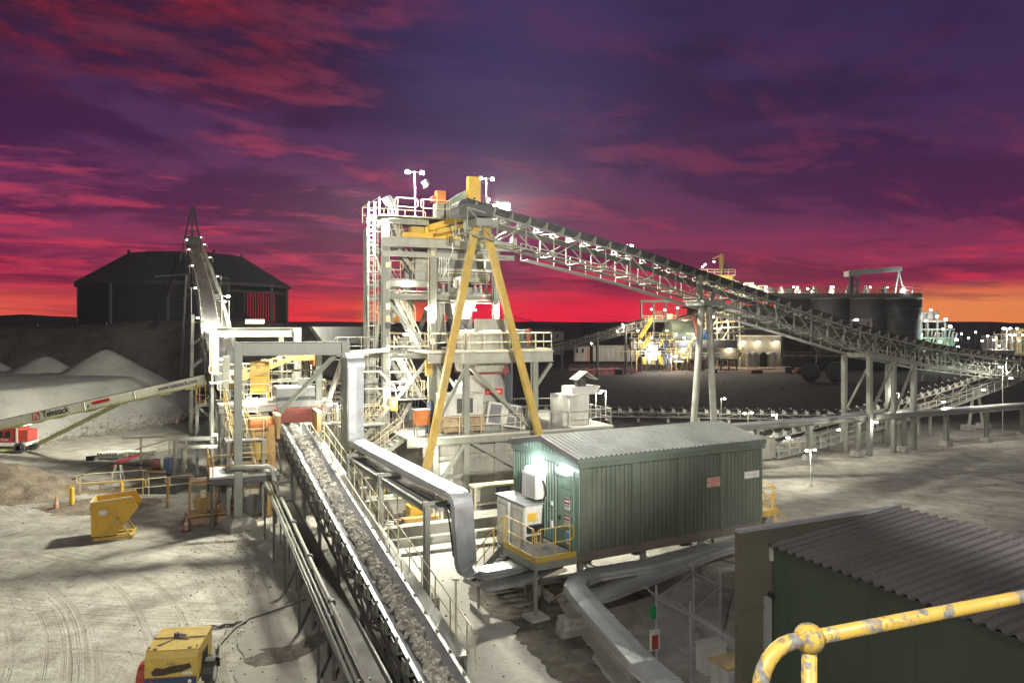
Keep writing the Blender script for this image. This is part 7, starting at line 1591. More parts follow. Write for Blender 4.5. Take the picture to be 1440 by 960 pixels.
MB().rail([P(984, 448, 169.2), P(1044, 444, 169.2)], 1.1, 1.6, .06, True, False, False).build('handrail', CREAM, pk2)
# stairs, cladding shed with lit canopy
for px0, y0, px1, y1, lab in ((893, 508, 916, 452, 'long yellow stair zigzagging up beside the mill feed frame'), (947, 507, 963, 487, 'left yellow stair below the dark clad building'), (1024, 513, 1044, 495, 'right yellow stair beside the row of small tanks')):
    s_ = thing('stair', lab, 'stair', P(px0, y1, 160), 'yellow plant stairs'); a, b = P(px1, y1, 160), P(px0, y0, 160)
    if y0 > y1+40:
        m_ = P((px0+px1)/2+8, 480, 160)
        for (p, q) in ((a, P(px0+4, 482, 160)), (P(px0+16, 482, 160), b)): MB().stair(p, q, V((0, 1, 0)), 1.0, 12).build('flight', YEL, s_); MB().srail(p+V((0, -.6, 0)), q+V((0, -.6, 0)), 1.1, .09, 5).build('handrail', YEL, s_)
        MB().box(P(px0+10, 482, 160), (3, 1.6, .15)).build('landing', PALE, s_)
    else: MB().stair(a, b, V((0, 1, 0)), 1.0, 10).build('flight', YEL, s_); MB().srail(a+V((0, -.6, 0)), b+V((0, -.6, 0)), 1.1, .09, 4).build('handrail', YEL, s_)
db = thing('workshop', 'dark clad low building on legs with pools of lamp light along its lower wall', 'building', P(990, 514, 158))
pbox('upper_wall', FD, db, 946, 1037, 478, 489, 156, 8); pbox('lower_wall', FG, db, 948, 1036, 489, 504, 158.5, 5.5); pbox('floor', DARKS, db, 946, 1037, 504, 506, 156, 8)
for px in range(948, 1038, 11): MB().box((P(px, 510, 157).x, 157, P(0, 506, 157).z/2), (.25, .25, P(0, 506, 157).z)).build('leg', DARKS, db)
MB().rail([P(946, 504, 156.2), P(1037, 504, 156.2)], 1.1, 1.7, .05, True, False, False).build('handrail', PALE, db)
for k, (px, y) in enumerate(((962, 490.5), (1026, 490.5))): p = P(px, y, 158.0); l_ = MB().box(p, (.8, .3, .2)).build('wall_light', LAMPW); tag(l_, 'warm wall lamp under the overhang at the %s of the dark clad building' % ('left end' if k == 0 else 'right end'), 'light', 'warm lamps on the plant'); point(p-V((0, .5, .3)), 420, (1, .78, .45), .2)
# tall mill building
tbl = thing('mill_building', 'tall dark clad building behind the high conveyor legs', 'building', P(1040, 514, 185)); pbox('wall', FG, tbl, 985, 1102, 432, 512, 182, 14, True); pbox('canopy', FD, tbl, 980, 1104, 429.5, 432, 181, 16)
for px in range(990, 1100, 12): pbox('cladding_rib', FD, tbl, px, px+.8, 434, 478, 181.85, .14)
for y in (446, 462): pbar(985, y, 1100, y, 181.6, .5).build('girt', PALE, tbl)
sv_ = thing('store_wall', 'low grey store whose wall is lit by three warm lamps', 'building', P(1066, 506, 168)); pbox('wall', FG, sv_, 1037, 1098, 473, 506, 170, 6, True); pbox('roof', PALE, sv_, 1036, 1099, 471.6, 473, 169.4, 7)
for k, px in enumerate((1045, 1066, 1092)):
    p = P(px, 481, 169.2); l_ = MB().box(p, (.9, .3, .25)).build('wall_light', LAMPW); tag(l_, ('left', 'middle', 'right')[k]+' of the three warm lamps on the low grey store wall', 'light', 'warm lamps on the plant'); point(p-V((0, .6, .4)), 520, (1, .84, .5), .2)
for k, (px, r_, m) in enumerate(((1060, 6.5, FW), (1073, 5, BLACK), (1085, 7, FW), (1053, 4, FW))):
    p = P(px, 500, 165); rr = r_/F*165; o_ = MB().lathe((p.x, p.y, 0), [(rr, .3), (rr, 3.2), (rr*.7, 3.6)], 18).build('small_tank', m); tag(o_, ('squat white tank under the middle warm lamp', 'black square-shouldered tank between two white tanks', 'wide white tank under the right warm lamp', 'narrow white tank left of the squat white tank')[k], 'tank', 'small tanks by the store')
# cyclone tower with its jib crane
cy = thing('cyclone_tower', 'slim steel tower with lit decks and a jib crane rising above the high conveyor', 'tower', P(1014, 515, 178))
for px in (988, 1000, 1014, 1030):
    for D in (176, 181): MB().bar(V((P(px, 515, D).x, D, 0)), P(px, 386, D), .4).build('column', OCHRE if px < 1014 else PALE, cy)
for y in (386, 401, 418): pbox('deck', PALE, cy, 985, 1034, y, y+1.6, 175.5, 6.5); MB().rail([P(985, y, 175.6), P(1034, y, 175.6)], 1.2, 1.8, .06, True, False, False).build('handrail', CREAM, cy)
pbox('cyclone_ring', OCHRE, cy, 1000, 1026, 388, 398, 176.5, 4)
for k in range(6): p = P(1001+k*5, 392, 176); MB().lathe(p, [(.25, -2.4), (.8, -.4), (.8, .8)], 10).build('cyclone', YELD, cy)
pbar(1014.5, 386, 1014.5, 357, 178, .8).build('crane_mast', OCHRE, cy); pbar(1014.5, 358.5, 1002, 364, 178, .35).build('crane_jib', OCHRE, cy); pbox('crane_cab', DARKS, cy, 1020, 1024, 372, 380, 178, 2)
MB().tube([P(1034, 396, 177), P(1038, 396, 177), P(1040, 410, 177)], .3, 8).build('pipe', PALE, cy)
# upper process floor with vessels
uf = thing('process_floor', 'brightly lit upper process floor with vessels and pipework behind the high conveyor', 'structure', P(1080, 515, 190)); pbox('deck', DARKS, uf, 1036, 1165, 417, 420, 190, 14)
for px in range(1040, 1165, 20): MB().bar(V((P(px, 515, 191).x, 191, 0)), P(px, 420, 191), .5).build('column', DARKS, uf)
for k, (a, b, y0) in enumerate(((1038, 1046, 400), (1047, 1060, 397), (1062, 1072, 404), (1075, 1089, 405), (1094, 1100, 408), (1104, 1116, 407), (1120, 1140, 410))):
    if k in (3, 5): p = P((a+b)/2, 417, 193); r_ = (b-a)/2/F*193; MB().lathe(p, [(r_, 0), (r_, (417-y0)/F*193), (r_*.8, (417-y0)/F*193+.3)], 16).build('vessel', FG, uf)
    else: pbox('plant_box', CREAM if k < 3 else PALE, uf, a, b, y0, 417, 193, 3)
for k in range(7): p0 = P(1036+k*5, 417, 191.5); MB().tube([p0, P(1036+k*5, 402+2*(k % 3), 191.5), P(1048+k*5, 402+2*(k % 3), 191.5)], .22, 6).build('pipe', CREAM, uf)
MB().rail([P(1036, 417, 190.2), P(1165, 417, 190.2)], 1.2, 2.2, .06, True, False, False).build('handrail', CREAM, uf)
# leach tanks under one walkway
for k, (px, r_, D, m) in enumerate(((1122, 30, 185, FG), (1168, 27, 178, TANK), (1222, 27, 174, TANK), (1268, 26, 170, FD))):
    p = P(px, 500, D+r_/F*D); rr = r_/F*D; t_ = thing('leach_tank', ('leftmost broad grey leach tank, mostly behind the conveyor', 'second leach tank, streaked dark grey', 'third leach tank with a lit white door panel at its foot', 'darkest leach tank at the right end of the row')[k], 'tank', (p.x, p.y, 0), 'tall leach tanks in a row')
    h_ = H+(HY-420)/F*D
    MB().lathe((p.x, p.y, 0), [(rr, 0), (rr, h_)], 40).build('shell', m, t_, True); MB().lathe((p.x, p.y, h_), [(rr+.15, 0), (rr+.15, .25)], 40).build('rim', PALE, t_)
    for j in range(5): MB().lathe((p.x, p.y, h_*(.17+.17*j)), [(rr+.04, 0), (rr+.04, .12)], 40).build('seam_band', FG, t_)
tk = thing('tank_walkway', 'long railed walkway deck across the tops of the leach tanks', 'walkway', P(1190, 515, 176)); 
a, b = P(1072, 418, 186), P(1297, 418, 168); MB().prism([a, b, b+V((0, 9, 0)), a+V((0, 9, 0))], Z*.0+V((0, 0, .9))).build('deck', DARKS, tk)
MB().rail([a+Z*.9, b+Z*.9], 1.5, 2.0, .07, True, True, False).build('handrail', DARKS, tk); MB().rail([a+Z*.9+V((0, 9, 0)), b+Z*.9+V((0, 9, 0))], 1.5, 2.4, .07, True, False, False).build('handrail', DARKS, tk)
for k in range(9): p = a.lerp(b, .06+k*.11)+Z*.9+V((0, 4, 0)); MB().lathe(p, [(.7, 0), (.7, 1.0), (.35, 1.2), (.35, 2.0)], 10).build('agitator_drive', DARKS if k % 2 else PALE, tk)
gc = thing('gantry_crane', 'pale gantry crane with one trussed leg pair standing on the leach tank walkway', 'crane', P(1230, 414, 172))
pbar(1194, 383.5, 1267, 378, 172, 1.1).build('girder', WHITED, gc); pbox('trolley', OCHRE, gc, 1219, 1226, 377, 383, 171.8, 1.6); pbox('end_carriage', WHITED, gc, 1193.5, 1200, 381, 388, 171.5, 2.6)
for x0, x1 in ((1196, 1195), (1199, 1199.5), (1206, 1207)): pbar(x0, 385, x1, 414, 172, .42).build('leg', DARKS, gc)
for y in (391, 399, 407): pbar(1196, y, 1206, y+4, 172, .22).build('leg_brace', DARKS, gc)
for x1 in (1258, 1271): pbar(1264, 380, x1, 414, 172, .26).build('leg', PALE, gc)
pbox('end_carriage', WHITED, gc, 1261, 1268, 376, 381, 171.5, 2.6)
# door panel on the tank
dpn = pbox('lit_door_panel', FW, None, 1209, 1226, 448, 466, 172.4, .3); tag(dpn, 'white door panel lit by the lamp on the third leach tank', 'door panel'); pbox('door_mark', RED, dpn, 1220, 1222, 452, 458, 172.3, .06); pbox('door_edge', WHITE, dpn, 1225, 1226.6, 447, 466, 172.3, .12)
# pipe rack tower right of the tanks
pr2 = thing('process_tower', 'open steel process tower crowded with pipes and lamps right of the leach tanks', 'tower', P(1320, 515, 178))
for px, y0 in ((1295, 440), (1304, 440), (1318, 438), (1329, 452), (1340, 468)):
    for D in (176, 182): MB().bar(V((P(px, 515, D).x, D, 0)), P(px, y0, D), .35).build('column', DARKS, pr2)
for y, x0, x1 in ((440, 1294, 1319), (452, 1294, 1330), (463, 1294, 1342), (475, 1294, 1344), (488, 1294, 1346)): pbar(x0, y, x1, y, 176, .35).build('beam', DARKS, pr2); pbox('deck', DARKS, pr2, x0, x1, y, y+.6, 176, 6)
pbox('tank_house', FG, pr2, 1296, 1316, 440.5, 450, 177, 4)
for k in range(9): x0 = 1298+5*k; pbar(x0, 500-3*k % 17, x0+8, 462+2*(k % 5), 178, .3).build('pipe', PALE, pr2)
for k, (px, py, r_) in enumerate(((1322, 470, 4), (1334, 480, 5), (1309, 486, 6), (1327, 490, 4))): MB().lathe(P(px, py+r_, 179), [(r_*.17, 0), (r_*.17, r_*.3)], 12).build('vessel', PALE, pr2)
# far right lit plant
fr_ = thing('reagent_plant', 'distant lit plant with white tanks under floodlights at the right skyline', 'building', P(1415, 498, 240)); 
for k, (a, b, y0) in enumerate(((1396, 1403, 472), (1406, 1416, 478), (1427, 1436, 465), (1436, 1444, 462))): pbox('wall', (FW, PALE, CREAM, CREAM)[k], fr_, a, b, y0, 493, 240, 6, True)
for px in (1398, 1408, 1418, 1428, 1438): pbar(px, 494, px, 466, 238, .3).build('column', DARKS, fr_)
for y in (470, 480): pbar(1396, y, 1442, y, 238, .3).build('beam', DARKS, fr_)
for k, (a, b, y0, y1, D, lab) in enumerate(((1400, 1427, 492, 494.5, 225, 'flat pale container roof under the far right floodlights'), (1370, 1385, 494, 497, 215, 'pale low slab roof left of the far right floodlights'))):
    o_ = pbox('container', FW, None, a, b, y0, y1, D, 6, True); tag(o_, lab, 'container', 'far containers')
# reels and scrap in the unlit ground
for k, (px, py, r_) in enumerate(((1140, 521, 13), (1176, 522, 14))):
    p = P(px, py, 128); rr = r_/F*128; t_ = thing('cable_reel', ('left dark cable reel standing in the unlit ground', 'right dark cable reel with a pale stripe on its rim')[k], 'cable reel', (p.x, p.y, 0), 'big cable reels'); c_ = V((p.x, p.y, rr))
    MB().lathe(c_, [(rr, -.7), (rr, -.55)], 28, V((.5, 1, 0))).build('flange', BLACK, t_); MB().lathe(c_, [(rr*.6, -.54), (rr*.6, .54)], 24, V((.5, 1, 0))).build('core', BLACK, t_); MB().lathe(c_, [(rr, .55), (rr, .7)], 28, V((.5, 1, 0))).build('flange', BLACK if k == 0 else PALE, t_)
rr_ = random.Random(11)
scr = MB()
for k in range(150): 
    px, py = rr_.uniform(770, 1440), rr_.uniform(524, 566); p = G(px, py); rock(scr, p, rr_.uniform(.05, .2), rr_)
tag(scr.build('scattered_rubble', mat('dark_rubble', (.05, .046, .046), .9, 0, .4, .3)), 'rubble and scrub scattered over the dark ground between the conveyors and the plant', 'rubble', None, 'stuff')
for k, (px, py, w_, lab) in enumerate(((1300, 536, 7, 'pale bag on the dark ground beyond the support tower'), (890, 512, 10, 'dark skip bin in front of the stairs below the mill feed'), (1321, 538, 5, 'grey-green bale beside the pale bag'))):
    p = G(px, py); t_ = MB().lathe(p, [(w_*.06, 0), (w_*.075, .5), (w_*.05, 1.1), (w_*.01, 1.3)], 10).build('waste_bag' if k != 1 else 'skip_bin', (PALE, BLACK, FG)[k]); tag(t_, lab, 'bag' if k != 1 else 'bin')
# scrubby bare tree by the plant
def bare_tree(p, h, label, sd):
    t_ = thing('bare_tree', label, 'tree', p); r_ = random.Random(sd); tr = MB(); cr = MB()
    def br(a, d, L_, rad, n):
        b = a+d*L_; (tr if n > 2 else cr).tube([a, a.lerp(b, .5)+V((r_.uniform(-.1, .1), 0, .05))*L_, b], [rad, rad*.8, rad*.6], 5)
        if n:
            for _ in range(3): br(b, (d+V((r_.uniform(-.9, .9), r_.uniform(-.9, .9), r_.uniform(-.2, .6)))).normalized(), L_*r_.uniform(.6, .8), rad*.6, n-1)
    br(p, V((.1, 0, 1)), h*.33, .16, 4); tr.build('trunk', DARKS, t_); cr.build('crown', DARKS, t_)
bare_tree(P(938, 517, 150), 7, 'bare dark tree in front of the workshop stairs', 3); bare_tree(P(1148, 510, 150), 6, 'bare scrubby tree behind the left cable reel', 5)
# stacker silhouettes on the skyline
ss_ = conveyor('skyline_conveyor', 'tiny dark conveyor silhouette sloping down on the red skyline right of the tower', [P(715, 444, 330), P(760, 455, 330), P(800, 462, 330)], 2.4, 2.0, 5, 4, FD, tw=3)
pbar(716, 470, 716, 444, 330, 1.0).build('leg', FD, ss_); pbar(745, 470, 745, 452, 330, .8).build('leg', FD, ss_)
for k, (px, y0, w_, lab) in enumerate(((795, 455, 5, 'tiny dark tank silhouette on the skyline above the site offices'), (750, 456, 5, 'tiny dark bin silhouette on the skyline beside the sloping conveyor'))):
    o_ = pbox('skyline_tank', FD, None, px-w_/2, px+w_/2, y0, 470, 330, 3, True); tag(o_, lab, 'tank', 'skyline silhouettes')
gs_ = thing('skyline_gantry', 'low dark gantry silhouette on the skyline left of the mill', 'gantry', P(835, 470, 320))
pbar(818, 459, 848, 458, 320, 1.0).build('beam', FD, gs_)
for px in (819, 833, 847): pbar(px, 470, px, 458, 320, .8).build('leg', FD, gs_)
hr = thing('skyline_railing', 'small dark frame on the hill crest at the far left', 'frame', P(25, 455, 150))
pbar(18, 446, 31, 446, 150, .25).build('rail', DARKS, hr)
for px in (18, 24, 31): pbar(px, 452, px, 446, 150, .2).build('post', DARKS, hr)
pbar(13, 461, 30, 449, 150, .3).build('chute', PALE, hr)

# ================================================================ lit lamps, and fill lamps added behind the viewpoint
EX = 1.0
# strong floods on the tower head
flood(tp(.15, .1, 17.35), V((-24, 34, 0)), 'large white floodlight at the left corner of the tower roof', 44000, 140, .75, rad=1.0)
flood(tp(7.6, -.2, 17.45), V((2, 22, 0)), 'brightest floodlight, where the high conveyor meets the tower', 40000, 145, .8)
p_ = tp(1.9, .2, 16.56); pole_light(p_+Z*2.7, 16.56, 'tall twin-headed pole light on the left of the tower roof', 2600, arms=(-1, 1), m=LAMPC, sz=1.1)
flood(tp(2.5, .1, 18.6), V((-22, 34, 0)), 'floodlight on an arm below the twin-headed lamp of the tower roof', 16000, 120, .5, rad=.8)
flood(P(306, 418, 54.0), V((-46, 76, 1)), 'floodlight on the tall pole beside the stockpile conveyor, facing the gravel piles', 42000, 100, .5, rad=.8, group='floodlights over the gravel piles')
p_ = tp(7.0, 1.2, 16.56); pole_light(p_+Z*2.9, 16.56, 'tall twin-headed pole light at the right of the tower roof', 2600, arms=(-1, 1), m=LAMPC)
flood(tp(6.95, .8, 18.0), V((24, 40, 0)), 'small floodlight low on the right mast of the tower roof', 30000, 130, .4)
flood(P(530, 314, 43.4), V((-36, 52, 0)), 'floodlight hung just under the left end of the tower roof', 30000, 80, .4, rad=.8)
def bulb(p, w, label, col=(1, .93, .78), m=None, s=.17, grp='small lamps around the plant'):
    t_ = thing('work_light', label, 'light', p, grp); MB().box(p+Z*.06, (s*1.5, s, .06)).build('housing', PALE, t_); MB().box(p, (s*1.3, s*.85, .07)).build('lens', m or LAMP, t_)
    if w: point(p-Z*.2-A*.15, w*1.15, col, .1, parent=t_)
TWL = [(571, 396, 44.6, 300, 'lamp under the upper stair landing of the tower'), (556, 505, 44.2, 300, 'lamp beside the lower stair of the tower'), (563, 545, 43.5, 250, 'lamp under the middle brace low in the tower'), (601, 434, 44.7, 260, 'left twin lamp on the middle tower column at skyline height'), (667, 436, 46.5, 260, 'lamp right of the discharge hopper at skyline height'), (697, 431, 46.6, 300, 'lamp on the right tower column above the crusher deck'), (699, 530, 46.0, 300, 'lamp behind the cone crusher under the deck'), (643, 536, 46.0, 200, 'small lamp left of the cone crusher red plate'), (570, 470, 45.5, 160, 'lamp halfway down the tower stair'), (609, 634, 41.3, 260, 'lamp over the white doorway in the bunker wall'), (568, 534, 44.4, 120, 'upper small lamp of the pair low in the tower')]
for px, py, D, w_, lab in TWL: bulb(P(px, py, D), w_, lab)
for px, py, D, base, w_, lab, arms in ((838, 552, 51, DK, 300, 'shorter pole light of the pair on the bunker deck railing', (1,)), (852, 549, 49.5, DK, 380, 'taller pole light of the pair on the bunker deck railing', (-1,)), (1014, 560, 72, 0, 500, 'pole light on the overland conveyor behind the A-frame trestle', (1,)), (1052, 580, 68, 0, 300, 'short twin pole light over the far right roof corner of the switchroom', (1, -1)), (1092, 582, 66, 0, 500, 'warm pole light just right of the switchroom roof', (-1,)), (1140, 632, 46.5, 0, 260, 'bright pole light standing behind the yellow loop platform', (-1, 1)), (1264, 552, 61, 0, 160, 'pole light rising through the low conveyor by the support tower', (-1,)), (1410, 515, 67.5, 0, 500, 'pole light on the low conveyor near the right edge', (-1,)), (882, 345, 47.6, 13.2, 300, 'lonely pole light high on the sloping conveyor', (-1, 1)), (1199, 449, 58, 9.3, 350, 'bright pole light on the sloping conveyor in front of the leach tanks', (1,))):
    h_ = P(px, py, D); pole_light(h_, base if base < h_.z-.3 else h_.z-1.6, lab, w_, arms=arms, m=LAMPC if px in (1199, 882) else LAMP, sz=.8 if D < 55 else 1.0)
for k, (px, py, D, w_, c_) in enumerate(((1085, 611, 54.5, 90, 'lamp low at the tail of the floodlit conveyor'), (1155, 600, 56.5, 130, 'lamp under the pipe bridge lighting the low conveyor plates'), (1207, 590, 58.5, 130, 'second lamp under the pipe bridge along the low conveyor'), (1302, 562, 64, 120, 'tiny lamp low on the climbing conveyor'), (1357, 546, 64.0, 350, 'lamp lighting the conveyor plates near the right edge'), (1395, 530, 65.5, 350, 'lamp nearest the right edge over the climbing conveyor'))): bulb(P(px, py, D)-A*1.6, w_, c_)
# crusher feed area
for px, py, D, base, w_, lab, arms in ((312, 416, 54, 6.2, 300, 'tall pole light beside the stockpile conveyor', (1,)), (437, 509, 52, 0, 260, 'slim pole light between the two portal frames', (1,)), (437, 540, 46, 0, 260, 'pole light behind the diagonal portal brace', (-1, 1)), (475, 567, 39.5, 0, 240, 'pole light on the right column of the front portal', (-1,)), (362, 559, 40.2, 5.0, 130, 'pole light over the head of the ore conveyor', (-1,))):
    h_ = P(px, py, D); pole_light(h_, base if base < h_.z-.3 else h_.z-1.5, lab, w_, arms=arms, m=LAMPC)
for px, py, D, w_, lab in ((308, 459, 50.5, 90, 'bright lamp at the lower end of the stockpile conveyor'), (316, 472, 48.5, 90, 'bright lamp just under the lamp at the lower end of the stockpile conveyor'), (312, 505, 46, 110, 'twin lamp between the left portal columns'), (393, 503, 43.8, 120, 'round lamp on the orange feed hood'), (303, 611, 43, 220, 'bluish lamp at the foot of the rear portal column'), (398, 505, 44, 0, 'tiny lamp right of the orange feed hood'), (424, 576, 42, 200, 'small lamp right of the feed chute')): bulb(P(px, py, D), w_, lab, m=LAMPC)
for k, s_ in enumerate((8, 15, 22, 30, 38, 46, 54, 62, 70, 77)):
    p, d = at_len(SC, s_); sd_ = 1 if k % 2 else -1; q = p+V((.91, .42, 0))*(sd_*1.35)+Z*1.9
    pole_light(q, q.z-2.4, '%s lamp up the dark stockpile conveyor' % ('first', 'second', 'third', 'fourth', 'fifth', 'sixth', 'seventh', 'eighth', 'ninth', 'tenth')[k], 80, arms=(-sd_,), ax=B, m=LAMPW if k % 2 else LAMP, sz=.75, col=(1, .78, .48), pm=DARKS, r=.025)
# plant lamps
PL = [(1003, 446, 168, 250, 1, 'warm lamp in the pipe racks left of the tall mill building'), (1022, 452, 168, 250, 0, 'white lamp in the pipe racks left of the tall mill building'), (1012, 463, 168, 250, 1, 'lowest lamp in the pipe racks left of the tall mill building'), (901, 481, 153, 250, 1, 'warm lamp at the left of the pump floor'), (926, 497, 152, 250, 0, 'white lamp under the pump floor deck'), (1047, 400, 188, 250, 1, 'warm lamp left of the strong bluish lamp on the process floor'), (1098, 405, 187, 250, 1, 'warm lamp between the upper process vessels'), (1116, 404, 186, 250, 0, 'white lamp at the right end of the process floor'), (1430, 462, 234, 700, 1, 'warm lamp at the far right edge of the skyline plant'), (1398, 478, 233, 400, 0, 'small lamp left of the dazzling far right floodlights'), (876, 457, 162, 500, 0, 'pinkish lamp on the dark skyline left of the mill feed frame'), (868, 466, 162, 200, 1, 'lamp low on the mill feed conveyor'), (832, 483, 164, 200, 0, 'lamp over the site office end'), (916, 435, 160, 300, 1, 'lamp at the left inside the mill feed frame'), (935, 436, 160, 300, 0, 'lamp in the middle of the mill feed frame'), (953, 433, 160, 300, 1, 'lamp at the right post of the mill feed frame'), (962, 427, 168, 250, 1, 'lamp on the lit gallery behind the mill'), (897, 465, 158, 300, 1, 'lamp at the top of the yellow zigzag stair'), (916, 475, 157, 300, 0, 'lamp left of the mill drum'), (938, 465, 158, 300, 1, 'lamp over the mill drum'), (951, 470, 158, 200, 1, 'lamp at the girth gear'), (974, 470, 156, 300, 2, 'bluish lamp on the blue mill face'), (985, 466, 156, 300, 1, 'lamp between the A-frame trestle legs'), (997, 463, 156, 400, 0, 'bright lamp right of the A-frame trestle legs'), (998, 458, 158, 200, 0, 'upper lamp right of the A-frame trestle legs'), (962, 475, 156, 300, 2, 'lamp in front of the blue mill face'), (920, 488, 156, 300, 2, 'cool lamp over the pump floor'), (912, 492, 155, 250, 2, 'greenish white lamp among the pumps'), (934, 482, 156, 300, 1, 'lamp over the yellow mill guard'), (950, 501, 154, 400, 1, 'warm lamp at the left workshop stair'),
      (992, 372, 174, 200, 0, 'upper left lamp of the cyclone tower'), (988, 375, 174, 250, 0, 'far left lamp of the cyclone tower'), (1004, 368, 174, 200, 1, 'lamp hanging from the jib crane'), (1024, 397, 174, 350, 0, 'lamp on the right deck of the cyclone tower'), (1057, 402, 188, 600, 2, 'strong bluish lamp on the upper process floor'), (1078, 404, 188, 250, 1, 'lamp above the upper process vessels'), (1136, 406, 184, 350, 0, 'lamp over the left end of the tank walkway'), (1168, 404, 181, 300, 0, 'left twin lamp on the tank walkway'), (1172, 404, 181, 0, 0, 'right twin lamp on the tank walkway'), (1224, 404, 176, 200, 0, 'small lamp in the middle of the tank walkway'), (1248, 404, 174, 200, 0, 'small lamp under the gantry crane girder'), (1270, 407, 171, 500, 2, 'brightest lamp on the tank walkway under the crane leg'),
      (1309, 436, 174, 300, 0, 'lamp on top of the process tower'), (1330, 449, 174, 400, 0, 'lamp at the upper right of the process tower'), (1296, 470, 174, 350, 1, 'warm lamp low on the left of the process tower'), (1336, 459, 173, 500, 2, 'bluish lamp inside the process tower'), (1345, 478, 172, 420, 2, 'strong floodlight at the right foot of the process tower'), (1315, 490, 174, 300, 0, 'lamp at the base of the process tower'), (1322, 480, 174, 500, 3, 'green lamp in the process tower')]
for px, py, D, w_, c_, lab in PL:
    p = P(px, py, D); s_ = .62 if w_ >= 400 else .42
    t_ = thing('plant_light', lab, 'light', p, 'lamps across the distant plant'); MB().lathe(p-Z*s_*.3, [(s_*.3, 0), (s_*.52, s_*.2), (s_*.52, s_*.5), (s_*.3, s_*.7)], 10).build('lens', (LAMP, LAMPW, LAMPC, LAMPG)[c_], t_); MB().box(p+Z*s_*.5+V((0, .3, 0)), (s_*.8, s_*.8, s_*.2)).build('housing', DARKS, t_)
    if w_ >= 250: point(p-V((0, 1.2, .6)), w_*3.6, ((1, .93, .78), (1, .80, .5), (.85, .92, 1), (.1, 1, .3))[c_], .3, parent=t_)
for px, py, D, lab, s_ in ((1416, 461, 232, 'upper of the two dazzling floodlights at the far right skyline', 1.7), (1424, 470, 231, 'lower of the two dazzling floodlights at the far right skyline', 1.3)):
    p = P(px, py, D); pole_light(p, 0, lab, 9000, arms=(-1, 1), m=LAMPC, sz=s_*2.2, r=.06)
# unseen fill lamps added behind the viewpoint to brighten yard, switchroom and tower
for loc, to, w_, lab in (((9.5, -6.0, 17.0), (6, 26, 0), 5500, 'unseen fill lamp added behind the viewpoint, aimed at the switchroom'), ((-4.0, -5.0, 16.5), (-22, 40, 0), 15000, 'unseen fill lamp added behind the viewpoint, aimed at the left yard')):
    t_ = flood(loc, to, lab, w_, 140, .6, (1, .93, .80), group='fill lamps added behind the viewpoint')
for loc, to, w_, ang, lab in (((8.0, -6.2, 17.4), (-4, 44, 10), 100000, 36, 'narrow fill lamp added behind the viewpoint, trained on the crusher tower'), ((-5.2, -5.2, 17.2), (-16, 42, 5), 5000, 34, 'narrow fill lamp added behind the viewpoint, trained on the feed portals'), ((10.5, -6.0, 17.4), (26, 44, 0), 52000, 46, 'narrow fill lamp added behind the viewpoint, trained on the right-hand yard')):
    flood(loc, to, lab, w_, ang, .6, (1, .95, .86), group='fill lamps added behind the viewpoint')

for k, (px, py, D, c_) in enumerate(sorted(((1352, 470, 230, 0), (1362, 476, 225, 1), (1372, 468, 240, 0), (1381, 480, 220, 1), (1389, 473, 235, 0), (1405, 487, 225, 0), (1433, 480, 230, 1), (1438, 472, 238, 0), (1347, 489, 170, 0), (1302, 452, 175, 0), (1326, 464, 175, 1), (1318, 446, 175, 0)))):
    p = P(px, py, D); t_ = thing('plant_light', ('small white' if c_ == 0 else 'small warm')+' lamp, '+('first', 'second', 'third', 'fourth', 'fifth', 'sixth', 'seventh', 'eighth', 'ninth', 'tenth', 'eleventh', 'twelfth')[k]+' from the left in the string along the far right skyline', 'light', p, 'string of lamps at the far right')
    MB().lathe(p, [(.14, 0), (.26, .1), (.26, .3), (.14, .4)], 8).build('lens', (LAMP, LAMPW)[c_], t_); MB().box(p+Z*.45, (.5, .5, .1)).build('housing', DARKS, t_); MB().bar(V((p.x, p.y+.1, 0)), p+V((0, .1, .5)), .1).build('pole', DARKS, t_)
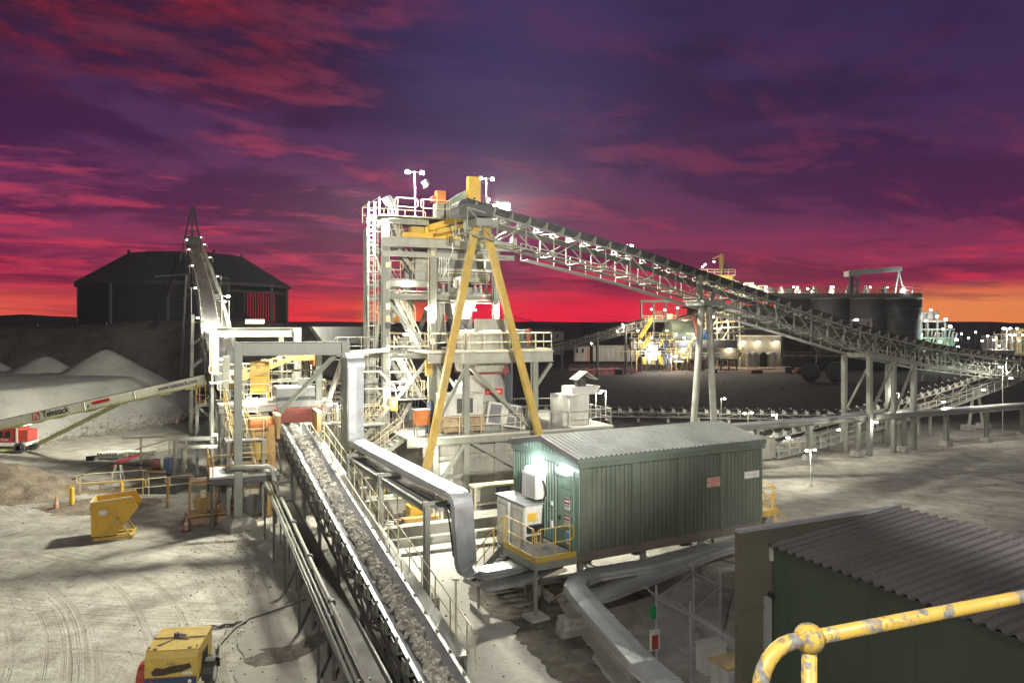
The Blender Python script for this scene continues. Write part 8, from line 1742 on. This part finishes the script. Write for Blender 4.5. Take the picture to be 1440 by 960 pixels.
bd_ = thing('bund_wall', 'low dark bund wall with pipes along the foot of the leach tanks', 'wall', P(1200, 515, 160)); pbox('wall', FD, bd_, 1100, 1300, 503, 513, 160, .6, True)
for k in range(4): MB().tube([P(1102, 500-1.6*k, 160.5), P(1298, 500-1.6*k, 160.5)], .16, 6).build('pipe', (PALE, FG, DARKS, FG)[k], bd_)
for px in range(1106, 1300, 12): pbar(px, 512, px, 494, 160.4, .25).build('pipe_stand', DARKS, bd_)
r9 = random.Random(77)
for k, (px, w_, h_, m, lab) in enumerate(((1106, 10, 5, FG, 'grey container at the left end of the dark bund wall'), (1124, 8, 4, RUST, 'rusty red container beside the grey container'), (1000, 12, 3, FD, 'dark flat skip below the workshop'), (870, 9, 3, FD, 'dark skip in front of the long transportable office'), (1062, 16, 2.5, RUST, 'low heap-like red bin in front of the small tanks'))):
    a_ = P(px, 516, 150); t_ = thing('shipping_container', lab, 'container', V((a_.x, 150, 0)), 'containers at the plant edge'); ww_ = w_/F*150; hh_ = h_/F*150*1.6
    MB().box((a_.x, 150, hh_/2+.1), (ww_, 2.4, hh_)).build('body', m, t_)
    for q in range(6): MB().box((a_.x-ww_/2+ww_*(q+.5)/6, 148.78, hh_/2+.1), (.08, .06, hh_*.94)).build('rib', DARKS, t_)
# ================================================================ thin haze volume added for a soft glow round the lamps
hz = MB().box((0, 400, 12.0), (1840, 880, 26.5)).build('haze', MATS['white_paint']); tag(hz, 'thin haze volume added over the whole plant for lamp glow', 'haze', None, 'stuff')
hm = bpy.data.materials.new('glow_haze'); hm.use_nodes = True; hm.node_tree.nodes.clear(); t = NT(hm.node_tree)
ou = t.n('ShaderNodeOutputMaterial'); pv_ = t.n('ShaderNodeVolumePrincipled'); pv_.inputs['Color'].default_value = (.85, .88, 1, 1); pv_.inputs['Density'].default_value = .0002; pv_.inputs['Anisotropy'].default_value = .6
hm.node_tree.links.new(pv_.outputs[0], ou.inputs['Volume']); hz.data.materials.clear(); hz.data.materials.append(hm)
